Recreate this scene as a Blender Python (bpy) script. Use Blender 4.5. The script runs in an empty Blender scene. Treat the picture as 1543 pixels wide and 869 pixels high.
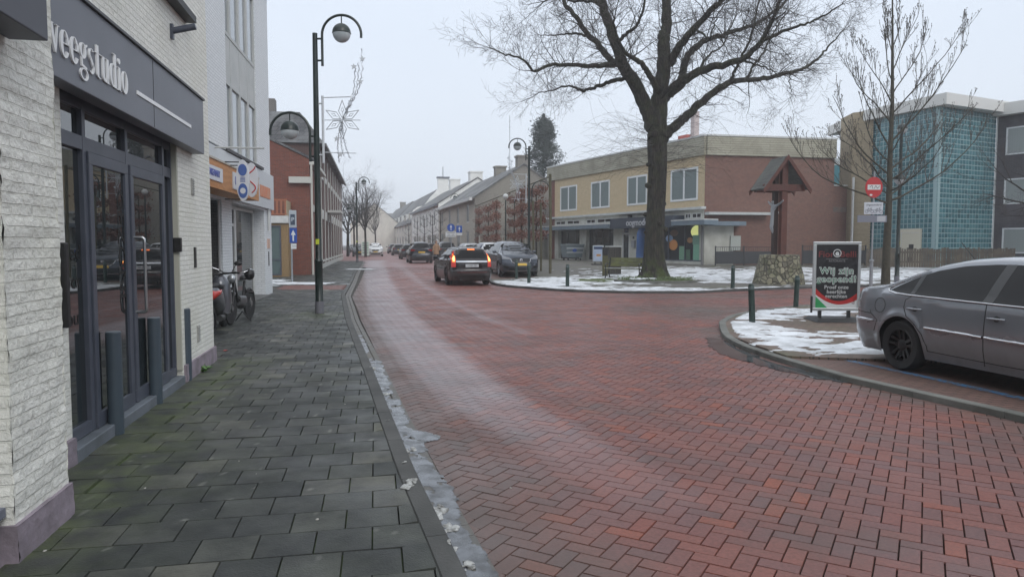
import bpy, bmesh, math, random
import numpy as np
from mathutils import Vector, Matrix, noise
random.seed(7); RNG=np.random.default_rng(7)
S=bpy.context.scene; COL=S.collection
PI=math.pi
# ---------------------------------------------------------------- camera model
F=1080.0; CX=771.5; CY=434.5; TH=math.atan(67/1080.0); H=1.64
def sm(t): t=max(0.,min(1.,t)); return t*t*(3-2*t)
def gz(x,y): return sm((y-29)/12)*(0.15+0.22*sm((x+4)/6))
def gzn(x,y):
    a=np.clip((y-29)/12,0,1); a=a*a*(3-2*a); b=np.clip((x+4)/6,0,1); b=b*b*(3-2*b)
    return a*(0.15+0.22*b)
def wx(px,D,z=0.8): return (px-CX)/F*(D*math.cos(TH)+(H-z)*math.sin(TH))
def wz(py,D):
    v=(CY-py)/F   # yc = v*zc
    c,s=math.cos(TH),math.sin(TH)
    # yc = D*s+(z-H)*c ; zc = D*c-(z-H)*s
    return H+D*(v*c-s)/(c+v*s)
def pt(px,py,D):
    z=wz(py,D); return Vector((wx(px,D,z),D,z))
# ---------------------------------------------------------------- mesh builder
class MB:
    def __init__(s): s.v=[]; s.f=[]
    def add(s,vs,fs):
        n=len(s.v); s.v+=[tuple(p) for p in vs]; s.f+=[tuple(i+n for i in f) for f in fs]; return s
    def box(s,x0,x1,y0,y1,z0,z1):
        return s.add([(x0,y0,z0),(x1,y0,z0),(x1,y1,z0),(x0,y1,z0),(x0,y0,z1),(x1,y0,z1),(x1,y1,z1),(x0,y1,z1)],
            [(0,3,2,1),(4,5,6,7),(0,1,5,4),(1,2,6,5),(2,3,7,6),(3,0,4,7)])
    def obox(s,M,sx,sy,sz):
        b=MB().box(-sx/2,sx/2,-sy/2,sy/2,-sz/2,sz/2); return s.add([M@Vector(p) for p in b.v],b.f)
    def quad(s,a,b,c,d): return s.add([a,b,c,d],[(0,1,2,3)])
    def tube(s,pts,r,n=8,caps=True):
        pts=[Vector(p) for p in pts]; m=len(pts)
        rr=r if isinstance(r,(list,tuple)) else [r]*m
        vs=[];u=None
        for i,p in enumerate(pts):
            d=(pts[min(i+1,m-1)]-pts[max(i-1,0)])
            d=d.normalized() if d.length>1e-9 else Vector((0,0,1))
            if u is None:
                u=d.orthogonal().normalized()
            else:
                u=(u-d*u.dot(d)); u=u.normalized() if u.length>1e-6 else d.orthogonal().normalized()
            w=d.cross(u)
            for k in range(n):
                a=2*PI*k/n; vs.append(p+(u*math.cos(a)+w*math.sin(a))*rr[i])
        fs=[(i*n+k,i*n+(k+1)%n,(i+1)*n+(k+1)%n,(i+1)*n+k) for i in range(m-1) for k in range(n)]
        if caps: fs+=[tuple(range(n-1,-1,-1)),tuple((m-1)*n+k for k in range(n))]
        return s.add(vs,fs)
    def cyl(s,p0,p1,r0,r1=None,n=12): return s.tube([p0,p1],[r0,r0 if r1 is None else r1],n)
    def lathe(s,prof,c=(0,0,0),n=24,M=None):
        vs=[];m=len(prof)
        for r,z in prof:
            for k in range(n):
                a=2*PI*k/n; p=Vector((r*math.cos(a),r*math.sin(a),z))
                if M is not None: p=M@p
                vs.append(p+Vector(c))
        fs=[(i*n+k,i*n+(k+1)%n,(i+1)*n+(k+1)%n,(i+1)*n+k) for i in range(m-1) for k in range(n)]
        fs+=[tuple(range(n-1,-1,-1)),tuple((m-1)*n+k for k in range(n))]
        return s.add(vs,fs)
    def ball(s,c,r,n=12,sq=(1,1,1)):
        prof=[(max(1e-4,r*math.cos(a)),r*math.sin(a)) for a in [(-.5+i/(n//2+2))*PI for i in range(n//2+3)]]
        return s.lathe(prof,c,n,Matrix.Diagonal(sq))
    def prism(s,poly,ax,a,b):
        f={'x':lambda u,v,t:(t,u,v),'y':lambda u,v,t:(u,t,v),'z':lambda u,v,t:(u,v,t)}[ax]; n=len(poly)
        return s.add([f(u,v,a) for u,v in poly]+[f(u,v,b) for u,v in poly],
            [tuple(range(n)),tuple(range(2*n-1,n-1,-1))]+[(i,i+n,(i+1)%n+n,(i+1)%n) for i in range(n)])
    def xf(s,M): s.v=[tuple(M@Vector(p)) for p in s.v]; return s
    def build(s,name,mat,parent=None,smooth=0,bevel=0,norm=True,loc=None):
        me=bpy.data.meshes.new(name); me.from_pydata(s.v,[],s.f)
        if norm:
            bm=bmesh.new(); bm.from_mesh(me); bmesh.ops.remove_doubles(bm,verts=bm.verts,dist=1e-5) if smooth else None
            bmesh.ops.recalc_face_normals(bm,faces=bm.faces); bm.to_mesh(me); bm.free()
        if smooth:
            me.polygons.foreach_set('use_smooth',[True]*len(me.polygons))
            me.set_sharp_from_angle(angle=math.radians(smooth))
        me.materials.append(mat)
        o=bpy.data.objects.new(name,me); COL.objects.link(o)
        if parent: o.parent=parent
        if loc: o.location=loc
        if bevel:
            m=o.modifiers.new('b','BEVEL'); m.width=bevel; m.segments=2; m.limit_method='ANGLE'
        return o
def tag(o,label=None,cat=None,group=None,kind=None):
    for k,v in (('label',label),('category',cat),('group',group),('kind',kind)):
        if v: o[k]=v
    return o
def thing(name,label,cat,loc=(0,0,0),rz=0,group=None):
    o=bpy.data.objects.new(name,None); o.empty_display_size=.2; COL.objects.link(o)
    o.location=loc; o.rotation_euler=(0,0,rz); return tag(o,label,cat,group)
def kids(o): return [c for c in bpy.data.objects if c.parent==o]
def copy_tree(o,parent=None,loc=None,rz=None,label=None):
    c=o.copy(); COL.objects.link(c); c.parent=parent
    if loc is not None: c.location=loc
    if rz is not None: c.rotation_euler=(0,0,rz)
    if label: c['label']=label
    for k in kids(o): copy_tree(k,c)
    return c
_dg=[]
def text(name,s,mat,parent,size,M,ext=.002,sx=1,align='CENTER',bold=0,sp=1):
    cu=bpy.data.curves.new('t','FONT'); cu.body=s; cu.size=size; cu.extrude=ext; cu.align_x=align; cu.align_y='CENTER'
    cu.offset=bold; cu.space_character=sp; cu.resolution_u=3
    t=bpy.data.objects.new('t',cu); COL.objects.link(t)
    bpy.context.view_layer.update()
    me=bpy.data.meshes.new_from_object(t.evaluated_get(bpy.context.evaluated_depsgraph_get()))
    bpy.data.objects.remove(t); bpy.data.curves.remove(cu)
    me.transform(M@Matrix.Diagonal((sx,1,1,1))); me.materials.clear(); me.materials.append(mat)
    o=bpy.data.objects.new(name,me); COL.objects.link(o)
    if parent: o.parent=parent
    return o
def FR(loc,xd,zd=(0,0,1)):
    """matrix: text x -> xd, text y -> zd, at loc"""
    x=Vector(xd).normalized(); y=Vector(zd).normalized(); z=x.cross(y)
    m=Matrix((x,y,z)).transposed().to_4x4(); m.translation=Vector(loc); return m
# ---------------------------------------------------------------- materials
MATS={}
def nt(name):
    m=bpy.data.materials.new(name); m.use_nodes=True; t=m.node_tree; return m,t,t.nodes['Principled BSDF']
def N(t,ty,**k):
    n=t.nodes.new(ty)
    for a,b in k.items():
        if a.startswith('i_'):
            key=a[2:]; key=int(key) if key.isdigit() else key.replace('_',' ')
            n.inputs[key].default_value=b
        else: setattr(n,a,b)
    return n
def c4(c): return (c[0],c[1],c[2],1)
def ramp(t,stops,fac=None,interp='LINEAR'):
    r=t.nodes.new('ShaderNodeValToRGB'); r.color_ramp.interpolation=interp; e=r.color_ramp.elements
    while len(e)<len(stops): e.new(.5)
    for el,(p,c) in zip(e,stops): el.position=p; el.color=c4(c) if hasattr(c,'__len__') else (c,c,c,1)
    if fac is not None: t.links.new(fac,r.inputs[0])
    return r.outputs[0]
def mixc(t,f,a,b,mode='MIX'):
    n=t.nodes.new('ShaderNodeMix'); n.data_type='RGBA'; n.blend_type=mode
    for sock,v in ((n.inputs[0],f),(n.inputs[6],a),(n.inputs[7],b)):
        if isinstance(v,bpy.types.NodeSocket): t.links.new(v,sock)
        elif hasattr(v,'__len__'): sock.default_value=c4(v)
        else: sock.default_value=v
    return n.outputs[2]
def mth(t,op,a,b=0,c=None):
    n=t.nodes.new('ShaderNodeMath'); n.operation=op
    for i,v in enumerate((a,b) if c is None else (a,b,c)):
        if isinstance(v,bpy.types.NodeSocket): t.links.new(v,n.inputs[i])
        else: n.inputs[i].default_value=v
    return n.outputs[0]
def noi(t,scale,detail=4,vec=None,rough=.55,dist=0):
    n=t.nodes.new('ShaderNodeTexNoise'); n.inputs['Scale'].default_value=scale; n.inputs['Detail'].default_value=detail
    n.inputs['Roughness'].default_value=rough; n.inputs['Distortion'].default_value=dist
    if vec is None: vec=t.nodes.new('ShaderNodeTexCoord').outputs['Object']
    t.links.new(vec,n.inputs['Vector']); return n.outputs[0]
def bump(t,bs,h,strength=.3,dist=.01,prev=None):
    b=t.nodes.new('ShaderNodeBump'); b.inputs['Strength'].default_value=strength; b.inputs['Distance'].default_value=dist
    t.links.new(h,b.inputs['Height'])
    if prev is not None: t.links.new(prev,b.inputs['Normal'])
    t.links.new(b.outputs[0],bs.inputs['Normal']); return b.outputs[0]
def P(name,col,rough=.6,metal=0,col2=None,ns=3,bs=None,bstr=.2,spec=.5,coat=0,emit=None,es=1,ior=None,rough2=None,detail=5):
    if name in MATS: return MATS[name]
    m,t,b=nt(name); b.inputs['Base Color'].default_value=c4(col); b.inputs['Roughness'].default_value=rough
    b.inputs['Metallic'].default_value=metal; b.inputs['Specular IOR Level'].default_value=spec; b.inputs['Coat Weight'].default_value=coat
    if ior: b.inputs['IOR'].default_value=ior
    if col2:
        n=noi(t,ns,detail); t.links.new(ramp(t,[(.35,col),(.68,col2)],n),b.inputs['Base Color'])
        if rough2 is not None: t.links.new(ramp(t,[(.35,rough),(.65,rough2)],n),b.inputs['Roughness'])
    if bs: bump(t,b,noi(t,bs,4),bstr,.01)
    if emit: b.inputs['Emission Color'].default_value=c4(emit); b.inputs['Emission Strength'].default_value=es
    MATS[name]=m; return m
def BR(name,c1,c2,mortar,bw=.22,bh=.065,ms=.012,bstr=.5,rough=.85,stain=None,grain=0,vert=False,stainscale=.8,bdist=.012,mot=.55):
    """brick wall; u = x+y, v = z in object space"""
    if name in MATS: return MATS[name]
    m,t,b=nt(name); tc=t.nodes.new('ShaderNodeTexCoord'); sp=t.nodes.new('ShaderNodeSeparateXYZ'); t.links.new(tc.outputs['Object'],sp.inputs[0])
    u=mth(t,'ADD',sp.outputs[0],sp.outputs[1]); cb=t.nodes.new('ShaderNodeCombineXYZ')
    if vert: t.links.new(sp.outputs[2],cb.inputs[0]); t.links.new(u,cb.inputs[1])
    else: t.links.new(u,cb.inputs[0]); t.links.new(sp.outputs[2],cb.inputs[1])
    bt=N(t,'ShaderNodeTexBrick',i_Scale=1.0,i_Mortar_Size=ms,i_Mortar_Smooth=.3,i_Brick_Width=bw,i_Row_Height=bh,i_Bias=0.)
    bt.inputs['Color1'].default_value=c4(c1); bt.inputs['Color2'].default_value=c4(c2); bt.inputs['Mortar'].default_value=c4(mortar)
    wob=N(t,'ShaderNodeTexNoise',i_Scale=9.,i_Detail=2.); t.links.new(tc.outputs['Object'],wob.inputs['Vector'])
    vm=N(t,'ShaderNodeVectorMath',operation='MULTIPLY_ADD'); t.links.new(wob.outputs['Color'],vm.inputs[0]); vm.inputs[1].default_value=(.012,.012,0); t.links.new(cb.outputs[0],vm.inputs[2])
    t.links.new(vm.outputs[0],bt.inputs['Vector'])
    n=noi(t,stainscale,6); n2=noi(t,9,6,rough=.7)
    col=mixc(t,mot,bt.outputs['Color'],ramp(t,[(.3,(.55,.55,.55)),(.7,(1,1,1))],n2),'MULTIPLY')
    if stain: col=mixc(t,ramp(t,[(.45,0.),(.75,.75)],n),col,stain)
    t.links.new(col,b.inputs['Base Color']); b.inputs['Roughness'].default_value=rough
    h=mth(t,'MULTIPLY',bt.outputs['Fac'],-1.)
    if grain: h=mth(t,'ADD',h,mth(t,'MULTIPLY',noi(t,26,5,rough=.6),grain))
    bump(t,b,h,bstr,bdist)
    MATS[name]=m; return m
def GLASS(name,col=(.012,.014,.016),rough=.02,ior=1.6):
    return P(name,col,rough,spec=.5,ior=ior)
glass=GLASS('window_glass',(.02,.025,.028),.03,1.75)
dglass=GLASS('door_glass',(.016,.020,.022),.008,2.3)
carglass=P('car_glass',(.004,.004,.005),.02,spec=.28,ior=1.40)
white=P('white_paint',(.62,.63,.62),.45,col2=(.52,.53,.52),ns=6)
frame_grey=P('anthracite_frame',(.060,.070,.095),.40,col2=(.08,.09,.118),ns=5)
fascia_m=P('grey_fascia',(.135,.145,.17),.42,col2=(.16,.17,.20),ns=1.5)
steel=P('brushed_steel',(.45,.46,.47),.3,1)
black=P('black_plastic',(.012,.012,.013),.5)
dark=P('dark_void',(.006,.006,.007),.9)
rubber=P('rubber',(.014,.014,.015),.75,bs=60,bstr=.2)
chrome=P('chrome',(.62,.63,.65),.15,1)
lampgreen=P('dark_green_paint',(.006,.013,.012),.35,col2=(.012,.024,.021),ns=5)
whitebrick=BR('white_painted_brick',(.86,.86,.80),(.80,.80,.75),(.74,.74,.68),.21,.056,.008,.75,.7,stain=(.66,.66,.57),grain=1.7,stainscale=.9,bdist=.014,mot=.22)
whitebrick2=BR('white_brick_far',(.80,.83,.85),(.74,.77,.79),(.60,.63,.66),.215,.068,.010,.6,.75,stain=(.66,.69,.71),grain=.3,mot=.25)
tile_dark=P('dark_slate_tile',(.05,.052,.055),.7,col2=(.08,.08,.082),ns=3)
concrete=P('concrete',(.42,.42,.39),.85,col2=(.30,.30,.27),ns=2.2,bs=25,bstr=.15)
redbrick=BR('red_brick',(.26,.065,.038),(.17,.045,.03),(.17,.12,.10),.22,.065,.011,.4,.85,stain=(.16,.055,.04))
darkredbrick=BR('dark_red_brick',(.13,.055,.045),(.09,.04,.035),(.12,.10,.09),.22,.065,.011,.4,.85,stain=(.08,.04,.035))
moss_m=P('moss',(.045,.07,.012),.9,col2=(.09,.11,.03),ns=12,bs=40,bstr=.6)
snow_m=P('snow',(.74,.77,.81),.55,col2=(.40,.41,.42),ns=2.6,bs=22,bstr=.7,detail=8)
# ================================================================ GROUND
Ly=np.array([-6,0,3.53,4.93,6.72,9.18,12.4,15.3,22.7,36,54.5,62,80]); Lx=np.array([2.2,.58,-.39,-.80,-1.28,-1.93,-2.8,-3.58,-5.43,-8.0,-11.5,-13,-16.5])
Gy=np.array([-6,0,3.53,5.07,7.0,9.18,12.4,15.3,22.3,36,54.5,62,80]); Gx=np.array([2.5,.84,-.12,-.53,-1.06,-1.64,-2.48,-3.24,-4.99,-7.5,-10.95,-12.4,-15.9])
lt=lambda y: np.interp(y,Ly,Lx); lg=lambda y: np.interp(y,Gy,Gx)
def fin(me,attrs):
    for nm,dom,arr in attrs:
        a=me.attributes.new(nm,'FLOAT',dom); a.data.foreach_set('value',np.ascontiguousarray(arr,dtype=np.float32))
def slabs(name,cx,cy,ang,lx,ly,mat,gap,cham,depth,clampf=None,zoff=0,extra=None,jit=.0012):
    n=len(cx); ca,sa=np.cos(ang),np.sin(ang)
    def ring(ins):
        out=np.empty((n,4,2)); hx=lx/2-ins; hy=ly/2-ins
        for k,(a,b) in enumerate(((-1,-1),(1,-1),(1,1),(-1,1))):
            out[:,k,0]=cx+ca*a*hx-sa*b*hy; out[:,k,1]=cy+sa*a*hx+ca*b*hy
        return out
    top=ring(gap+cham); bot=ring(gap)
    if clampf is not None: clampf(top,gap+cham); clampf(bot,gap)
    v=np.empty((n,8,3)); v[:,:4,:2]=top; v[:,4:,:2]=bot
    g=gzn(v[:,:,0],v[:,:,1])+zoff; v[:,:,2]=g
    h=RNG.uniform(-jit,jit,(n,1)); t=RNG.uniform(-jit,jit,(n,4))
    v[:,:4,2]+=h+t; v[:,4:,2]-=depth
    base=np.arange(n)[:,None]*8
    f=np.stack([base+np.array(q) for q in ((0,1,2,3),(4,5,1,0),(5,6,2,1),(6,7,3,2),(7,4,0,3))],1).reshape(-1,4)
    me=bpy.data.meshes.new(name); me.vertices.add(n*8); me.vertices.foreach_set('co',v.reshape(-1))
    me.loops.add(len(f)*4); me.loops.foreach_set('vertex_index',f.reshape(-1).astype(np.int32))
    me.polygons.add(len(f)); me.polygons.foreach_set('loop_start',np.arange(0,len(f)*4,4,dtype=np.int32)); me.polygons.foreach_set('use_smooth',[False]*len(f)); me.update(calc_edges=True)
    rnd=np.repeat(RNG.random(n),5); at=[('rnd','FACE',rnd)]
    if extra:
        for nm,fn in extra.items(): at.append((nm,'POINT',fn(v[:,:,0].reshape(-1),v[:,:,1].reshape(-1))))
    fin(me,at); me.materials.append(mat)
    o=bpy.data.objects.new(name,me); COL.objects.link(o); return tag(o,kind='structure')
def pdist(x,y,pts):
    d=np.full(x.shape,1e9); 
    for (ax,ay,aw),(bx,by,bw) in zip(pts[:-1],pts[1:]):
        dx,dy=bx-ax,by-ay; t=np.clip(((x-ax)*dx+(y-ay)*dy)/(dx*dx+dy*dy),0,1)
        w=aw+(bw-aw)*t; d=np.minimum(d,np.hypot(x-ax-t*dx,y-ay-t*dy)/w)
    return d
TR=[(-12.2,64,.9),(-11.0,57,.75),(-6.2,33,.6),(-3.9,21.8,.55),(-2.9,17,.5),(-1.85,13,.5),(-.85,9.2,.45),(-.35,7.6,.42),(.25,6.2,.36),(.95,4.6,.3)]
TR2=[(-9.4,57,.3),(-3.8,29.7,.16),(-1.75,20.4,.12),(-.68,16.1,.09),(.3,13,.06)]
def nz(x,y,s,o=0):
    return np.sin(x*s*1.7+o+1.3*np.sin(y*s*.9+o))*np.sin(y*s*1.3-o+1.1*np.sin(x*s*1.1))*.5+.5
def trk(x,y):
    d=pdist(x,y,TR); a=np.clip((1.25-d)/.55,0,1); a=a*a*(3-2*a); a*=np.clip((y-3.5)/5.5,0.12,1)
    d2=pdist(x,y,TR2); a2=np.clip(1.5-d2,0,1)*.45
    return np.clip(np.maximum(a*(.85+.15*nz(x,y,2.)),a2),0,1)
def dirt(x,y):
    d=x-lg(y); a=np.clip(1-d/ (1.0+.3*nz(x,y,3)),0,1)*.9
    # darker worn patch in front of side street / along right kerb
    b=np.clip(1-np.hypot((x-4.8)/2.6,(y-17.6)/3.0),0,1)*1.0
    c=np.clip(1-np.abs(x-(np.interp(y,[6.68,8.5,9.95,13],[4.77,4.09,3.8,3.9])-.2))/.45,0,1)*(y<14)*.8
    e=np.clip(1-np.hypot((x-7)/6.,(y-22.5)/1.6),0,1)*.7
    return np.clip(np.maximum(np.maximum(a,b),np.maximum(c,e)),0,1)
# road brick material
m,t,b=nt('road_brick')
at=lambda nm: (lambda n: n.outputs['Fac'])(N(t,'ShaderNodeAttribute',attribute_name=nm))
base=ramp(t,[(0,(.160,.080,.074)),(.3,(.215,.084,.068)),(.55,(.25,.090,.068)),(.8,(.175,.086,.082)),(.93,(.235,.075,.055)),(1,(.30,.088,.05))],at('rnd'))
n1=noi(t,.35,4); n2=noi(t,38,6,rough=.75)
base=mixc(t,.8,base,ramp(t,[(.3,(.72,.72,.76)),(.7,(1.12,1.08,1.06))],n1),'MULTIPLY')
base=mixc(t,.85,base,ramp(t,[(.35,(.62,.62,.62)),(.65,(1.12,1.12,1.12))],n2),'MULTIPLY')
base=mixc(t,.06,base,(.12,.10,.10))
base=mixc(t,mixc(t,1.,ramp(t,[(.50,0.),(.64,.45)],noi(t,.8,6,rough=.65)),(1,1,1),'MULTIPLY'),base,(.085,.065,.058))
base=mixc(t,mth(t,'MULTIPLY',at('dirt'),.85),base,mixc(t,n2,(.075,.064,.056),(.12,.10,.09)))
base=mixc(t,mth(t,'MULTIPLY',at('trk'),.46),base,(.40,.39,.42))
t.links.new(base,b.inputs['Base Color']); t.links.new(ramp(t,[(.3,.36),(.7,.62)],noi(t,1.1,5)),b.inputs['Roughness'])
b.inputs['Specular IOR Level'].default_value=.36
bump(t,b,noi(t,70,4),.35,.004); road_m=m
# herringbone
w=.105; ang=math.radians(60)  # grid x axis direction
ii,jj=np.meshgrid(np.arange(-420,421),np.arange(-420,421)); r=(ii-jj)%4
hx=ii[r==0]; hy=jj[r==0]; vx=ii[r==3]; vy=jj[r==3]
gx=np.concatenate([(hx+1)*w,(vx+.5)*w]); gy=np.concatenate([(hy+.5)*w,(vy+1)*w]); hor=np.concatenate([np.ones(len(hx),bool),np.zeros(len(vx),bool)])
ca,sa=math.cos(ang),math.sin(ang); X=gx*ca-gy*sa+2; Y=gx*sa+gy*ca+20
ys=[0.6,11,13.5,20,27,31,46]; xr=np.interp(Y,[0.6,6,9,12,13.5,14,26,31,31.5,46],[7,5.4,4.6,4.3,8,15,15,15,1.5,-1.0])
k=(Y>.6)&(Y<46)&(X>lg(Y)-.10)&(X<xr)&(X/np.maximum(Y,.1)<.86)&(X/np.maximum(Y,.1)>-.86)
def cl_road(a,ins): a[:,:,0]=np.maximum(a[:,:,0],lg(a[:,:,1])+ins)
for hh,nm in ((True,'road'),(False,'road')):
    kk=k&(hor==hh)
    slabs(nm,X[kk],Y[kk],ang if hh else ang+PI/2,2*w,w,road_m,.0020,.0032,.011,cl_road,0,{'trk':trk,'dirt':dirt})
# ground base sheet
joint=P('joint_soil',(.026,.023,.020),.9,col2=(.042,.036,.028),ns=5,bs=30)
def sheet(name,xs,ys,mat,zoff,keep=None,extra=None,zf=None,kind='structure'):
    X,Y=np.meshgrid(xs,ys); Z=gzn(X,Y)+zoff if zf is None else zf(X,Y)
    nx,ny=len(xs),len(ys); v=np.stack([X,Y,Z],-1).reshape(-1,3)
    i=np.arange(nx*ny).reshape(ny,nx); f=np.stack([i[:-1,:-1],i[:-1,1:],i[1:,1:],i[1:,:-1]],-1).reshape(-1,4)
    if keep is not None:
        kv=keep(X,Y).reshape(-1); f=f[kv[f].any(1)]
    me=bpy.data.meshes.new(name); me.from_pydata(v.tolist(),[],f.tolist())
    if keep is not None:
        bm=bmesh.new(); bm.from_mesh(me); bmesh.ops.delete(bm,geom=[q for q in bm.verts if not q.link_faces],context='VERTS'); bm.to_mesh(me); bm.free()
    me.polygons.foreach_set('use_smooth',[True]*len(me.polygons))
    if extra:
        co=np.empty(len(me.vertices)*3); me.vertices.foreach_get('co',co); co=co.reshape(-1,3)
        fin(me,[(nm,'POINT',fn(co[:,0],co[:,1])) for nm,fn in extra.items()])
    me.materials.append(mat); o=bpy.data.objects.new(name,me); COL.objects.link(o); return tag(o,kind=kind)
sheet('ground',np.concatenate([[-600,-250,-100],np.arange(-45,61,1.5),[100,250,600]]),np.concatenate([[-300,-80],np.arange(-20,125,1.5),[180,300,700]]),joint,-.022)
# far road, as sheet with running colour
m,t,b=nt('far_road'); atx=N(t,'ShaderNodeAttribute',attribute_name='trk').outputs['Fac']
c=mixc(t,noi(t,2.5,6),(.13,.055,.05),(.24,.095,.08)); c=mixc(t,mth(t,'MULTIPLY',atx,.6),c,(.40,.39,.42)); t.links.new(c,b.inputs['Base Color']); b.inputs['Roughness'].default_value=.5
bump(t,b,noi(t,14,4),.3,.01); farroad=m
sheet('road',np.arange(-40,3,.5),np.arange(46,170,1.0),farroad,0,lambda x,y:(x>np.where(y<62,lg(y)-.05,-40))&(x<np.interp(y,[46,120,170],[-.5,-14,-25])),{'trk':trk})
sheet('road',np.arange(14.9,40,.5),np.arange(17,34,.5),farroad,-.002,None,{'trk':lambda x,y:x*0})
# side-walk tiles (0.3 m, running bond) in the frame of the left facades
m,t,b=nt('sidewalk_tile'); at=lambda nm: (lambda n: n.outputs['Fac'])(N(t,'ShaderNodeAttribute',attribute_name=nm))
base=ramp(t,[(0,(.028,.031,.032)),(.35,(.042,.045,.046)),(.6,(.056,.059,.056)),(.8,(.038,.041,.043)),(.97,(.088,.088,.080)),(1,(.105,.105,.09))],at('rnd'))
base=mixc(t,.75,base,ramp(t,[(.38,(.55,.57,.56)),(.62,(1.45,1.45,1.32))],noi(t,4.,6,rough=.65)),'MULTIPLY')
sp=N(t,'ShaderNodeTexVoronoi',i_Scale=95.); 
base=mixc(t,ramp(t,[(.0,.75),(.17,0.)],sp.outputs['Distance']),base,(.24,.24,.22))
base=mixc(t,mth(t,'MULTIPLY',at('moss'),ramp(t,[(.35,.05),(.65,.9)],noi(t,5,5))),base,(.085,.105,.045))
t.links.new(base,b.inputs['Base Color']); t.links.new(ramp(t,[(.35,.38),(.65,.72)],noi(t,1.6,4)),b.inputs['Roughness']); b.inputs['Specular IOR Level'].default_value=.35
bump(t,b,noi(t,90,4),.7,.005); tile_m=m
fd=Vector((-.1877,.9823)); fn_=Vector((.9823,.1877)); FO=Vector((-3.17,5.02))
def facx(y): return np.interp(y,[-6,5.02,10.0,10.6,15,23.4,24.5,30,34.8,35.2,70],[-1.1,-3.17,-4.15,-6.1,-6.7,-7.95,-12.5,-12.6,-12.8,-9.95,-16.9])
def to_f(x,y): return (x-FO.x)*fd.x+(y-FO.y)*fd.y, (x-FO.x)*fn_.x+(y-FO.y)*fn_.y
T=.3; rows=np.arange(-22,190)
cx=[];cy=[];lxx=[]
for rr in rows:
    s=(rr+.5)*T; off=(rr%2)*T/2
    us=[.17]+list(np.arange(.34+T/2-(T/2 if rr%2 else 0),7.5,T)) if rr<16 else list(np.arange(-9,9,T)+off)
    for u in us:
        x=FO.x+fd.x*s+fn_.x*u; y=FO.y+fd.y*s+fn_.y*u
        cx.append(x); cy.append(y)
cx=np.array(cx); cy=np.array(cy); k=(cx>facx(cy)-.1)&(cx<lt(cy)+.13)&(cy<61.5)&(cy>-1); redband=(cy>25)&(cy<27.6)&(cx>lt(cy)-2.4)
k&=~redband
cx,cy=cx[k],cy[k]
def cl_tile(a,ins): a[:,:,0]=np.minimum(a[:,:,0],lt(a[:,:,1])-ins)
def moss(x,y):
    s,u=to_f(x,y); a=np.clip(1-np.abs(u-.34)/.5,0,1)*(y<10); a=np.maximum(a,np.clip(1-u/1.3,0,1)*.45*(y<9)); a=np.maximum(a,np.clip(1-np.hypot(x+4.4,(y-15.9)*.8)/1.1,0,1))
    return np.clip(a+.12*nz(x,y,1.2),0,1)
angf=math.atan2(fn_.y,fn_.x)
slabs('pavement',cx,cy,angf,T,T,tile_m,.0018,.003,.02,cl_tile,.05,{'moss':moss},jit=.002)
sheet('pavement',np.arange(-17,1.6,.25),np.arange(-2,62,.4),P('mossy_joint',(.06,.10,.016),.95,col2=(.020,.022,.016),ns=2.2,bs=40),.032,lambda x,y:(x>facx(y)-.6)&(x<lt(y)-.3))
# red crossing band in the pavement
bx,by=np.meshgrid(np.arange(-9,2,.21),np.arange(25.1,27.6,.105)); bx=bx+(np.round(by/.105)%2)*.105; bx=bx.reshape(-1); by=by.reshape(-1); k=(bx>lt(by)-2.4)&(bx<lt(by)-.05)
slabs('pavement',bx[k],by[k],0,.21,.105,road_m,.002,.004,.016,cl_tile,.05,{'trk':lambda x,y:x*0,'dirt':lambda x,y:x*0+.25})
def ribbon(name,pts,wl,wr,z0,z1,mat,block=None,gap=.006,kind='structure',cham=.008):
    """stone band along pts; blocks of given length, real joints"""
    pts=[Vector((p[0],p[1])) for p in pts]; seg=[(b_-a_).length for a_,b_ in zip(pts,pts[1:])]; tot=sum(seg)
    def atd(d):
        for i,l in enumerate(seg):
            if d<=l or i==len(seg)-1:
                a_,b_=pts[i],pts[i+1]; return a_+(b_-a_)*(d/l)
            d-=l
    def nrm(d):
        q=atd(min(tot,d+.15))-atd(max(0,d-.15)); q.normalize(); return Vector((q.y,-q.x))   # to the right of travel
    mb=MB(); d=0; n=[]
    block=block or 1.0
    while d<tot-.02:
        e=min(tot,d+block-gap); sec=[]
        for dd in np.linspace(d,e,3):
            p=atd(dd); q=nrm(dd); g=gz(p.x,p.y)
            L_=p-q*wl; R_=p+q*wr
            jz=0
            sec.append([(L_.x,L_.y,g+z0),(L_.x,L_.y,g+z1-cham),(L_.x+q.x*cham,L_.y+q.y*cham,g+z1),(R_.x-q.x*cham,R_.y-q.y*cham,g+z1),(R_.x,R_.y,g+z1-cham),(R_.x,R_.y,g+z0)])
        vs=[v for s_ in sec for v in s_]; fs=[(i*6+j,i*6+j+1,(i+1)*6+j+1,(i+1)*6+j) for i in range(2) for j in range(5)]+[(0,1,2,3,4,5),(17,16,15,14,13,12)]
        mb.add(vs,fs); d+=block
    return tag(mb.build(name,mat),kind=kind)
kerbm=P('kerb_concrete',(.085,.085,.082),.75,col2=(.045,.047,.045),ns=2.5,bs=60,bstr=.4)
kerbm2=P('kerb_light',(.17,.17,.155),.8,col2=(.085,.087,.078),ns=2.0,bs=50,bstr=.5)
guttm=P('gutter_stone',(.085,.082,.075),.45,col2=(.14,.13,.115),ns=4,bs=50,bstr=.3,rough2=.7)
ly=[-1,0,1.5,3.53,4.93,6.72,9.18,12.4,15.3,19,22.7,29,36,45,54.5,61.6]
lk=[(float(lt(y)),y) for y in ly]
ribbon('kerb',lk,0,.125,-.04,.048,kerbm,1.0)
g1=[(float(lt(y)+.13+(lg(y)-lt(y)-.13)*0),y) for y in ly]
ribbon('gutter',g1,-.004,.085,-.04,.004,guttm,.155); 
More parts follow.
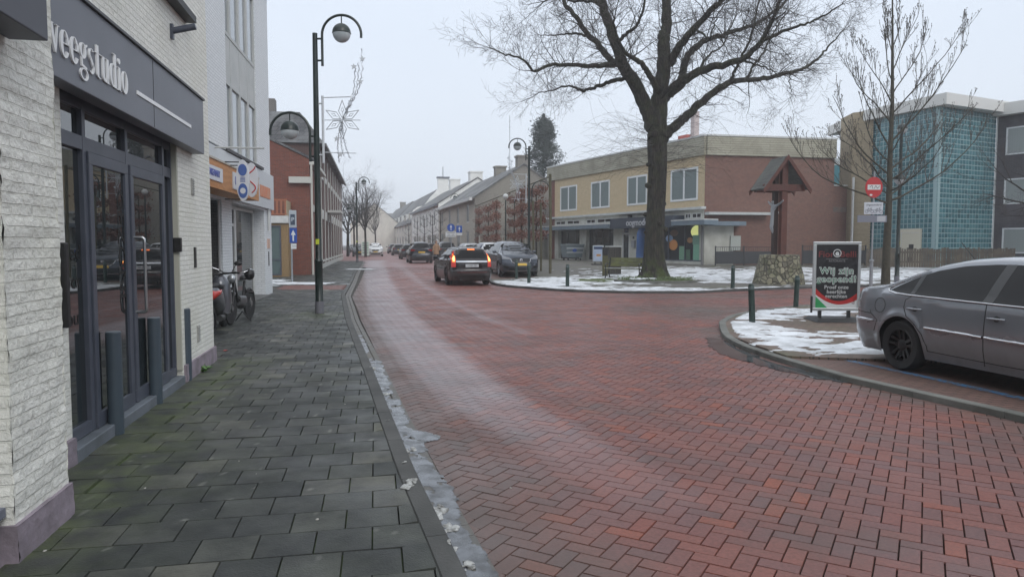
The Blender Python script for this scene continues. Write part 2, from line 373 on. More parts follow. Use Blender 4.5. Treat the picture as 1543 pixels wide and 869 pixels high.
ribbon('gutter',[(float(lt(y)+.222),y) for y in ly],0,.085,-.04,.004,guttm,.155)
# ---- raised slabs following the terrain
def slab(name,poly,z,mat,thick=.2,step=1.2,kind='structure'):
    bm=bmesh.new(); f=bm.faces.new([bm.verts.new((x,y,0)) for x,y in poly])
    if f.normal.z<0: f.normal_flip()
    xs=[p[0] for p in poly]; ys=[p[1] for p in poly]
    for ax,lo,hi in ((0,max(min(xs),-6),min(max(xs),4)),(1,max(min(ys),28),min(max(ys),42))):
        q=lo+step
        while q<hi:
            no=(1,0,0) if ax==0 else (0,1,0); co=(q,0,0) if ax==0 else (0,q,0)
            bmesh.ops.bisect_plane(bm,geom=bm.verts[:]+bm.edges[:]+bm.faces[:],plane_co=co,plane_no=no); q+=step
    bmesh.ops.triangulate(bm,faces=[f for f in bm.faces if len(f.verts)>4])
    for v in bm.verts: v.co.z=gz(v.co.x,v.co.y)+z
    be=[e for e in bm.edges if e.is_boundary]; r=bmesh.ops.extrude_edge_only(bm,edges=be)
    for v in r['geom']:
        if isinstance(v,bmesh.types.BMVert): v.co.z-=thick
    bmesh.ops.recalc_face_normals(bm,faces=bm.faces)
    me=bpy.data.meshes.new(name); bm.to_mesh(me); bm.free(); me.materials.append(mat); o=bpy.data.objects.new(name,me); COL.objects.link(o); return tag(o,kind=kind)
def paved(name,c1,c2,mo,bw,bh,ang=0,rough=.7,moss=None,ms=.008):
    m,t,b=nt(name); tc=t.nodes.new('ShaderNodeTexCoord'); mp=N(t,'ShaderNodeMapping'); mp.inputs['Rotation'].default_value=(0,0,ang); t.links.new(tc.outputs['Object'],mp.inputs[0])
    bt=N(t,'ShaderNodeTexBrick',i_Scale=1.,i_Mortar_Size=ms,i_Brick_Width=bw,i_Row_Height=bh,i_Mortar_Smooth=.2); t.links.new(mp.outputs[0],bt.inputs['Vector'])
    for k_,v_ in (('Color1',c1),('Color2',c2),('Mortar',mo)): bt.inputs[k_].default_value=c4(v_)
    c=mixc(t,.6,bt.outputs['Color'],ramp(t,[(.3,(.6,.6,.6)),(.7,(1.2,1.2,1.2))],noi(t,1.3,5)),'MULTIPLY')
    if moss: c=mixc(t,ramp(t,[(.5,0.),(.7,.6)],noi(t,.7,5)),c,moss)
    t.links.new(c,b.inputs['Base Color']); b.inputs['Roughness'].default_value=rough
    h=mth(t,'SUBTRACT',mth(t,'MULTIPLY',noi(t,50,4),.4),bt.outputs['Fac']); bump(t,b,h,.5,.006); return m
plaza_m=paved('plaza_paving',(.13,.12,.105),(.10,.095,.085),(.05,.05,.04),.3,.3,.2,moss=(.11,.115,.06))
corner_m=paved('corner_paving',(.17,.12,.095),(.13,.09,.07),(.05,.045,.035),.21,.105,1.3,moss=(.09,.10,.05))
bay_m=paved('bay_paving',(.17,.095,.075),(.13,.07,.058),(.04,.035,.03),.21,.07,-.26,moss=(.09,.06,.045))
# plaza (island with the tree, shop and shrine)
isl=[(-.9,31.5),(-.75,29.3),(-.45,28.0),(.0,27.0),(.69,26.2),(1.4,25.2),(2.2,24.5),(3.9,23.8),(6.1,23.8),(7.7,24.9),(10.8,26.4),(14.2,27.6),(20,30.0),(34,35)]
slab('pavement',isl+[(40,60),(4,64),(-.5,57),(-.5,46),(1.2,33.2),(.9,32.4)],.06,plaza_m)
ribbon('kerb',isl[::1],.0,.11,-.05,.085,kerbm,.95)
# near right corner
cor=[(6.9,-1),(5.75,3.2),(4.77,6.68),(4.09,8.5),(3.82,9.95),(3.70,11.2),(3.78,12.3),(4.03,13.36),(4.34,14.5),(4.9,15.7),(5.7,16.8),(7.3,18.2),(9.5,19.3),(13,20.6),(22,24.5),(40,31)]
slab('pavement',cor[6:]+[(40,10),(9,9),(4.6,9.9),(3.9,10.1)],.058,corner_m)
slab('parking_bay',cor[:6]+[(4.6,9.95),(9.0,9.05),(12,-1)],.025,bay_m)
slab('parking_bay',[(.9,32.4),(1.2,33.2),(-.5,46),(-.6,57),(-4.4,58),(-4.0,49),(-2.6,40),(-.95,31.7)],.02,bay_m)
slab('pavement',[(-.5,46),(-.5,57),(4,64),(4,140),(-26,190),(-24,150),(-4.4,58),(-.6,57)],.05,plaza_m)
ribbon('kerb',[(6.9,-1)]+cor[1:14],.13,.0,-.05,.07,kerbm2,1.0)
# blue parking line
def decal(name,pts,wd,mat,z=.041,kind='structure'):
    mb=MB(); 
    for a_,b_ in zip(pts,pts[1:]):
        a_=Vector(a_);b_=Vector(b_); q=(b_-a_).normalized(); n_=Vector((q.y,-q.x))*wd/2
        mb.add([(p.x,p.y,gz(p.x,p.y)+z) for p in (a_-n_,a_+n_,b_+n_,b_-n_)],[(0,1,2,3)])
    return tag(mb.build(name,mat),kind=kind)
m,t,b=nt('blue_line_paint'); t.links.new(mixc(t,ramp(t,[(.42,0.),(.55,1.)],noi(t,22,4)),(.03,.17,.36),(.11,.10,.10)),b.inputs['Base Color']); b.inputs['Roughness'].default_value=.6
decal('road_marking',[(4.62,10.05),(4.92,9.0),(5.22,7.9),(5.5,6.8),(6.0,5.0)],.12,m,z=.030)
# puddles
water=P('puddle_water',(.05,.055,.06),.06,spec=.6,col2=(.09,.095,.10),ns=4)
ice=P('gutter_ice',(.14,.15,.165),.14,col2=(.055,.058,.062),ns=9,bs=22,bstr=.25,rough2=.4)
def patch(name,poly,z,mat,kind='structure',wob=.03,n=8):
    pts=[]
    for (ax,ay),(bx_,by_) in zip(poly,poly[1:]+poly[:1]):
        for k_ in range(n):
            q=k_/n; x=ax+(bx_-ax)*q; y=ay+(by_-ay)*q
            pts.append((x+wob*(noise.noise((x*9,y*9,1))),y+wob*noise.noise((x*9,y*9,5)),gz(x,y)+z))
    mb=MB(); c=(sum(p[0] for p in pts)/len(pts),sum(p[1] for p in pts)/len(pts))
    bm=bmesh.new(); bm.faces.new([bm.verts.new(p) for p in pts]); bmesh.ops.triangulate(bm,faces=bm.faces); bmesh.ops.recalc_face_normals(bm,faces=bm.faces)
    me=bpy.data.meshes.new(name); bm.to_mesh(me); bm.free()
    me.materials.append(mat); o=bpy.data.objects.new(name,me); COL.objects.link(o); return tag(o,kind=kind)
def gl(y,f): return float(lt(y)+.125+(.19)*f)

def icestrip(name,y0,y1,seed,wid,mat):
    ys=np.arange(y0,y1,.02); us=np.linspace(-.25,2.2,46); mb=MB(); V=np.zeros((len(ys),len(us)))
    for i,y in enumerate(ys):
        e=min(1,(y-y0)/.25,(y1-y)/.5)
        wmax=wid*(.85+.35*noise.noise((y*1.3,seed,0)))+1.25*math.exp(-((y-6.02)/.16)**2)+.35*math.exp(-((y-4.6)/.5)**2)
        for j,u in enumerate(us):
            c=.45*wmax; m_=1-abs(u-c)/(.55*wmax+.02)
            V[i,j]=min(m_*1.1,.5)*e-.24+.75*noise.fractal(Vector((u*1.1,y*4.5,seed)),.7,2.2,5); x=float(lt(y))+.127+u*.19; mb.v.append((x,y,.0065+.006*max(-.5,min(.4,V[i,j]))))
    n=len(us); mb.f=[(i*n+j,i*n+j+1,(i+1)*n+j+1,(i+1)*n+j) for i in range(len(ys)-1) for j in range(n-1) if V[i:i+2,j:j+2].max()>0]
    bm=bmesh.new(); me=bpy.data.meshes.new(name); me.from_pydata(mb.v,[],mb.f); bm.from_mesh(me); bmesh.ops.delete(bm,geom=[q for q in bm.verts if not q.link_faces],context='VERTS'); bm.to_mesh(me); bm.free()
    me.polygons.foreach_set('use_smooth',[True]*len(me.polygons)); me.materials.append(mat); o=bpy.data.objects.new(name,me); COL.objects.link(o); tag(o,kind='structure')
icestrip('puddle',2.9,10.2,3.,.95,ice)
icestrip('ice',10.6,13.0,8.,.5,ice)
patch('puddle',[(3.62,9.6),(4.0,8.7),(4.05,8.3),(3.7,8.7),(3.35,9.6),(3.1,10.6),(3.2,11.6),(3.45,12.6),(3.62,12.3),(3.55,11.2)],.006,water,wob=.1)
# slush lumps in the gutter
def lumps(name,pts,mat,label=None):
    mb=MB()
    for (x,y,r) in pts:
        for k_ in range(16):
            a=random.uniform(0,2*PI); d=r*random.uniform(0,1.3); rr=r*random.uniform(.12,.45)
            px,py=x+d*math.cos(a)*.6,y+d*math.sin(a); mb.ball((px,py,gz(px,py)+(.05 if px<lt(py)+.125 else .008)+rr*.05),rr,12,(1,1.4,.38))
    mb.v=[(a_+.012*noise.noise((a_*30,b_*30,c_*30)),b_+.012*noise.noise((a_*30,b_*30,9)),c_+.01*noise.noise((a_*40,3,b_*40))) for a_,b_,c_ in mb.v]
    o=mb.build(name,mat,smooth=60); return tag(o,kind='stuff')
slush=P('dirty_slush',(.50,.51,.50),.6,col2=(.10,.095,.085),ns=22,bs=50,bstr=.6)
L=[(gl(4.62,-.55),4.62,.055),(gl(4.75,-.25),4.75,.045),(gl(4.25,.15),4.25,.07),(gl(4.05,.25),4.05,.06),(gl(4.38,.3),4.38,.05),(gl(3.75,.1),3.75,.035),(gl(5.6,.25),5.6,.05),(gl(7.7,.25),7.7,.05),(gl(9.3,.1),9.3,.06),(gl(5.15,-.3),5.15,.02),(gl(6.4,-.3),6.4,.022),(gl(3.55,.2),3.55,.045)]
L+=[(random.uniform(-4,-1.2)+.0,random.uniform(8,22),.015) for _ in range(0)]
lumps('slush',L,slush)
# scattered grit / pale litter on pavement
mb=MB()
for _ in range(34):
    y=random.uniform(3.4,14); x=random.uniform(float(facx(y))+.3,float(lg(y))+3.2); r=random.uniform(.004,.011)
    mb.ball((x,y,gz(x,y)+(.052 if x<lt(y) else .003)),r,6,(1,1.4,.4))
tag(mb.build('grit',P('grit',(.36,.35,.32),.7)),kind='stuff')
# snow
def snow(name,x0,x1,y0,y1,step,zoff,fn,amp=.05):
    xs=np.arange(x0,x1,step); ys=np.arange(y0,y1,step)
    def nf(X,Y):
        out=np.zeros(X.shape)
        it=np.nditer([X,Y],flags=['multi_index'])
        for a,b_ in it: out[it.multi_index]=noise.fractal(Vector((float(a)*1.2,float(b_)*2.6,3)),.7,2.3,6)
        return out
    X,Y=np.meshgrid(xs,ys); V=fn(X,Y)-.20+nf(X,Y)*.95
    def zf(X_,Y_): return gzn(X_,Y_)+zoff+amp*np.clip(V,-.25,.55)
    return sheet(name,xs,ys,snow_m,0,lambda a,b_:V>-.02,None,zf,kind='stuff')
def inpoly(X,Y,poly):
    c=np.zeros(X.shape,bool); n=len(poly); j=n-1
    for i in range(n):
        xi,yi=poly[i];xj,yj=poly[j]; c^=((yi>Y)!=(yj>Y))&(X<(xj-xi)*(Y-yi)/(yj-yi+1e-12)+xi); j=i
    return c
def blob(X,Y,cx,cy,rx,ry,a=0): 
    u=(X-cx)*math.cos(a)+(Y-cy)*math.sin(a); v=-(X-cx)*math.sin(a)+(Y-cy)*math.cos(a)
    return 1-np.hypot(u/rx,v/ry)
islp=isl+[(40,60),(4,64),(-.5,57),(-.5,46),(1.2,33.2),(.9,32.4)]
def f1(X,Y):
    v=np.full(X.shape,-1.)
    for b_ in ((1.2,28.6,2.5,2.6),(3.2,25.2,3.2,1.3),(4.7,31,1.6,3.2),(8.5,34,4.4,4.2),(9.5,29.5,2.0,.6),(11.5,34,3.5,3.2),(16.5,34.5,4.5,4.0),(22,36,4,3.0),(6.0,24.6,3.0,.65),(8.7,25.8,1.6,.5,.5),(2.4,31.5,2.2,1.0),(13.5,29.0,2.5,.9,.3),(24,34.5,6,2.6)):
        v=np.maximum(v,blob(X,Y,*b_)*1.0)
    v=np.where(inpoly(X+.0,Y-.12,islp),v,-1.5); return np.minimum(v,.45)
snow('snow',-1,30,23.5,40,.14,.062,f1,.05)
corp=cor[4:]+[(40,10),(9,9),(4.6,9.9)]
def f2(X,Y):
    v=np.full(X.shape,-1.)
    for b_ in ((4.5,13.2,.75,1.8,-.1),(4.6,11.3,.8,1.0),(5.7,16.0,.9,1.3,-.6),(6.8,16.8,1.8,.9,.3),(5.3,11.2,.9,.35,.1),(5.2,12.4,1.1,.5),(8.5,17.6,1.6,.6,.3),(5.0,10.5,.7,.25)):
        v=np.maximum(v,blob(X,Y,*b_)*1.1)
    v=np.where(inpoly(X-.12,Y,corp),v,-1.5); return np.minimum(v,.4)
snow('snow',3.6,12,9.8,19.5,.05,.06,f2,.06)
def f3(X,Y):
    v=np.maximum(blob(X,Y,-8.6,29.0,1.6,.9),blob(X,Y,-9.9,27.6,1.0,.5)); v=np.maximum(v,blob(X,Y,-8.9,41,.7,.7)); v=np.maximum(v,blob(X,Y,-10.5,30.5,.8,1.4)); return v
snow('snow',-12,-6,26,43,.12,.052,f3,.04)
# ================================================================ BUILDINGS
def facade(mb,x0,x1,z0,z1,ops,y=0.,dep=.12,off=None):
    """front skin of a wall in plane y (outside is -y) with openings and their reveals"""
    xs=sorted({x0,x1,*[min(max(o[i],x0),x1) for o in ops for i in (0,1)]}); zs=sorted({z0,z1,*[min(max(o[i],z0),z1) for o in ops for i in (2,3)]})
    for a,b in zip(xs,xs[1:]):
        for c,d in zip(zs,zs[1:]):
            mx,mz=(a+b)/2,(c+d)/2
            if any(o[0]<mx<o[1] and o[2]<mz<o[3] for o in ops): continue
            mb.quad((a,y,c),(b,y,c),(b,y,d),(a,y,d))
    for o in ops:
        a,b,c,d=o[:4]; e=y+(o[4] if len(o)>4 else dep)
        mb.quad((a,y,c),(a,y,d),(a,e,d),(a,e,c)); mb.quad((b,y,c),(b,e,c),(b,e,d),(b,y,d))
        mb.quad((a,y,d),(b,y,d),(b,e,d),(a,e,d)); mb.quad((a,y,c),(a,e,c),(b,e,c),(b,y,c))
def shell(mb,x0,x1,z0,z1,y0,y1):
    mb.quad((x0,y0,z0),(x0,y0,z1),(x0,y1,z1),(x0,y1,z0)); mb.quad((x1,y0,z0),(x1,y1,z0),(x1,y1,z1),(x1,y0,z1)); mb.quad((x0,y1,z0),(x0,y1,z1),(x1,y1,z1),(x1,y1,z0))
def win(par,x0,x1,z0,z1,y,fm=None,gm=None,nx=1,nz=1,fw=.06,dep=.06,sill=None,curtain=None,name='window',zsplit=None,xf=None):
    """frame (mesh) with its pane and sill below it; pane a little behind the frame"""
    fm=fm or white; gm=gm or glass; mb=MB()
    mb.box(x0,x1,y,y+dep,z0,z0+fw).box(x0,x1,y,y+dep,z1-fw,z1).box(x0,x0+fw,y,y+dep,z0+fw,z1-fw).box(x1-fw,x1,y,y+dep,z0+fw,z1-fw)
    for i in range(1,nx):
        q=x0+(x1-x0)*i/nx; mb.box(q-fw*.55,q+fw*.55,y+.004,y+dep,z0+fw,z1-fw)
    for q in (zsplit or [z0+(z1-z0)*i/nz for i in range(1,nz)]):
        mb.box(x0+fw,x1-fw,y+.007,y+dep,q-fw*.45,q+fw*.45)
    g=MB().box(x0+fw*.5,x1-fw*.5,y+dep*.55,y+dep*.55+.01,z0+fw*.5,z1-fw*.5)
    s_=MB().box(x0-.06,x1+.06,y-.10,y+.03,z0-.06,z0-.003) if sill else None
    if xf is not None:
        for q in (mb,g,s_): q and q.xf(xf)
    f=mb.build(name,fm,par,bevel=.004 if fw>.05 else 0); g.build('pane',gm,f)
    if s_: s_.build('sill',sill,f)
    if curtain:
        c=MB(); n=int((x1-x0-2*fw)/.035); vs=[]
        for i in range(n+1):
            xx=x0+fw+(x1-x0-2*fw)*i/n; yy=y+dep*.55-.012+.008*math.sin(i*1.9)
            vs+= [(xx,yy,z0+fw+.01),(xx,yy,z1-fw-.01)]
        c.add(vs,[(2*i,2*i+2,2*i+3,2*i+1) for i in range(n)])
        if xf is not None: c.xf(xf)
        c.build('curtain',curtain,f,smooth=60,norm=False)
    return f
curt=P('net_curtain',(.30,.33,.33),.6); curt2=P('grey_curtain',(.16,.20,.20),.4)
def gable_roof(mb,x0,x1,y0,y1,ze,zr,ov=.25,th=.14,yr=None):
    yr=(y0+y1)/2 if yr is None else yr
    s1=(zr-ze)/(yr-y0); ya=y0-ov; za=ze-ov*s1; s2=(zr-ze)/(y1-yr); yb=y1+ov; zb=ze-ov*s2
    for (xa,xb) in ((x0-.08,x1+.08),):
        p=[(xa,ya,za),(xa,yr,zr),(xa,yb,zb)]; q=[(xb,ya,za),(xb,yr,zr),(xb,yb,zb)]
        up=lambda v:(v[0],v[1],v[2]+th)
        vs=p+q+[up(v) for v in p]+[up(v) for v in q]
        mb.add(vs,[(6,9,10,7),(7,10,11,8),(0,1,4,3),(1,2,5,4),(0,6,7,1),(1,7,8,2),(3,4,10,9),(4,5,11,10),(0,3,9,6),(2,8,11,5)])
def roofmat(name,c1,c2,ro=.8):
    return BR(name,c1,c2,(c1[0]*.4,c1[1]*.4,c1[2]*.4),.3,.26,.02,.6,ro,stain=(.30,.31,.31),stainscale=.5)
plinth_m=P('lavender_plinth',(.30,.255,.30),.85,col2=(.17,.145,.165),ns=5,bs=18,bstr=.8)
# ---------------------------------------------------------------- near left building (studio)
A1=math.atan2(.9823,-.1877)
B1=thing('studio_building','white painted brick shop building with grey fascia and glass double doors, nearest on the left','building',(FO.x,FO.y,.05),A1)
mb=MB()
door_op=None
winop=(2.3,3.62,4.28,5.7,.12)
facade(mb,-.99,4.78,.0,8.8,[(.11,3.18,-.01,2.74,.22),winop])
shell(mb,-.99,4.78,.0,8.8,0,7.0)
mb.quad((-.99,0,8.8),(4.78,0,8.8),(4.78,7,8.8),(-.99,7,8.8))
mb.build('wall',whitebrick,B1)
# projecting near pier
def lumpy(x0,x1,y0,y1,z0,z1,st=.05,amp=.012):
    """box skin as fine grids pushed in and out for rough painted brick"""
    mb=MB()
    def grid(o,u,v,n):
        o,u,v,n=map(Vector,(o,u,v,n)); nu=max(1,int(u.length/st)); nv=max(1,int(v.length/st)); vs=[]
        for i in range(nu+1):
            for j in range(nv+1):
                p=o+u*(i/nu)+v*(j/nv); 
                k_=0
                d=noise.noise(p*9)*.6+noise.noise(p*24)*.4
                vs.append(p+n*amp*d+Vector((noise.noise((p.z*14,1,5)),noise.noise((p.z*14,7,5)),0))*amp*.55)
        mb.add(vs,[(i*(nv+1)+j,(i+1)*(nv+1)+j,(i+1)*(nv+1)+j+1,i*(nv+1)+j+1) for i in range(nu) for j in range(nv)])
    grid((x0,y0,z0),(x1-x0,0,0),(0,0,z1-z0),(0,-1,0)); grid((x0,y1,z0),(0,y0-y1,0),(0,0,z1-z0),(-1,0,0)); grid((x1,y0,z0),(0,y1-y0,0),(0,0,z1-z0),(1,0,0))
    mb.quad((x0,y0,z1),(x1,y0,z1),(x1,y1,z1),(x0,y1,z1))
    return mb
lumpy(-1.62,-.98,-.39,.35,.18,7.3,.028,.016).build('pier',whitebrick,B1,smooth=70)
lumpy(-1.64,-.965,-.41,.35,-.06,.19,.03,.012).build('plinth',plinth_m,B1,smooth=70)
lumpy(-.95,.10,-.03,.2,-.06,.19,.05,.01).build('plinth',plinth_m,B1,smooth=60)
lumpy(3.21,4.80,-.03,.05,-.06,.20,.05,.01).build('plinth',plinth_m,B1,smooth=60)
MB().box(-9,-1.63,-.02,5,.0,8.8).build('wall',whitebrick,B1)
mb=MB().box(-9,-1.64,-.32,-.022,-.05,.24); mb.build('plinth',plinth_m,B1); MB().box(-9,-1.64,-.36,-.021,.243,.29).build('sill',P('blue_grey_sill',(.19,.21,.26),.6,col2=(.14,.15,.19),ns=5),B1)
# fascias
fa=MB().box(-.97,3.86,-.14,-.002,2.68,3.32).build('fascia',fascia_m,B1,bevel=.006)
MB().box(-.97,3.87,-.16,.0,3.322,3.345).build('flashing',P('lead_flashing',(.07,.072,.08),.5),fa)
MB().box(1.838,1.842,-.1425,-.139,2.69,3.31).build('seam',dark,fa)
fb=MB().box(-6,-1.50,-.58,-.40,2.60,3.9).build('fascia',P('grey_fascia_near',(.075,.08,.098),.5,col2=(.095,.1,.12),ns=2),B1,bevel=.006)
# lettering
lw=P('white_lettering',(.80,.81,.82),.4)
def didone(word,sx,sy,x,z,y,t=.012):
    mb=MB()
    W_,H_=.135,.030
    def poly(p,n=None): mb.prism([(x+a*sx,z+b*sy) for a,b in p],'y',y,y-t)
    def ring(cx,cy,rx,ry,ts,th,a0=0,a1=360,seg=20):
        a0,a1=math.radians(a0),math.radians(a1); k=max(4,int(seg*abs(a1-a0)/(2*PI)))
        for i in range(k):
            q=[a0+(a1-a0)*j/k for j in (i,i+1)]
            poly([(cx+rx*math.cos(q[0]),cy+ry*math.sin(q[0])),(cx+rx*math.cos(q[1]),cy+ry*math.sin(q[1])),(cx+(rx-ts)*math.cos(q[1]),cy+(ry-th)*math.sin(q[1])),(cx+(rx-ts)*math.cos(q[0]),cy+(ry-th)*math.sin(q[0]))])
    def bar(a,b,c,d): poly([(a,c),(b,c),(b,d),(a,d)])
    for ch in word:
        if ch=='w':
            poly([(.02,1),(.16,1),(.32,0),(.24,0)]); poly([(.24,0),(.30,0),(.42,.86),(.38,.86)]); poly([(.32,1),(.46,1),(.62,0),(.54,0)]); poly([(.56,0),(.61,0),(.74,1),(.70,1)])
            bar(-.03,.22,.97,1); bar(.27,.5,.97,1); bar(.64,.80,.97,1); adv=.84
        elif ch=='e':
            ring(.23,.5,.23,.5,W_,H_,35,330); ring(.23,.5,.23,.5,.10,H_,0,36); bar(.12,.455,.50,.535); adv=.52
        elif ch=='o': ring(.24,.5,.24,.5,W_,H_); adv=.52
        elif ch=='g':
            ring(.20,.70,.19,.30,.11,H_); ring(.24,-.18,.24,.24,.07,.05); poly([(.08,.44),(.14,.44),(.16,.18),(.40,.12),(.40,.04),(.1,.09)]); poly([(.3,.9),(.44,1.02),(.47,.98),(.36,.86)]); adv=.52
        elif ch=='s':
            ring(.19,.74,.17,.26,.09,H_,40,250); ring(.18,.26,.18,.26,.09,H_,-140,70); poly([(.03,.68),(.13,.72),(.36,.34),(.25,.28)]); adv=.43
        elif ch=='t':
            bar(.08,.215,.14,1.3); bar(0,.36,.965,1); ring(.27,.16,.19,.16,.12,.03,180,300); adv=.41
        elif ch=='u':
            bar(.05,.185,.25,1); bar(.34,.475,0,1); ring(.245,.25,.195,.25,.13,.035,180,350); bar(-.01,.1,.97,1); bar(.28,.38,.97,1); bar(.46,.54,0,.03); adv=.58
        elif ch=='d':
            ring(.22,.5,.22,.5,W_,H_,60,300); bar(.31,.445,0,1.45); bar(.25,.34,1.42,1.45); bar(.43,.51,0,.03); adv=.55
        elif ch=='i':
            bar(.07,.205,0,1); ring(.137,1.27,.085,.12,.084,.119); bar(0,.1,.97,1); bar(0,.28,0,.03); adv=.32
        x+=adv*sx
    return mb
didone('weegstudio',.305,.185,-.49,2.83,-.1405).build('lettering',lw,fa)
MB().box(1.34,3.22,-.148,-.14,2.895,2.93).build('line',lw,fa)
# upper window & spot brackets
win(B1,2.3,3.62,4.28,5.7,.04,black,glass,2,1,.07,.07)
MB().box(2.2,3.72,-.12,.05,4.20,4.278).build('sill',black,B1)
for s_,z_ in ((1.15,3.78),(3.05,3.92)):
    mb=MB(); mb.cyl((s_,-.02,z_+.0),(s_,-.26,z_+.06),.035,None,12); mb.box(s_-.03,s_+.03,-.03,.0,z_-.09,z_+.07)
    mb.build('spotlight',frame_grey,B1,smooth=40)
# glazed door front: recessed .16
dy=.06; dr=thing('entrance','x','x'); 
for k_ in ('label','category'): del dr[k_]
bpy.data.objects.remove(dr)
# opening from .11 to 3.26 ; floor at .10
ent=MB()
X=[.11,.68,1.665,2.83,3.14]; z0_=.10; zt=2.68
F_=.065
ent.box(X[0],X[-1],dy,dy+.07,z0_,z0_+.09); ent.box(X[0],X[-1],dy,dy+.07,2.32,2.43); ent.box(X[0],X[-1],dy,dy+.07,zt-.05,zt+.05)
for q in X: 
    a_=max(X[0],q-F_/2); ent.box(a_,min(X[-1],a_+F_),dy-.003,dy+.072,z0_,zt)
fr=ent.build('door_frame',frame_grey,B1,bevel=.005)
gmb=MB()
for a_,b_ in zip(X,X[1:]): gmb.box(a_+.03,b_-.03,dy+.035,dy+.045,2.43,2.64)
gmb.box(X[0]+.03,X[1]-.03,dy+.035,dy+.045,z0_+.09,2.32); gmb.box(X[3]+.03,X[4]-.03,dy+.035,dy+.045,z0_+.09,2.32); gmb.build('pane',dglass,fr)
for a_,b_,hd in ((X[1],X[2],1),(X[2],X[3],0)):
    a_+=.037; b_-=.037; d=.02
    mb=MB().box(a_,b_,dy-d,dy+.03,z0_+.0,z0_+.12).box(a_,b_,dy-d,dy+.03,2.22,2.315).box(a_,a_+.08,dy-d,dy+.03,z0_+.12,2.22).box(b_-.08,b_,dy-d,dy+.03,z0_+.12,2.22)
    dd=mb.build('door',frame_grey,B1,bevel=.005); MB().box(a_+.07,b_-.07,dy,dy+.01,z0_+.1,2.24).build('pane',dglass,dd)
    hx=b_-.05 if hd else a_+.05
    pts=[(hx,dy-.02,.95),(hx,dy-.09,.95),(hx,dy-.105,.965),(hx,dy-.105,1.0),(hx,dy-.105,1.60),(hx,dy-.105,1.635),(hx,dy-.09,1.65),(hx,dy-.02,1.65)]
    if not hd: MB().tube(pts,.014,10).build('handle',steel,dd,smooth=50)
th=MB().box(X[0]-.0,X[-1]+.0,-.03,dy+.1,-.05,.095); th.build('threshold',P('blue_stone',(.16,.18,.21),.55,col2=(.10,.115,.13),ns=3,bs=30,bstr=.2),B1,bevel=.008)
MB().box(X[0]+.002,X[0]+.05,.02,dy+.002,.156,2.7).build('jamb',P('cream_jamb',(.42,.42,.36),.6),B1); MB().box(3.142,3.178,.005,.12,.156,2.7).build('jamb',MATS['cream_jamb'],B1)
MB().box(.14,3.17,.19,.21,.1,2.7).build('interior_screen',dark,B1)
dl=P('black_decal',(.002,.002,.002),.6)
for s_,zz,sz in (('goed',1.52,.17),('voor',1.30,.17),('jou',1.02,.17)):
    text('lettering',s_,dl,B1,sz,FR((.42,dy+.033,zz),(1,0,0)),.0008,1.25)
text('lettering','GEZOND',dl,B1,.23,FR((1.45,dy-.0015,1.52),(0,0,-1),(1,0,0)),.0008,1.15)
# bits on the far pier
MB().box(3.10,3.16,-.03,.05,1.5,1.66).build('door_bell',black,B1,bevel=.005)
mb=MB(); mb.box(3.80,3.86,-.02,-.001,1.30,1.55); mb.build('intercom',P('dark_metal',(.03,.03,.03),.4),B1)
def vent(par,x,z,w_=.12,h=.2):
    mb=MB().box(x,x+w_,-.012,-.001,z,z+h)
    for i in range(6): mb.box(x+.01,x+w_-.01,-.02,-.011,z+.015+i*h/6.5,z+.015+i*h/6.5+.012)
    mb.build('vent',P('vent_grey',(.35,.35,.33),.6),par)
vent(B1,3.75,2.18); vent(B1,3.85,.38)
mb=MB(); mb.box(-.985,-.90,-.16,-.0,1.62,1.80); mb.build('lamp_box',P('mid_grey',(.22,.22,.25),.5),B1,bevel=.02); MB().box(-.02,.04,-.05,-.002,1.0,1.6).build('letterbox',black,B1,bevel=.01)
# ---------------------------------------------------------------- second left building (snack bar)
A2=math.atan2(.9883,-.1522)
B2=thing('snack_bar_building','three storey white brick building with orange snack bar sign and tall window strips','building',(-5.75,10,.05),A2)
sD=lambda D:(D-10)*1.0118
e=13.46
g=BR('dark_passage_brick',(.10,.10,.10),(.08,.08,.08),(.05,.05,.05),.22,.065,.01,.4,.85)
mb=MB(); ops=[(sD(12.2),sD(16.9),.0,2.62,2.0),(sD(17.9),sD(22.1),.0,2.62,.45),(sD(17.25),sD(21.25),3.83,8.7,.12),(sD(13.1),sD(14.9),3.83,8.7,.12)]
facade(mb,0.5,e,0,9.35,ops); shell(mb,.5,e,0,9.35,0,8); mb.quad((.5,0,9.35),(e,0,9.35),(e,8,9.35),(.5,8,9.35)); mb.build('wall',whitebrick2,B2)
MB().box(.45,e+.06,-.08,8.05,9.353,9.55).build('roof_edge',P('dark_edge',(.10,.105,.11),.6),B2)
# passage recess
mb=MB(); a_,b_=sD(12.2),sD(16.9); mb.box(a_+.003,b_-.003,2.0,2.02,0,2.62).box(b_-.02,b_-.003,.10,1.99,0,2.61); mb.build('passage_wall',g,B2); MB().cyl((b_-.06,.06,0),(b_-.06,.06,2.6),.03).build('downpipe',P('pipe_pale',(.4,.4,.4),.5),B2)
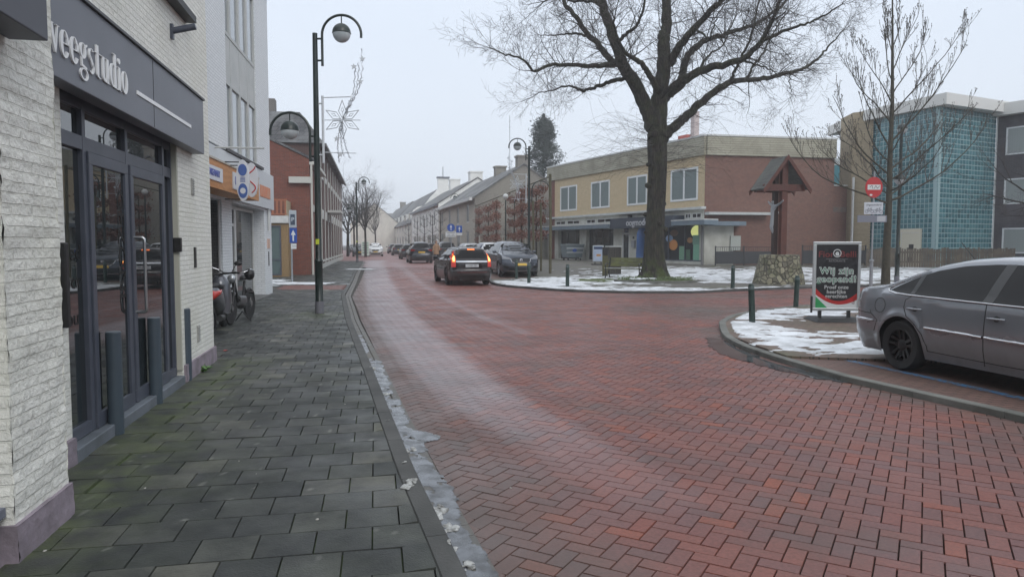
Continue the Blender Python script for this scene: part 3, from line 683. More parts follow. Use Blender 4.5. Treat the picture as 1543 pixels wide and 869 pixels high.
# strips
wp=P('cream_panel',(.47,.48,.47),.55,col2=(.40,.42,.41),ns=2)
wg=P('painted_sky_pane',(.26,.29,.31),.03,ior=1.9)  # pale base colour stands in for bright sky mirrored in these panes
for (a_,b_,n) in ((sD(17.25),sD(21.25),4),(sD(13.1),sD(14.9),2)):
    for i in range(n):
        p,q=a_+(b_-a_)*i/n,a_+(b_-a_)*(i+1)/n
        win(B2,p+.002,q-.002,3.86,5.58,.02,wp,wg,1,1,.09,.08,curtain=None)
        win(B2,p+.002,q-.002,6.68,8.68,.02,wp,wg,1,1,.09,.08,curtain=None)
        MB().box(p+.012,q-.012,.035,.07,5.585,6.675).build('panel',wp,B2)
MB().box(sD(15.2),sD(17.2),-.10,-.001,3.80,9.3).build('pier',whitebrick2,B2)
MB().box(sD(17.0),sD(21.5),-.14,.0,3.78,3.85).build('ledge',P('dark_ledge',(.05,.05,.055),.6),B2)
MB().box(sD(11),e-.02,-.10,-.001,2.68,3.76).build('panel',P('white_cladding',(.55,.58,.61),.4),B2)
MB().box(sD(21.0),sD(22.6),-.115,-.1005,2.98,3.32).build('banner',P('orange_print',(.62,.19,.08),.5,col2=(.55,.3,.2),ns=6),B2)
win(B2,sD(17.95),sD(19.6),.05,2.60,.30,white,glass,2,1,.09,.07,zsplit=[2.1])
win(B2,sD(19.62),sD(22.05),.05,2.60,.30,white,glass,1,1,.08,.07,zsplit=[])
MB().box(sD(17.9),sD(22.1),-.16,.3,-.03,.035).build('doorstep',P('step_stone',(.16,.16,.155),.8,col2=(.10,.10,.10),ns=4),B2)
# orange sign box
sb=thing('sign_box','long orange wood effect snack bar sign box with blue letters on white boards','sign',(-5.75,10,0),A2)
m,t,b=nt('orange_wood'); wv=N(t,'ShaderNodeTexWave',i_Scale=2.5,i_Distortion=6.,i_Detail=3.,bands_direction='Z'); tc=t.nodes.new('ShaderNodeTexCoord'); t.links.new(tc.outputs['Object'],wv.inputs['Vector'])
t.links.new(mixc(t,wv.outputs['Fac'],(.46,.20,.06),(.54,.25,.085)),b.inputs['Base Color']); b.inputs['Roughness'].default_value=.5
bx_=MB().box(sD(12.6),sD(18.1),-.62,-.105,2.72,3.26).build('casing',m,sb); MB().box(sD(12.6)-.01,sD(18.1)+.01,-.64,-.10,3.262,3.30).build('cap',P('cream_trim',(.45,.42,.36),.5),sb)
blue_l=P('blue_letter',(.03,.06,.32),.4); boardm=P('sign_board_white',(.62,.64,.68),.4)
for s0,s1,tx,hh,ss in ((13.0,14.35,'TAKEAWAY',.27,.17),(15.25,16.45,'MARIETA',.36,.24),(16.75,17.7,'EETHUIS',.25,.16)):
    b_=MB().box(sD(s0),sD(s1),-.645,-.622,2.99-hh/2,2.99+hh/2).build('board',boardm,sb)
    t_=text('lettering',tx,blue_l,b_,ss,FR(((sD(s0)+sD(s1))/2,-.648,2.99),(1,0,0)),.003,.95 if tx!='MARIETA' else .9,bold=.006)
# oval hanging sign, perpendicular to the facade
ov=thing('hanging_sign','white oval hanging sign with blue emblem in front of the orange sign box','sign',(-5.75,10,0),A2)
def ellpts(cx,cz,rx,rz,n=32): return [(cx+rx*math.cos(2*PI*i/n),cz+rz*math.sin(2*PI*i/n)) for i in range(n)]
sx_=sD(14.55)
MB().prism(ellpts(-.98,2.93,.13,.42),'x',sx_,sx_+.06).build('board',boardm,ov,smooth=30)
mb=MB(); mb.prism(ellpts(-.98,3.14,.085,.12),'x',sx_-.006,sx_-.001); mb.prism(ellpts(-.98,2.72,.09,.15),'x',sx_-.006,sx_-.001)
for i in range(4): mb.box(sx_-.006,sx_-.001,-1.03,-.93,2.90+i*.028,2.912+i*.028)
mb.build('emblem',P('emblem_blue',(.06,.12,.35),.4),ov)
mb=MB().prism(ellpts(-.98,2.72,.055,.06),'x',sx_-.009,sx_-.0065); mb.build('emblem_patch',boardm,ov)
MB().cyl((sx_+.03,-.62,3.30),(sx_+.03,-1.0,3.30),.012).build('bracket',black,ov); MB().cyl((sx_+.03,-.62,2.55),(sx_+.03,-1.0,2.55),.012).build('bracket',black,ov)
ov2=thing('hanging_sign','smaller white oval hanging sign with red squiggle, behind the blue emblem sign','sign',(-5.75,10,0),A2)
sx_=sD(15.0); MB().prism(ellpts(-1.06,2.98,.13,.36),'x',sx_,sx_+.06).build('board',boardm,ov2,smooth=30)
mb=MB(); mb.tube([(sx_-.004,-1.06-.08*math.cos(q*1.3),3.26-.55*q/6) for q in np.linspace(0,6,30)],.012,6); mb.build('emblem',P('emblem_red',(.5,.03,.03),.4),ov2)
MB().cyl((sx_+.03,-.62,3.28),(sx_+.03,-1.0,3.28),.012).build('bracket',black,ov2)
MB().cyl((sD(16),0,3.72),(sD(16),-1.15,3.72),.022).cyl((sD(16),-.0,3.68),(sD(16),-.06,3.76),.06).build('flagpole_rod',P('rod_grey',(.45,.46,.46),.4),B2,smooth=40)
MB().cyl((sD(22.6),-.05,2.0),(sD(22.6),-.05,2.9),.035).build('downpipe',white,B2)
MB().box(sD(22.5),sD(22.9),-.02,-.001,1.45,1.75).build('notice',P('orange_white_notice',(.6,.4,.32),.5),B2); MB().box(sD(22.68),sD(22.74),-.02,-.001,.9,1.35).build('strip',black,B2)
# ---------------------------------------------------------------- third left: red brick house with sloping side wall
B3=thing('brick_house','red brick house on the left with white downpipe and sloping side wall','building',(-9.93,35.4,.05),A1)
mb=MB(); ops=[(1.2,2.3,.1,3.2),(3.2,4.6,.5,3.1),(1.3,2.2,3.75,5.15),(3.4,4.5,3.75,5.15)]
facade(mb,0,6.6,-.1,5.75,ops); 
mb.add([(0,0,-.1),(0,0,5.75),(0,4.3,7.75),(0,9,7.75),(0,9,-.1)],[(0,1,2,3,4)]); mb.build('wall',redbrick,B3)
MB().add([(-.06,-.3,5.62),(6.6,-.3,5.62),(6.6,4.3,7.80),(-.06,4.3,7.80),(-.06,-.3,5.74),(6.6,-.3,5.74),(6.6,4.3,7.92),(-.06,4.3,7.92)],[(0,3,2,1),(4,5,6,7),(0,1,5,4),(0,4,7,3),(1,2,6,5),(2,3,7,6)]).build('roof',roofmat('slate_roof',(.075,.078,.085),(.10,.10,.105)),B3)
MB().box(-.05,6.6,-.36,-.0,5.45,5.62).build('gutter',P('cream_gutter',(.5,.5,.46),.5),B3,bevel=.02)
MB().cyl((-.03,-.10,0),(-.03,-.10,5.5),.055).build('downpipe',P('cream_pipe',(.50,.49,.45),.5),B3,smooth=40)
MB().box(-.25,-.03,-.1,.95,4.55,4.85).build('corbel',P('cream_pipe2',(.5,.5,.46),.5),B3)
for o in ops: win(B3,o[0],o[1],o[2],o[3],.06,P('brown_frame',(.22,.17,.13),.6),glass,1,1,.09,.06)
MB().box(1.0,4.8,-.03,-.001,3.25,3.6).build('lintel',P('cream_lintel',(.42,.42,.39),.6),B3)
# annex with balcony, in front of the side wall
an=thing('annex','low annex with white fascia, window and wooden balcony rail against the red brick side wall','annex',(-10.55,33.7,.05),A1-PI/2)
# local x = to the right (toward street), y = away ; front at y=0
xfm=Matrix.Identity(4)
mb=MB(); facade(mb,-2.6,.05,0,2.55,[(-2.4,-.27,.12,2.45,.1)]); shell(mb,-2.6,.05,0,2.55,0,1.7); mb.build('wall',P('osb_board',(.30,.20,.10),.8,col2=(.20,.13,.06),ns=18),an)
win(an,-2.4,-.27,.12,2.45,-.02,frame_grey,P('pale_pane',(.10,.14,.14),.1),2,1,.07,.08,zsplit=[.85])
MB().box(-2.6,.08,-.12,1.7,2.56,2.90).build('fascia',white,an,bevel=.01)
mb=MB().box(-2.6,.02,-.08,-.04,3.60,3.68).box(-2.6,.02,-.08,-.04,2.95,3.0)
for i in range(14): mb.box(-2.55+i*.19,-2.47+i*.19,-.075,-.045,3.0,3.6)
mb.build('railing',P('red_cedar',(.33,.13,.07),.7),an); MB().box(-.06,.02,-.06,1.6,2.92,3.62).build('side_screen',P('pale_wood',(.42,.36,.25),.7),an)
# ---------------------------------------------------------------- fourth left: dark brick terrace with hipped roof
o4=Vector((-9.93,35.4))+fd*6.75
B4=thing('terrace_house','tall dark brick terrace with white window bands beyond the red brick house','building',(o4.x,o4.y,.1),A1)
Lb=29; mb=MB(); ops=[]
for i in range(9):
    a_=1.0+i*3.15; ops+=[(a_,a_+1.25,.6,2.9),(a_,a_+1.25,3.9,5.4),(a_,a_+1.25,5.85,6.9)]
facade(mb,0,Lb,-.2,7.35,ops); shell(mb,0,Lb,-.2,7.35,0,9); mb.build('wall',darkredbrick,B4)
for o in ops: win(B4,*o[:4],.05,white,glass,1,1,.08,.06)
cb=P('cream_band',(.50,.51,.49),.6)
for i in range(9):
    a_=1.0+i*3.15
    MB().box(a_-.18,a_-.002,-.04,.0,.1,7.0).build('pilaster',cb,B4)
    MB().box(a_-.1,a_+1.4,-.10,-.001,.48,.6).build('sill',cb,B4); MB().box(a_-.1,a_+1.4,-.06,-.001,3.05,3.6).build('lintel',cb,B4); MB().box(a_-.1,a_+1.4,-.06,-.001,5.42,5.75).build('lintel',cb,B4)
MB().box(-.03,Lb,-.06,-.001,-.2,.35).build('plinth',cb,B4)
mb=MB(); mb.box(6,10,-.9,-.045,3.62,3.78); mb.build('canopy',cb,B4)
mb=MB(); v=[(-.2,-.3,7.35),(Lb,-.3,7.35),(Lb,9.3,7.35),(-.2,9.3,7.35),(1.1,1.15,9.3),(Lb,1.15,9.3),(Lb,9,9.3),(1.1,9,9.3)]
mb.add(v,[(0,1,5,4),(0,4,7,3),(4,5,6,7),(0,3,2,1),(1,2,6,5),(2,3,7,6)]); mb.build('roof',MATS['slate_roof'],B4)
MB().box(1.4,2.2,2.6,3.4,9.2,10.1).build('chimney',P('chimney_dark',(.16,.15,.14),.8),B4)
MB().box(-.15,Lb,-.42,-.28,7.2,7.36).build('gutter',P('dark_gutter',(.12,.12,.12),.6),B4)
# ---------------------------------------------------------------- right: flat roofed shop
yb=BR('yellow_brick',(.70,.56,.35),(.61,.48,.29),(.45,.37,.26),.22,.065,.010,.35,.85,stain=(.55,.43,.27))
sid=BR('grey_yellow_siding',(.45,.43,.34),(.40,.38,.30),(.19,.18,.14),6.,.13,.012,.5,.7,stain=(.18,.17,.12))
P0=Vector((3.07,58.8)); P1=Vector((11.07,41.45)); dv=(P1-P0); LS=dv.length; AS=math.atan2(dv.y,dv.x)
SH=thing('shop_building','flat roofed two storey yellow brick shop with blue grey canopy and display windows','building',(P0.x,P0.y,.36),AS)
def spx(px):  # station on the shop front for a photo column
    q=(px-CX)/F; # P0+dv*t ; x = q*y
    tt=(q*P0.y-P0.x)/(dv.x-q*dv.y); return tt*LS
hz=lambda z: z-.36
ztop=7.55
mb=MB()
wins=[(844,869),(890,918),(944,974),(1009,1050)]
ops=[(spx(a_),spx(b_),3.83,5.78,.1) for a_,b_ in wins]
# upper front
facade(mb,0.9,LS,3.3,6.35,ops); mb.build('wall',yb,SH)
mb=MB().box(-.0,.9,.001,9,0,6.35); mb.build('wall',redbrick,SH)
mb=MB().box(-.25,LS+.05,-.12,.3,6.352,ztop-.12); mb.build('fascia',sid,SH); MB().box(-.3,LS+.08,-.16,.5,ztop-.118,ztop-.02).build('roof_edge',white,SH)
for o in ops: win(SH,o[0]+.01,o[1]-.01,3.84,5.77,-.03,P('upvc_white',(.72,.74,.75),.35),curt2 if 0 else glass,2,1,.12,.09,curtain=curt2)
# ground floor: concrete frame
conc=P('shop_concrete',(.58,.58,.53),.85,col2=(.42,.42,.37),ns=1.4,bs=20,bstr=.15)
xs_=[spx(q) for q in (831,839,872,882,924,937,957,972,1055)]
go=[(spx(841),spx(873),.12,2.35,.35),(spx(883),spx(924),.12,2.35,.35),(spx(937),spx(948),.02,2.42,.15),(spx(961),spx(1057),.25,2.45,.25)]
mb=MB(); facade(mb,0.9,LS,0,3.3,go); mb.build('ground_floor_wall',conc,SH)
shopdark=P('shop_interior',(.012,.013,.014),.05,ior=1.7)
win(SH,go[0][0],go[0][1],.12,2.35,.28,black,shopdark,3,1,.06,.06); win(SH,go[1][0],go[1][1],.12,2.35,.28,black,shopdark,4,1,.06,.06)
d_=MB(); a_,b_=go[2][0],go[2][1]; d_.box(a_,b_,.02,.08,.02,.12).box(a_,b_,.02,.08,1.93,2.03).box(a_,b_,.02,.08,2.36,2.42).box(a_,a_+.12,.02,.08,.12,2.36).box(b_-.12,b_,.02,.08,.12,2.36)
d_=d_.build('door',white,SH); MB().box(a_+.1,b_-.1,.05,.06,.1,2.38).build('pane',glass,d_)
# lit display window: frame, coloured display stands inside
mb=MB(); a_,b_=go[3][0],go[3][1]
fr=MB().box(a_,b_,.02,.09,.25,.33).box(a_,b_,.02,.09,2.37,2.45).box(a_,a_+.1,.02,.09,.33,2.37).box(b_-.1,b_,.02,.09,.33,2.37)
for q in (.36,.5,.75): fr.box(a_+(b_-a_)*q-.03,a_+(b_-a_)*q+.03,.02,.09,.33,2.37)
fr=fr.build('window',frame_grey,SH)
MB().box(a_+.002,b_-.002,.235,.25,.25,2.45).build('display_back',P('display_dark',(.025,.03,.035),.25),fr)
def disc(x,z,rx,rz,col,nm,y=.19,em=0):
    MB().prism(ellpts(x,z,rx,rz,20),'y',y,y+.03).build('display_item',P(nm,col,.5,emit=col if em else None,es=em),fr)
dx=lambda px: spx(px)
disc(dx(1010),1.22,.42,.33,(.75,.32,.10),'orange_disc'); disc(dx(1004),1.62,.35,.22,(.35,.48,.70),'pale_blue_disc'); disc(dx(1047.5),2.0,.68,.40,(.75,.80,.30),'lit_yellow_lamp',em=.35); disc(dx(1011),1.95,.4,.2,(.16,.09,.06),'brown_basket'); disc(dx(1035),1.5,.25,.17,(.42,.22,.10),'tan_item')
for pa,pb,za,zb,col,nm in ((1020,1028,.3,1.15,(.20,.38,.26),'green_stand'),(1028,1036,.3,.95,(.10,.20,.13),'dark_green_stand'),(1041,1051,.3,1.25,(.22,.48,.34),'mint_stand'),(1040,1053,1.25,1.8,(.18,.34,.26),'sage_stand'),(1052,1056,.3,.75,(.45,.10,.05),'red_cloth')):
    MB().box(dx(pa),dx(pb),.15,.21,za,zb).build('display_stand',P(nm,col,.5),fr)
# fascia boards
MB().box(.2,spx(934),-1.0,.0,2.36,2.62).build('canopy',P('blue_grey_canopy',(.16,.21,.26),.5,col2=(.125,.165,.20),ns=2),SH)
MB().box(spx(1031),LS+1.2,-1.0,-.0,2.36,2.62).build('canopy',MATS['blue_grey_canopy'],SH); MB().box(.2,spx(934),-1.03,0,2.622,2.68).build('canopy_edge',white,SH); MB().box(spx(1031),LS+1.2,-1.03,0,2.622,2.68).build('canopy_edge',white,SH)
sg=MB().box(spx(934)+.05,spx(1031)-.05,-.85,-.0,2.30,2.98).build('sign_fascia',P('navy_fascia',(.035,.045,.065),.5),SH)
text('lettering','oogmode',P('grey_letter',(.55,.56,.58),.4),sg,.62,FR((spx(975),-.86,2.64),(1,0,0)),.01,1.0)
MB().box(.0,LS+.15,-.35,-.002,3.28,3.42).build('ledge',P('pale_ledge',(.50,.52,.52),.6,col2=(.40,.42,.42),ns=2),SH)
for pa,pb in ((838,852),(855,873),(884,897),(900,923),(1032,1040),(1042,1056)):
    win(SH,dx(pa),dx(pb),2.78,3.08,-.03,white,shopdark,2,1,.05,.04,name='clerestory_window')
MB().box(dx(953),dx(958),-.15,0,1.05,1.5).build('letterbox',P('grey_box',(.3,.31,.33),.5),SH,bevel=.02)
MB().box(dx(953.2),dx(955.5),-.02,0,1.62,1.78).build('house_number',black,SH)
for q in (948,): MB().cyl((dx(q+4),-.1,3.15),(dx(q+4),-.3,3.1),.12).build('floodlight',black,SH)
MB().box(LS-.12,LS-.02,-.1,-.002,0,2.3).build('downpipe',P('pipe_grey',(.22,.22,.22),.6),SH)
# side wall: separate frame, from P1 to (19.2,43)
P2=Vector((19.2,43.05)); dw=P2-P1; LW=dw.length; AW=math.atan2(dw.y,dw.x)
sw=Matrix.Rotation(AW-AS,4,'Z'); sw.translation=Vector((LS,0,0))
def xb(x0,x1,y0,y1,z0,z1,nm,mt): return MB().box(x0,x1,y0,y1,z0,z1).xf(sw).build(nm,mt,SH)
rb=BR('shop_red_brick',(.25,.105,.075),(.18,.07,.055),(.22,.18,.15),.22,.065,.011,.35,.85,stain=(.15,.075,.06),stainscale=.35)
xb(.01,LW,0.0,9,2.45,6.35,'wall',rb); xb(1.85,LW,0,9,0,2.449,'wall',rb); xb(.01,1.849,-.02,5,0,2.449,'ground_floor_wall',conc)
xb(.06,LW+.03,-.14,.3,6.352,ztop-.12,'fascia',sid); xb(.09,LW+.05,-.18,9,ztop-.118,ztop-.02,'roof_edge',white)
xb(.02,3.95,-.55,-.02,2.95,3.10,'ledge',MATS['pale_ledge']); xb(.02,2.2,-.8,-.025,2.32,2.56,'canopy',MATS['blue_grey_canopy'])
xb(LW+.003,LW+1.25,.3,6,0,4.75,'wall',rb)
xb(LW+.003,LW+1.3,.2,6,4.752,4.82,'roof_edge',white); xb(LW-.35,LW+1.25,.24,.299,3.2,3.5,'stained_patch',P('stain_patch',(.14,.12,.11),.9,col2=(.2,.14,.11),ns=5))
xb(1.62,2.25,-.12,-.021,.9,1.75,'meter_box',P('meter_white',(.42,.45,.42),.5)); xb(4.42,5.1,-.08,-.001,3.05,3.18,'vent_cover',white)
# roof bits
mb=MB(); rng=[]
for k_ in range(2): mb.tube([(9.6+3*math.cos(q)*.55-4,4+1.1*math.sin(q),7.6+.45*k_+.1) for q in np.linspace(0,2*PI,20)],.02,4)
for q in np.linspace(0,2*PI,9): mb.cyl((5.6+1.65*math.cos(q),4+1.1*math.sin(q),7.45),(5.6+1.65*math.cos(q),4+1.1*math.sin(q),8.2),.02,None,4)
mb.build('roof_railing',P('rail_pale',(.4,.42,.43),.5),SH)
MB().box(11.4,12.4,4,5,7.4,8.7).build('roof_unit',P('red_unit',(.42,.10,.08),.6),SH); MB().box(12.5,12.9,4.2,4.6,7.4,10.2).build('roof_flue',P('pink_flue',(.45,.38,.37),.6),SH); MB().cyl((12.7,4.4,10.2),(12.7,4.4,11.6),.02).build('roof_mast',steel,SH)
# ---------------------------------------------------------------- glass block building
def wallbox(name,a,b,z0,z1,th,mt,par,off=0.0):
    a=Vector(a);b=Vector(b);d=(b-a).normalized(); n_=Vector((-d.y,d.x))
    A_=math.atan2(d.y,d.x); M_=Matrix.Rotation(A_,4,'Z'); M_.translation=Vector((a.x,a.y,0)); L_=(b-a).length
    return MB().box(0,L_,off,off+th,z0,z1).xf(M_).build(name,mt,par)
C0=Vector((21.05,42.3));C1=Vector((22.4,38.0));C2=Vector((27.0,40.4))
GB=thing('stairwell_building','stair tower clad in turquoise glass blocks with a white flat roof edge','building',(C1.x,C1.y,.37))
def gblock(name,a,b,z0,z1,par,org):
    """wall of glass blocks: white grid with small glossy panels"""
    a=Vector(a)-org;b=Vector(b)-org; d=(b-a).normalized(); A_=math.atan2(d.y,d.x); M_=Matrix.Rotation(A_,4,'Z'); M_.translation=Vector((a.x,a.y,0)); L_=(b-a).length
    bs=.26; n=int(L_/bs); w_=L_/n; m_=int((z1-z0)/bs); h=(z1-z0)/m_
    back=MB().box(0,L_,.03,.2,z0,z1).xf(M_).build(name,P('block_mortar',(.27,.39,.41),.5),par)
    v=[];rn=[]
    mb=MB()
    for i in range(n):
        for j in range(m_):
            x0,x1=i*w_+.026,(i+1)*w_-.024; q0,q1=z0+j*h+.024,z0+(j+1)*h-.024; e=.025
            mb.add([(x0,.028,q0),(x1,.028,q0),(x1,.028,q1),(x0,.028,q1),(x0+e,.0,q0+e),(x1-e,.0,q0+e),(x1-e,0,q1-e),(x0+e,0,q1-e)],[(4,5,6,7),(0,1,5,4),(1,2,6,5),(2,3,7,6),(3,0,4,7)])
    mb.xf(M_); g_=mb.build('glass_blocks',gbm,back,norm=False)
    fin(g_.data,[('rnd','FACE',np.repeat(RNG.random(n*m_),5))])
m,t,b=nt('turquoise_glass_block'); r_=N(t,'ShaderNodeAttribute',attribute_name='rnd').outputs['Fac']
t.links.new(ramp(t,[(0,(.035,.12,.145)),(.5,(.055,.17,.20)),(1,(.09,.235,.265))],r_),b.inputs['Base Color']); b.inputs['Roughness'].default_value=.12; b.inputs['Specular IOR Level'].default_value=.7; gbm=m
bump(t,b,noi(t,12,3),.2,.02)
gblock('glass_block_wall',C0,C1,.0,8.45,GB,C1); gblock('glass_block_wall',C1,C2,.0,8.45,GB,C1)
# interior hidden, roof edges
def rel(p): return Vector(p)-C1
off=Vector((-.25,-.35))
def slabpoly(name,poly,z0,z1,mt,par): return MB().prism([tuple(p) for p in poly],'z',z0,z1).build(name,mt,par)
slabpoly('roof_edge',[rel(C0)+Vector((-.5,.3)),rel(C1)+Vector((-.05,-.6)),rel(C2)+Vector((.3,-.5)),rel(C2)+Vector((.5,6)),rel(C0)+Vector((0,6))],8.46,9.05,P('roof_white',(.62,.62,.60),.5),GB)
slabpoly('core',[rel(C0)+Vector((.4,.1)),rel(C1)+Vector((.25,.4)),rel(C2)+Vector((-.2,.3)),rel(C2)+Vector((.0,5)),rel(C0)+Vector((.5,5))],0,8.45,P('core_grey',(.2,.24,.25),.8),GB)
# beige tower to the left of the glass
bt_=BR('beige_brick',(.40,.33,.22),(.34,.28,.19),(.25,.21,.15),.24,.075,.012,.5,.85)
slabpoly('brick_fin',[rel((20.15,42.9)),rel((21.0,42.15)),rel((21.3,44)),rel((20.4,45))],0,9.0,bt_,GB)
MB().box(-2.26,-2.18,4.6,4.75,0,5.2).build('trim',white,GB)
# cream door panel
q=Vector((-.9,.3)); d=(C1-C0).normalized()
a_=C1-d*2.35; b_=C1-d*.85
n_=Vector((d.y,-d.x)); n_=-n_ if n_.x>0 else n_
M_=Matrix.Rotation(math.atan2(d.y,d.x),4,'Z'); o=rel(a_); M_.translation=Vector((o.x,o.y,0))
cd=MB().box(0,1.5,-.08,-.003,.0,2.1).xf(M_).build('door_panel',P('cream_door',(.58,.56,.46),.5),GB)
MB().box(.75,1.05,-.10,-.081,.95,1.25).box(.75,1.05,-.10,-.081,.25,.55).xf(M_).build('door_light',black,cd)
MB().box(.2,.23,-.1,-.081,.05,1.9).box(.2,1.35,-.1,-.081,1.87,1.9).xf(M_).build('moulding',white,cd)
# dark brick wing
C3=Vector((29.2,36.6))
W0=C2+(C3-C2)*0; dW=(C3-C2); LWg=dW.length; AWg=math.atan2(dW.y,dW.x)
WG=thing('flats_building','dark slate brick flats with large white framed windows on three floors at the right edge','building',(C2.x,C2.y,.37),AWg)
sb_=BR('slate_brick',(.075,.07,.08),(.11,.10,.115),(.045,.043,.05),.24,.06,.012,.6,.8,stain=(.15,.13,.15))
def wpx(px):
    q=(px-CX)/F; tt=(q*C2.y-C2.x)/(dW.x-q*dW.y); return tt*LWg
x0_=wpx(1508)
mb=MB(); ops=[(x0_,x0_+3.2,.75,2.15),(x0_,x0_+3.2,3.45,4.85),(x0_,x0_+3.2,6.15,7.65)]
facade(mb,0.02,9,0,8.3,ops); mb.box(9,12,0.0,8,0,8.3); mb.build('wall',sb_,WG)
for o in ops: win(WG,o[0],o[1],o[2],o[3],-.02,MATS['upvc_white'],P('pane_grey',(.04,.05,.055),.04,ior=1.7),2,1,.08,.08,curtain=curt)
MB().box(-.2,12,-.45,.6,8.31,8.95).build('roof_edge',MATS['roof_white'],WG); MB().box(.0,.07,-.03,0,0,8.3).build('trim',white,WG)
MB().box(-.0,12,.6,8,8.3,8.6).build('roof',MATS['roof_white'],WG)
# building behind the low wall, greenish glass
BG=thing('back_building','pale building with turquoise glazing seen between the shop and the stair tower','building',(20.2,52,.37))
MB().box(0,5,0,6,0,7.4).build('wall',P('pale_render',(.42,.45,.45),.8),BG); win(BG,.4,4.6,4.2,7.0,-.06,white,P('turquoise_pane',(.07,.22,.26),.1),4,1,.08,.05)
# ---------------------------------------------------------------- right row of houses down the street
HO=Vector((-3.1,60)); hd=Vector((-.243,.970)); 
def rowhouse(name,label,s0,s1,he,hr,dep,wm,rm,chim=(),gables=None,wins=(),shopfront=None,zb=.15,yr=None,fm=None):
    o=HO+hd*s1; h=thing(name,label,'house',(o.x,o.y,zb),math.atan2(-hd.y,-hd.x)); L_=s1-s0
    ops=list(wins); mb=MB(); facade(mb,0,L_,-.2,he,ops,dep=.1)
    if fm: mb.build('front_wall',fm,h); mb=MB()
    yr=dep/2 if yr is None else yr
    for x in (0,L_): mb.add([(x,0,-.2),(x,0,he),(x,yr,hr),(x,dep,he),(x,dep,-.2)],[(0,1,2,3,4)])
    mb.quad((0,dep,-.2),(L_,dep,-.2),(L_,dep,he),(0,dep,he)); mb.build('wall',wm,h)
    mb=MB(); gable_roof(mb,0,L_,0,dep,he,hr,yr=yr); rf=mb.build('roof',rm,h)
    for o_ in ops: win(h,o_[0],o_[1],o_[2],o_[3],.04,white,glass,2 if o_[1]-o_[0]>1.2 else 1,1,.09,.05)
    for (cx_,cy_,w_,hh,cm) in chim: MB().box(cx_-w_/2,cx_+w_/2,cy_-w_/2,cy_+w_/2,he,hh).box(cx_-w_/2-.08,cx_+w_/2+.08,cy_-w_/2-.08,cy_+w_/2+.08,hh,hh+.15).build('chimney',cm,rf)
    return h
gb=BR('grey_brick',(.30,.28,.25),(.25,.235,.21),(.19,.18,.165),.22,.065,.011,.4,.85,stain=(.33,.31,.26),stainscale=.25)
rt=roofmat('grey_tile_roof',(.13,.13,.135),(.16,.16,.16)); wr=P('white_render',(.84,.84,.81),.8,col2=(.74,.74,.71),ns=1.2); wr2=P('cream_render',(.66,.64,.57),.8,col2=(.55,.53,.48),ns=1.)
ws=lambda n,p,a0,w_,zs: [(a0+i*p,a0+i*p+w_,za,zb_) for i in range(n) for za,zb_ in zs]
hA=rowhouse('gable_house','grey brick house with big side gable and two chimneys, beyond the shop',0,21,5.3,8.1,8.5,gb,rt,
    [(20.2,4.25,.9,8.8,gb),(12,4.25,1.0,8.75,gb)],wins=ws(4,5,2.0,1.3,[(.6,2.6),(3.3,4.9)]),zb=.2,fm=BR('pale_house_brick',(.60,.56,.48),(.53,.49,.42),(.42,.39,.35),.22,.065,.011,.3,.85))
MB().box(0,21.2,-.5,-.25,5.05,5.3).build('gutter',white,hA)
# garage door & porch in the gable side
M_=Matrix.Rotation(PI/2,4,'Z'); M_.translation=Vector((21,0,0))
d_=MB().box(5.2,8.0,-.06,-.003,0,2.5).xf(M_).build('side_door',white,hA); MB().box(5.4,7.8,-.08,-.061,0,2.3).xf(M_).build('panel',frame_grey,d_)
MB().cyl((20.2,3.2,7.3),(20.2,3.2,12.3),.03,None,6).cyl((19.8,3.2,11.8),(20.6,3.2,11.8),.02,None,4).cyl((19.9,3.2,11.3),(20.5,3.2,11.3),.02,None,4).build('aerial',steel,hA)
hB=rowhouse('white_house','white rendered house with grey tile roof and a row of upper windows',21.1,48,6.0,8.9,9,wr,rt,[(25.5,4.5,1.4,9.6,wr),(11,4.5,1.3,10.0,wr)],wins=ws(7,3.4,2.5,1.1,[(3.6,5.3)])+ws(5,5,2,3.2,[(.4,2.6)]))
MB().box(0,27,-.35,-.2,5.75,6.0).build('gutter',frame_grey,hB)
# scrolled white gable wall between B and C
hG=thing('gable_wall','white scrolled gable wall with tall chimney rising above the white house roof','gable wall',((HO+hd*48.6).x,(HO+hd*48.6).y,.15),math.atan2(-hd.y,-hd.x)+PI/2)
pr=[(0,0),(0,5.9),(.2,6.5),(.9,7.0),(1.8,7.2),(2.2,7.7),(2.8,8.5),(3.5,9.2),(3.9,9.7),(3.9,11.3),(5.5,11.3),(5.5,9.7),(6.1,9.2),(7.6,7.8),(9,6.6),(10,5.6),(10,0)]
MB().prism(pr,'y',-.3,.3).build('wall',wr,hG); MB().box(3.75,5.65,-.45,.45,11.3,11.5).build('cap',frame_grey,hG); MB().cyl((4.7,0,11.5),(4.7,0,13.0),.05,None,6).build('finial',frame_grey,hG)
hC=rowhouse('large_roof_house','long house with large grey tile roof and a row of white dormers',49.3,96,4.7,10.4,11,wr2,rt,[],wins=ws(9,5,2,2.4,[(.4,2.8)])+ws(9,5,2.3,1.2,[(3.4,4.8)]))
for i in range(5):
    q=8+i*7.5; dm=MB().box(q,q+2.6,.5,3.2,5.1,6.5).build('dormer',white,hC); MB().box(q+.25,q+2.35,.47,.499,5.3,6.35).build('pane',glass,dm)
hD=rowhouse('distant_house','far brick house under a tall hazy roof at the street end',97,140,4.7,10.6,11,BR('far_brick',(.25,.16,.12),(.2,.13,.1),(.18,.14,.12)),rt,[(20,5.5,1.3,11.6,gb)],wins=ws(8,5,2,1.8,[(.4,2.6),(3.0,4.4)]))
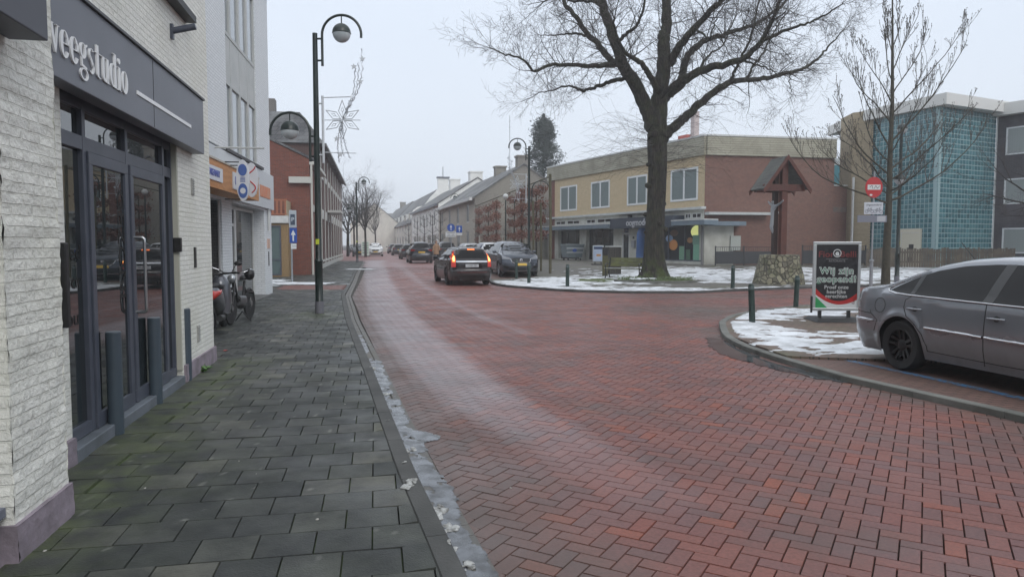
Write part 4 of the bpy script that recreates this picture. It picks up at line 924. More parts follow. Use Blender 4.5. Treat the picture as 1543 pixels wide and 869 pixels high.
# far left row, seen past the dark terrace
def farleft(s0,s1,he,hr,wm,label,off=2.0):
    o=Vector((-14.6,76))+Vector((-.16,.987))*s0; h=thing('distant_house',label,'house',(o.x-off,o.y,.15),math.atan2(.987,-.16)); L_=s1-s0
    mb=MB(); ops=ws(int(L_/4),4,1.2,1.4,[(.6,2.5),(3.2,4.6)]); facade(mb,0,L_,-.2,he,ops)
    for x in (0,L_): mb.add([(x,0,-.2),(x,0,he),(x,4.5,hr),(x,9,he),(x,9,-.2)],[(0,1,2,3,4)])
    mb.build('wall',wm,h); mb=MB(); gable_roof(mb,0,L_,0,9,he,hr); mb.build('roof',rt,h)
    for o_ in ops: win(h,*o_[:4],.04,white,glass,1,1,.09,.05)
farleft(6,34,5.4,9,BR('far_brick2',(.28,.15,.11),(.22,.12,.09),(.18,.14,.12)),'far reddish brick house on the left behind bare trees',6)
farleft(60,110,5.2,9,wr2,'far cream house closing the left side of the street',-3)
o=thing('distant_house','hazy brick house closing the view at the very end of the street','house',(-42,190,.15))
mb=MB(); ops=ws(8,4,1.5,1.5,[(.6,2.6),(3.4,5.0)]); facade(mb,0,34,-.2,5.8,ops); shell(mb,0,34,-.2,5.8,0,9); mb.build('wall',MATS['far_brick'],o); mb=MB(); gable_roof(mb,0,34,0,9,5.8,9.6); mb.build('roof',rt,o)
for o_ in ops: win(o,*o_[:4],.04,white,glass,1,1,.1,.05)
# the other side of the street behind the camera's right shoulder, mirrored in the door glass
o=thing('opposite_house','plain brick house across the road, outside the picture','house',(15.5,-14,.05),PI/2+.25)
mb=MB(); ops=ws(4,4.5,1.5,1.8,[(.6,2.6),(3.4,5.0)]); facade(mb,0,20,-.1,5.8,ops); shell(mb,0,20,-.1,5.8,0,9); mb.xf(Matrix.Diagonal((1,-1,1,1))); mb.build('wall',redbrick,o); mb=MB(); gable_roof(mb,0,20,-9,0,5.8,9.0); mb.build('roof',rt,o)
# ================================================================ STREET FURNITURE
galv=P('galvanised',(.30,.32,.34),.45,.3,col2=(.24,.26,.28),ns=4)
lglass=P('lamp_glass',(.38,.42,.44),.12,col2=(.50,.54,.56),ns=6)
def arc(mb,cx,cz,R,side,ztop0,zend,r=.030):
    """hook shaped lamp arm: upright then half circle away from the post; side=+1 to local +x"""
    pts=[(cx-side*R,0,ztop0)]+[(cx-side*R*math.cos(a),0,cz+R*math.sin(a)) for a in np.linspace(0,PI,22)]+[(cx+side*R*.99,0,zend)]
    mb.tube(pts,r,8)
def globe(root,cx,cz,R):
    mb=MB(); n=10
    mb.lathe([(.001,R)]+[(R*1.03*math.sin(a),R*1.03*math.cos(a)) for a in np.linspace(.15,PI/2,n)]+[(R*1.06,-.012),(R*.95,-.02),(.001,-.02)],(cx,0,cz),24)
    mb.cyl((cx,0,cz+R),(cx,0,cz+R*2.08),.013)
    h=mb.build('lamp_hood',lampgreen,root,smooth=40)
    MB().lathe([(R*.99*math.cos(a),-.021-R*.97*math.sin(a)) for a in np.linspace(0,PI/2-.02,10)],(cx,0,cz),24).build('lamp_bowl',lglass,h,smooth=60)
def lamp(loc,rz,label,both=True):
    o=thing('street_lamp',label,'street lamp',loc,rz,'dark green street lamps with hooked arms')
    mb=MB(); mb.lathe([(.095,-.02),(.095,.32),(.088,.33),(.088,1.18),(.10,1.2),(.07,1.26),(.066,3.2),(.055,6.3),(.02,6.31)],n=20); mb.build('pole',lampgreen,o,smooth=35)
    MB().lathe([(.099,-.02),(.099,.27),(.097,.28)],n=20).build('pole_foot',P('grey_foot',(.13,.13,.15),.6),o,smooth=35)
    for k_ in range(2 if both else 1):
        s_,cz,cx,zb_,R=((1,6.26,.60,5.58,.44),(-1,4.10,-.60,3.45,.45))[k_]
        mb=MB(); arc(mb,cx,cz,R,s_,zb_,cz-.06)
        for z_ in (zb_+.12,cz-.08): mb.cyl((0,0,z_),(cx-s_*R,0,z_),.022)
        mb.build('lamp_arm',lampgreen,o,smooth=40); globe(o,cx,cz+.05 if k_==0 else cz+.06,.20)
    return o
def gp(px,D): x=wx(px,D,0); return (x,D,gz(x,D))
l1=lamp((*gp(481.5,16.4)[:2],.05),0,'dark green street lamp with two hooked arms on the near left pavement')
st=thing('sticker','small yellow sticker on the near left street lamp pole','sticker',(l1.location.x,l1.location.y-.071,1.62)); bpy.data.objects.remove(st)
MB().box(-.04,.04,-.075,-.068,1.58,1.70).build('sticker',P('yellow_sticker',(.55,.62,.05),.5),l1)
def lampc(px,D,rz,label,s=1,dz=.05):
    g=gp(px,D); c=copy_tree(l1,None,(g[0],g[1],g[2]+dz),rz,label); 
    return c
l2=lampc(538.5,57,0,'street lamp at the far end of the left pavement, before the white car')
l3=lampc(797,37,PI,'street lamp with a star decoration behind the dark grey parked car')
l4=lampc(1351,29.3,math.radians(60),'street lamp behind the young bare tree at the right')
l5=lampc(694.5,76,PI,'far street lamp above the blue arrow signs')
l6=lampc(526,92,0,'small far street lamp at the left end of the street')
# star decorations
wire=P('tinsel_silver',(.42,.44,.47),.35,.5); wfr=P('decor_white',(.58,.61,.64),.4)
def star_deco(loc,rz,label,flip=1):
    o=thing('star_decoration',label,'street decoration',loc,rz,'star decorations on the street lamps')
    mb=MB(); mb.cyl((.15,0,3.42),(.15,0,4.92),.028).cyl((.15,0,4.88),(.80,0,4.90),.012).cyl((.0,0,4.75),(.15,0,4.75),.02).cyl((0,0,3.6),(.15,0,3.6),.02).cyl((.15,0,4.38),(1.0,0,4.38),.009).cyl((.15,0,3.66),(.9,0,3.64),.009)
    mb.build('bracket',wfr,o,smooth=40)
    mb=MB(); c=Vector((.60,-.03,4.38))
    for k_ in range(6):
        a=PI/2+k_*PI/3; d=Vector((math.cos(a),0,math.sin(a))); n_=Vector((-math.sin(a),0,math.cos(a)))
        L_=.44 if k_%3==0 else .43
        for s_ in (1,-1): mb.tube([c+d*.04,c+d*.20+n_*.085*s_,c+d*L_],.011,5)
        mb.tube([c+d*.17,c+d*.22+n_*.03,c+d*.29,c+d*.22-n_*.03,c+d*.17],.009,4)
        mb.cyl(c,c+d*.17,.006,None,4)
    mb.build('star',wfr,o)
    mb=MB(); 
    up=[Vector((.60,-.05,4.38)),Vector((.80,-.05,4.72)),Vector((.98,-.05,5.05)),Vector((1.07,-.05,5.5)),Vector((1.05,-.05,5.95))]
    for j,(dx_,e_) in enumerate(((0,1.),(-.10,.82),(-.20,.78))):
        pts=[]
        for q in np.linspace(0,e_,40):
            i=min(3,int(q*4)); f_=q*4-i; p=up[i].lerp(up[i+1],f_); p=p+Vector((dx_*q*1.1+.012*math.sin(q*60),.012*math.cos(q*60),0)); pts.append(p)
        mb.tube(pts,.009,4)
        for p in pts[4:]: 
            a=random.uniform(0,2*PI); mb.tube([p,p+Vector((math.cos(a),.1,math.sin(a)))*.045],.004,3)
    for j,e_ in enumerate((1.,.85,.9)):
        pts=[]
        for q in np.linspace(0,e_,30):
            p=Vector((.60-.28*q+.25*q*q+.14*j*q-.05*q,-.05,4.38-.95*q)); pts.append(p+Vector((.012*math.sin(q*70),.012*math.cos(q*70),0)))
        mb.tube(pts,.009,4)
        for p in pts[2:]:
            a=random.uniform(0,2*PI); mb.tube([p,p+Vector((math.cos(a),.1,math.sin(a)))*.045],.004,3)
    mb.build('garland',wire,o)
    for (x,z) in ((1.07,5.72),(.88,5.55),(1.02,5.22),(.47,3.95),(.55,3.6)):
        p=[]; 
        for k_ in range(10):
            r_=.075 if k_%2==0 else .03; a=PI/2+k_*PI/5; p.append((x+r_*math.cos(a),z+r_*math.sin(a)))
        MB().prism(p,'y',-.08,-.06).build('small_star',wfr,o)
    return o
s1=star_deco(tuple(l1.location),0,'silver star and comet decoration on the near left street lamp')
s2=copy_tree(s1,None,tuple(l3.location),PI,'silver star decoration on the street lamp behind the parked grey car')
s3=copy_tree(s1,None,tuple(l5.location),PI,'tiny star decoration on the far lamp above the blue signs')
# bollards
def bollard(loc,label,h=.86,r=.06,mt=None,kind=0,tilt=0):
    mt=mt or P('blue_grey_steel',(.055,.078,.10),.45,col2=(.045,.062,.08),ns=4,bs=20,bstr=.1)
    grp='blue grey bollards along the studio front' if kind==0 else 'dark green bollards on the kerbs'
    o=thing('bollard',label,'bollard',loc,random.uniform(0,6),grp); o.rotation_euler=(0,tilt,0)
    if kind==0:
        MB().lathe([(r,-.03),(r,h-.006),(r-.006,h),(.001,h)],n=28).build('post',mt,o,smooth=40); MB().lathe([(r*.92,h+.0005),(r*.9,h+.003),(.001,h+.003)],n=28).build('cap',P('cap_pale',(.12,.14,.16),.4),o,smooth=40)
    else:
        MB().lathe([(r,-.03),(r*.97,h*.75),(r*.95,h*.82),(r*1.08,h*.825),(r*1.08,h*.86),(r*.9,h*.865),(r*.88,h*.95),(r*.6,h),(.001,h)],n=20).build('post',P('bollard_green',(.022,.045,.038),.45,col2=(.016,.032,.028),ns=6),o,smooth=40)
        MB().lathe([(r*.96,h*.87),(r*.97,h*.875),(r*.95,h*.94)],n=20).build('band',P('pale_band',(.10,.13,.13),.4),o,smooth=40)
    return o
bollard((wx(176,5.94,0),5.94,.05),'nearest blue grey bollard in front of the glass doors'); bollard((wx(236,7.08,0),7.08,.05),'middle blue grey bollard in front of the glass doors'); bollard((wx(281.5,8.3,0),8.3,.05),'blue grey bollard standing against the white pier, farthest of three',h=.84)
for px,D,lb,tl in ((1133.5,14.25,'leaning dark green bollard on the near snowy corner kerb',-.05),(1199,18.0,'dark green bollard beside the pavement poster stand',.03),(1104,25.6,'dark green bollard on the kerb between tree and wayside cross',0),(855,26.6,'dark green bollard on the snowy kerb left of the bench',0),(797,28.9,'right one of two dark green bollards before the grey car',0),(778,31.9,'left one of two dark green bollards before the grey car',0)):
    g=gp(px,D); bollard((g[0],g[1],g[2]+.05),lb,.80 if D<20 else .84,.062 if D<20 else .07,kind=1,tilt=tl)
# pavement poster stand
PS=thing('poster_stand','pavement poster stand with black poster reading Wij zijn geopend, in aluminium frame','poster stand',(wx(1260,14.7,0),14.75,.065),math.radians(-4))
alu=P('aluminium',(.50,.53,.54),.35,.6); W_=.475
f_=MB().box(-W_,W_,-.03,.03,.20,.26).box(-W_,W_,-.03,.03,1.56,1.62).box(-W_,-W_+.06,-.03,.03,.26,1.56).box(W_-.06,W_,-.03,.03,.26,1.56).build('frame',alu,PS,bevel=.008)
m,t,b=nt('black_poster'); b.inputs['Roughness'].default_value=.25; t.links.new(mixc(t,ramp(t,[(.55,0.),(.75,.5)],noi(t,5,5)),(.018,.019,.022),(.06,.065,.07)),b.inputs['Base Color']); bump(t,b,noi(t,6,5,dist=1),.5,.03)
ps=MB().box(-W_+.05,W_-.05,-.012,.012,.25,1.57).build('poster',m,PS)
pr_=P('print_red',(.42,.02,.02),.35); pw=P('print_white',(.62,.64,.64),.35); pg=P('print_green',(.03,.30,.10),.35); pdg=P('print_dark_green',(.02,.16,.08),.35)
def curve(nm,mt,f0,f1,y,x0=-W_+.06,x1=W_-.06,n=24):
    mb=MB(); xs=np.linspace(x0,x1,n+1)
    for a,b_ in zip(xs,xs[1:]): mb.add([(a,y,f0(a)),(b_,y,f0(b_)),(b_,y,f1(b_)),(a,y,f1(a))],[(0,1,2,3)])
    mb.build(nm,mt,ps)
lo=lambda x:.262
c1_=lambda x:.40+.28*((x-.05)/.45)**2*.9; c2_=lambda x:.325+.20*((x-.10)/.5)**2+.06*max(0,x)
curve('red_swoosh',pr_,lambda x:max(.262,c2_(x)),lambda x:max(.262,c1_(x)),-.0135); curve('white_swoosh',pw,lo,lambda x:max(.262,c2_(x)-.001),-.0135)
MB().add([(-W_+.06,-.0145,.262),(-W_+.30,-.0145,.262),(-W_+.06,-.0145,.50)],[(0,1,2)]).build('green_corner',pg,ps)
def tx(s_,x,z,sz,mt,sx=1,bold=0,y=-.0135): return text('lettering',s_,mt,ps,sz,FR((x,y,z),(1,0,0)),.0006,sx,bold=bold,sp=1.13 if sz==.19 else 1.03)
pdr=P('print_dull_red',(.16,.02,.02),.4)
tx('Fior',-.22,1.36,.17,pdr,1.1,.003); tx('Belli',.22,1.36,.17,pdr,1.1,.003)
mb=MB(); mb.tube([(0+.075*math.cos(a),-.015,1.385+.075*math.sin(a)) for a in np.linspace(0,2*PI,24)],.009,6); mb.build('emblem',pw,ps); tx('e',.0,1.385,.15,pw,1,.006)
MB().box(-.22,.22,-.0142,-.013,1.262,1.268).build('rule',P('print_grey',(.25,.25,.26),.4),ps); tx('RISTORANTE',0,1.225,.055,MATS['print_grey'],1)
for s_,z_ in (('Wij zijn',1.02),('geopend!',.85)):
    tx(s_,.0,z_,.19,pw,1.0,.011,-.0135); tx(s_,.0,z_,.19,pdg,1.0,.0,-.0155)
for s_,z_ in (('Proef onze',.685),('heerlijke',.59),('gerechten',.50)): tx(s_,0,z_,.105,P('print_pale',(.48,.49,.49),.4),1.02,.002)
text('lettering','bella',pdr,ps,.09,FR((.36,-.0158,.42),(.3,0,1),(-1,0,.3)),.0006,1)
MB().prism([(-.48,0),(-.42,.07),(.42,.09),(.48,0)],'x',-.0,.001).build('x',black,PS) if 0 else None
ba=MB().add([(-.52,-.42,0),(.50,-.42,0),(.50,.42,0),(-.52,.42,0),(-.44,-.30,.065),(.42,-.30,.065),(.42,.30,.065),(-.44,.30,.065)],[(0,3,2,1),(4,5,6,7),(0,1,5,4),(1,2,6,5),(2,3,7,6),(3,0,4,7)]).build('base',P('black_rubber_base',(.018,.019,.02),.55),PS,bevel=.01)
for x in (-.32,.26): MB().box(x-.03,x+.03,-.03,.03,.05,.21).build('leg',black,PS)
MB().box(-.50,-.476,-.03,.03,.16,.5).build('spring_foot',black,PS)
# no-entry sign
NS=thing('road_sign','round red no entry sign with bicycle plate below, on a grey pole','road sign',(wx(1312,25.8,0),25.8,.07))
MB().cyl((0,0,-.05),(0,0,4.15),.03).cyl((0,0,-.05),(0,0,.92),.06).lathe([(.06,.92),(.075,.93),(.075,1.0),(.04,1.02)]).build('pole',galv,NS,smooth=40)
zc_=wz(282.5,25.8)-.07
m,t,b=nt('sign_red'); b.inputs['Base Color'].default_value=(.42,.018,.022,1); b.inputs['Roughness'].default_value=.4; sred=m
MB().prism(ellpts(-.02,zc_,.31,.37,40),'y',-.05,-.032).build('disc',sred,NS); pp=MB().box(-.25,.21,-.056,-.051,zc_-.085,zc_+.095).build('bar',pw,NS)
for (xa,za,xb_,zb_) in ((-.18,.0,-.1,.07),(-.1,.07,-.06,-.05),(-.02,-.05,.04,.06),(.04,.06,.1,-.04),(.1,-.04,.18,.05)): MB().tube([(xa,-.058,zc_+za),(xb_,-.058,zc_+zb_)],.008,4).build('graffiti',black,pp)
MB().prism(ellpts(-.12,zc_-.27,.05,.035,12),'y',-.056,-.051).build('scratch',pw,NS)
z1_,z0_=wz(305,25.8)-.07,wz(323,25.8)-.07
pb=MB().box(-.35,.33,-.05,-.035,z0_,z1_).build('bicycle_plate',P('plate_white',(.50,.53,.58),.4),NS,bevel=.01)
text('lettering','uitgezonderd',black,pb,.105,FR((-.01,-.052,z1_-.09),(1,0,0)),.0008,1.0)
def bikeicon(mb,cx,cz,s,y):
    for dx_ in (-.5,.5): mb.tube([(cx+dx_*s+.28*s*math.cos(a),y,cz+.28*s*math.sin(a)) for a in np.linspace(0,2*PI,16)],.007,4)
    for a,b_ in (((-.5,0),(-.2,.5)),((-.2,.5),(.0,.0)),((0,0),(-.5,0)),((-.2,.5),(.3,.45)),((.3,.45),(.5,0)),((0,0),(.3,.45)),((.3,.45),(.25,.65)),((.25,.65),(.45,.65)),((-.2,.5),(-.25,.62))):
        mb.tube([(cx+a[0]*s,y,cz+a[1]*s),(cx+b_[0]*s,y,cz+b_[1]*s)],.006,4)
mb=MB(); bikeicon(mb,-.16,z0_+.11,.20,-.054); bikeicon(mb,.15,z0_+.11,.20,-.054); mb.build('bicycle_symbol',P('symbol_grey',(.10,.11,.14),.5),pb)
z1_,z0_=wz(324.5,25.8)-.07,wz(335,25.8)-.07
sp_=MB().box(-.58,.47,-.06,-.04,z0_,z1_).build('street_name_plate',P('plate_grey',(.17,.18,.22),.4),NS); MB().box(.12,.42,-.064,-.061,z0_+.03,z1_-.03).build('plate_print',P('print_mid',(.40,.42,.45),.4),sp_)
# parking sign left
q=gp(440.5,30); PG=thing('parking_sign','grey parking sign above a blue arrow plate on a grey pole','road sign',(q[0],q[1],.06),math.radians(10))
MB().cyl((0,0,-.05),(0,0,3.0),.038).build('pole',galv,PG,smooth=40)
zf_=lambda py:wz(py,30)-.06
a_=MB().box(-.08,.22,-.07,-.04,zf_(343),zf_(317)).build('parking_plate',P('plate_pale_grey',(.40,.44,.48),.4),PG,bevel=.02); MB().box(-.02,.16,-.075,-.071,zf_(339),zf_(323)).build('panel',P('plate_navy',(.04,.06,.10),.4),a_)
text('lettering','P',P('p_letter',(.5,.55,.6),.4),a_,.24,FR((.07,-.077,zf_(331)),(1,0,0)),.001,1,bold=.004)
sb_m=P('sign_blue',(.015,.07,.33),.4)
a_=MB().box(-.07,.23,-.07,-.04,zf_(366),zf_(343.5)).build('arrow_plate',sb_m,PG,bevel=.015)
def arrow(mb,cx,cz,s,y): mb.prism([(cx-.06*s,cz-.45*s),(cx+.06*s,cz-.45*s),(cx+.06*s,cz+.05*s),(cx+.2*s,cz+.05*s),(cx,cz+.48*s),(cx-.2*s,cz+.05*s),(cx-.06*s,cz+.05*s)],'y',y-.004,y)
mb=MB(); arrow(mb,.08,zf_(355),.5,-.071); mb.build('arrow',pw,a_)
a_=MB().box(-.02,.2,-.07,-.04,zf_(375),zf_(367)).build('small_plate',pw,PG); MB().box(.03,.2,-.074,-.071,zf_(371.5),zf_(370)).build('plate_print',MATS['print_mid'],a_)
# blue signs across the road
q=gp(680,50); BS=thing('road_sign','round blue arrow sign with white plate beyond the dark car with lit lights','road sign',(q[0],q[1],q[2]+.05))
zf_=lambda py:wz(py,50)-q[2]-.05
MB().cyl((0,0,-.05),(0,0,zf_(340)),.035).build('pole',galv,BS,smooth=40)
a_=MB().prism(ellpts(0,zf_(343),.27,.27,28),'y',-.06,-.04).build('disc',sb_m,BS); mb=MB(); arrow(mb,0,zf_(343),.42,-.061); mb.build('arrow',pw,a_)
a_=MB().box(-.38,.33,-.06,-.04,zf_(357),zf_(349.3)).build('plate',pw,BS); mb=MB(); bikeicon(mb,-.16,zf_(355),.16,-.064); bikeicon(mb,.14,zf_(355),.16,-.064); mb.box(-.3,.26,-.064,-.061,zf_(351.3),zf_(350.5)); mb.build('symbol',MATS['symbol_grey'],a_)
q=gp(692.5,56); BS=thing('road_sign','square blue arrow sign just right of the round blue one','road sign',(q[0],q[1],q[2]+.05)); zf_=lambda py:wz(py,56)-q[2]-.05
MB().cyl((0,0,-.05),(0,0,zf_(341)),.035).build('pole',galv,BS,smooth=40)
a_=MB().box(-.24,.22,-.06,-.04,zf_(350.5),zf_(340)).build('plate',sb_m,BS); mb=MB(); arrow(mb,0,zf_(345.5),.42,-.061); mb.build('arrow',pw,a_); MB().box(-.24,.22,-.06,-.04,zf_(354.5),zf_(351)).build('small_plate',pw,BS)
# garden globe lamp
q=gp(762,42); o=thing('globe_lamp','slender lamp post with a small white ball top between leafy trees','lamp post',q); MB().cyl((0,0,0),(0,0,3.9),.05,.035).build('pole',lampgreen,o); MB().ball((0,0,4.1),.16,16).build('lamp_globe',P('opal',(.55,.56,.55),.3),o,smooth=60)
# wayside cross
wood=P('red_brown_wood',(.115,.038,.026),.6,col2=(.08,.028,.022),ns=4,bs=12,bstr=.3)
q=gp(1173,28.6); SC=thing('wayside_cross','red brown wooden wayside cross under a shingled gable roof, holding a pale figure','wayside cross',(q[0],q[1],.06),math.radians(7))
m,t,b=nt('field_stones'); vo=N(t,'ShaderNodeTexVoronoi',feature='DISTANCE_TO_EDGE',i_Scale=5.2); vc=N(t,'ShaderNodeTexVoronoi',i_Scale=5.2); tc=t.nodes.new('ShaderNodeTexCoord')
for n_ in (vo,vc): t.links.new(tc.outputs['Object'],n_.inputs['Vector'])
edge=ramp(t,[(0,0.),(.09,1.)],vo.outputs['Distance']); sc_=ramp(t,[(.2,(.13,.12,.09)),(.5,(.22,.20,.14)),(.8,(.30,.28,.20))],vc.outputs['Color'])
t.links.new(mixc(t,edge,(.07,.065,.05),mixc(t,ramp(t,[(.45,0.),(.7,.5)],noi(t,3,4)),sc_,(.10,.12,.05))),b.inputs['Base Color']); b.inputs['Roughness'].default_value=.85; bump(t,b,edge,1.,.05)
PB=thing('stone_plinth','tapered field stone plinth carrying the wooden wayside cross','plinth',(q[0],q[1],.06),math.radians(7))
bm=bmesh.new(); 
mb=MB(); nseg=32; hh=[0,.12,.3,.5,.7,.9,1.05,1.14,1.16]; 
for j,z_ in enumerate(hh):
    f_=z_/1.16
    for k_ in range(nseg):
        a=2*PI*k_/nseg; r_=1.0-.27*f_; 
        ca_,sa_=math.cos(a),math.sin(a); n4=(abs(ca_)**5+abs(sa_)**5)**(-.2); rr=r_*(.8+.2*n4)+.035*noise.noise((ca_*3,sa_*3,z_*5))
        if j==len(hh)-1: rr*=.97
        mb.v.append((rr*ca_,rr*sa_*.9,z_+.02*noise.noise((ca_*4,sa_*4,j))))
mb.f=[(j*nseg+k_,j*nseg+(k_+1)%nseg,(j+1)*nseg+(k_+1)%nseg,(j+1)*nseg+k_) for j in range(len(hh)-1) for k_ in range(nseg)]+[tuple((len(hh)-1)*nseg+k_ for k_ in range(nseg))]
mb.build('plinth',m,PB,smooth=50)
mb=MB().box(-.0,.24,-.13,.13,1.15,4.85); mb.build('upright',wood,SC,bevel=.01)
MB().box(-.17,-.002,.15,.36,1.15,4.5).build('rear_upright',P('dark_wood',(.035,.018,.015),.7),SC)
MB().box(-.78,.94,-.17,-.04,3.66,3.93).build('tie_beam',wood,SC,bevel=.01); MB().box(-.7,.86,.75,.85,3.66,3.86).build('rear_tie_beam',wood,SC)
sh=BR('wood_shingles',(.10,.10,.095),(.14,.14,.13),(.04,.04,.04),.14,.13,.008,.6,.8,stain=(.17,.18,.15))
def roofplane(sx):
    e0=Vector((sx*.90+.12,-.30,3.72)); r0=Vector((.12,-.30,4.98)); e1=Vector((sx*.90+.12,.95,3.72)); r1=Vector((.12,.95,4.98)); n_=(r0-e0).cross(e1-e0).normalized(); n_=n_ if n_.z>0 else -n_
    vs=[e0,r0,r1,e1]; return MB().add(vs+[p+n_*.07 for p in vs],[(0,1,2,3),(7,6,5,4),(0,4,5,1),(1,5,6,2),(2,6,7,3),(3,7,4,0)])
for s_ in (-1,1): roofplane(s_).build('roof_slope',sh,SC)
for s_ in (-1,1):
    for y_ in (-.36,.90):
        mb=MB(); mb.prism([(.12,5.06),(.12,4.86),(.12+s_*.96,3.55),(.12+s_*1.0,3.72)],'y',y_,y_+.06); mb.build('barge_board',wood,SC)
def skinfig(name,verts,edges,radii,mat,parent,loc=(0,0,0),sub=2,root=0):
    me=bpy.data.meshes.new(name); me.from_pydata(verts,edges,[]); me.materials.append(mat); o=bpy.data.objects.new(name,me); COL.objects.link(o); o.parent=parent; o.location=loc
    sk=o.modifiers.new('s','SKIN'); 
    if not me.skin_vertices: me.skin_vertices.new()
    for i,r_ in enumerate(radii): me.skin_vertices[0].data[i].radius=(r_,r_); me.skin_vertices[0].data[i].use_root=(i==root)
    s_=o.modifiers.new('ss','SUBSURF'); s_.levels=sub; s_.render_levels=sub
    me.polygons.foreach_set('use_smooth',[True]*len(me.polygons)); sk.use_smooth_shade=True; return o
skinfig('figure',[(-.14,.25,2.55),(-.17,.25,2.8),(-.16,.25,3.05),(-.17,.25,3.16),(-.22,.25,3.30),(-.10,.42,3.1),(-.06,.72,3.2),(-.04,.95,3.32),(-.10,.08,3.1),(-.06,-.16,3.2),(-.04,-.34,3.3),(-.24,.28,2.25),(-.10,.27,1.95),(-.14,.27,1.86),(-.24,.22,2.25),(-.10,.23,1.95),(-.14,.23,1.86)],
    [(0,1),(1,2),(2,3),(3,4),(2,5),(5,6),(6,7),(2,8),(8,9),(9,10),(0,11),(11,12),(12,13),(0,14),(14,15),(15,16)],[.10,.10,.12,.045,.085,.05,.04,.03,.05,.04,.03,.06,.04,.03,.06,.04,.03],P('weathered_figure',(.30,.32,.34),.6),SC)
# bench
def bench(loc,rz,label):
    o=thing('park_bench',label,'bench',loc,rz); L_=1.7
    slat=P('mossy_slats',(.10,.10,.05),.8,col2=(.16,.17,.06),ns=5,bs=20)
    mb=MB(); 
    for i in range(4): mb.box(-L_/2,L_/2,-.24+i*.125,-.13+i*.125,.43,.465)
    mb.build('seat',slat,o); MB().box(-L_/2+.02,L_/2-.25,-.25,-.16,.467,.482).build('seat_snow',snow_m,o)
    mb=MB()
    for i in range(3):
        z_=.55+i*.13; y_=.29+i*.035; mb.add([(-L_/2,y_,z_),(L_/2,y_,z_),(L_/2,y_+.03,z_+.115),(-L_/2,y_+.03,z_+.115),(-L_/2,y_+.035,z_-.01),(L_/2,y_+.035,z_-.01),(L_/2,y_+.065,z_+.105),(-L_/2,y_+.065,z_+.105)],[(0,1,2,3),(7,6,5,4),(0,4,5,1),(1,5,6,2),(2,6,7,3),(3,7,4,0)])
    mb.build('backrest',slat,o)
    for x in (-L_/2+.08,L_/2-.08):
        mb=MB(); mb.tube([(x,-.30,0),(x,-.20,.2),(x,-.22,.42),(x,-.05,.415),(x,.22,.415),(x,.36,.95)],.03,6); mb.tube([(x,.22,.42),(x,.20,.2),(x,.34,0)],.03,6); mb.tube([(x,-.22,.42),(x,-.27,.62),(x,-.15,.68),(x,.1,.66),(x,.27,.62)],.025,6); mb.build('leg',P('cast_iron',(.012,.014,.014),.5),o,smooth=50)
    return o
q=gp(940,31.6); bench((q[0],q[1],q[2]+.06),math.radians(-28),'mossy slatted park bench with black iron legs beside the big tree')
# litter bin enclosure and post
plank=BR('dark_planks',(.055,.05,.045),(.08,.072,.06),(.01,.01,.01),2.,.115,.01,.6,.85,vert=True)
q=gp(925,34.2); o=thing('plank_screen','dark upright plank enclosure with pale snow dusted lid behind the bench','enclosure',(q[0],q[1],q[2]+.06),math.radians(5)); MB().box(-.27,.30,-.2,.4,0,1.28).build('planks',plank,o); MB().box(-.34,.33,-.24,.44,1.282,1.34).build('lid',P('lid_pale',(.45,.46,.45),.6),o)
q=gp(911.5,33.2); o=thing('litter_bin','small dark litter bin mounted on a mossy wooden post','litter bin',(q[0],q[1],q[2]+.06)); MB().box(-.12,.12,-.1,.1,-.05,.95).build('post',P('mossy_post',(.13,.12,.055),.85,col2=(.09,.09,.045),ns=6),o,bevel=.01); MB().box(-.12,.12,-.12,.12,.952,1.33).build('bin',black,o,bevel=.02)
# wheeled container
q=gp(862,53.2); o=thing('waste_container','grey four wheeled waste container with blue emblem under the shop canopy','container',(q[0],q[1],q[2]+.06),math.radians(20))
cg=P('container_grey',(.16,.20,.22),.5,col2=(.13,.165,.185),ns=3)
MB().add([(-.62,-.45,.22),(.62,-.45,.22),(.62,.45,.22),(-.62,.45,.22),(-.72,-.55,1.1),(.72,-.55,1.1),(.72,.55,1.1),(-.72,.55,1.1)],[(0,3,2,1),(4,5,6,7),(0,1,5,4),(1,2,6,5),(2,3,7,6),(3,0,4,7)]).build('body',cg,o,bevel=.03)
MB().box(-.76,.76,-.6,.6,1.10,1.2).build('lid',P('container_lid',(.20,.24,.26),.45),o,bevel=.03)
MB().box(-.69,.69,-.57,-.53,.85,.93).box(-.67,.67,-.55,-.5,.55,.62).build('reflector',P('pale_stripe',(.45,.48,.5),.4),o); MB().prism(ellpts(-.05,.74,.16,.13,16),'y',-.58,-.53).build('emblem',sb_m,o)
for x in (-.5,.5):
    for y in (-.4,.4): MB().cyl((x-.03,y,.1),(x+.03,y,.1),.1,None,12).build('wheel',rubber,o)
# second advertising board
q=gp(901,41.6); o=thing('advertising_board','small blue and white advertising stand on black foot near the shop','advertising board',(q[0],q[1],q[2]+.06))
MB().box(-.32,.32,-.03,.03,.18,1.13).build('frame',alu,o,bevel=.01); a_=MB().box(-.27,.27,-.04,-.031,.23,1.08).build('poster',P('poster_blue_white',(.50,.56,.66),.4,col2=(.32,.42,.60),ns=3),o); MB().box(-.25,.25,-.045,-.041,.9,1.05).build('headline',P('poster_navy',(.03,.05,.12),.4),a_); MB().box(-.1,.15,-.045,-.041,.5,.62).build('print_patch',P('poster_orange',(.5,.25,.08),.4),a_)
MB().box(-.38,.38,-.3,.3,0,.06).build('base',black,o,bevel=.01); MB().box(-.2,-.15,-.02,.02,.06,.18).build('leg',black,o); MB().box(.15,.2,-.02,.02,.06,.18).build('leg',black,o)
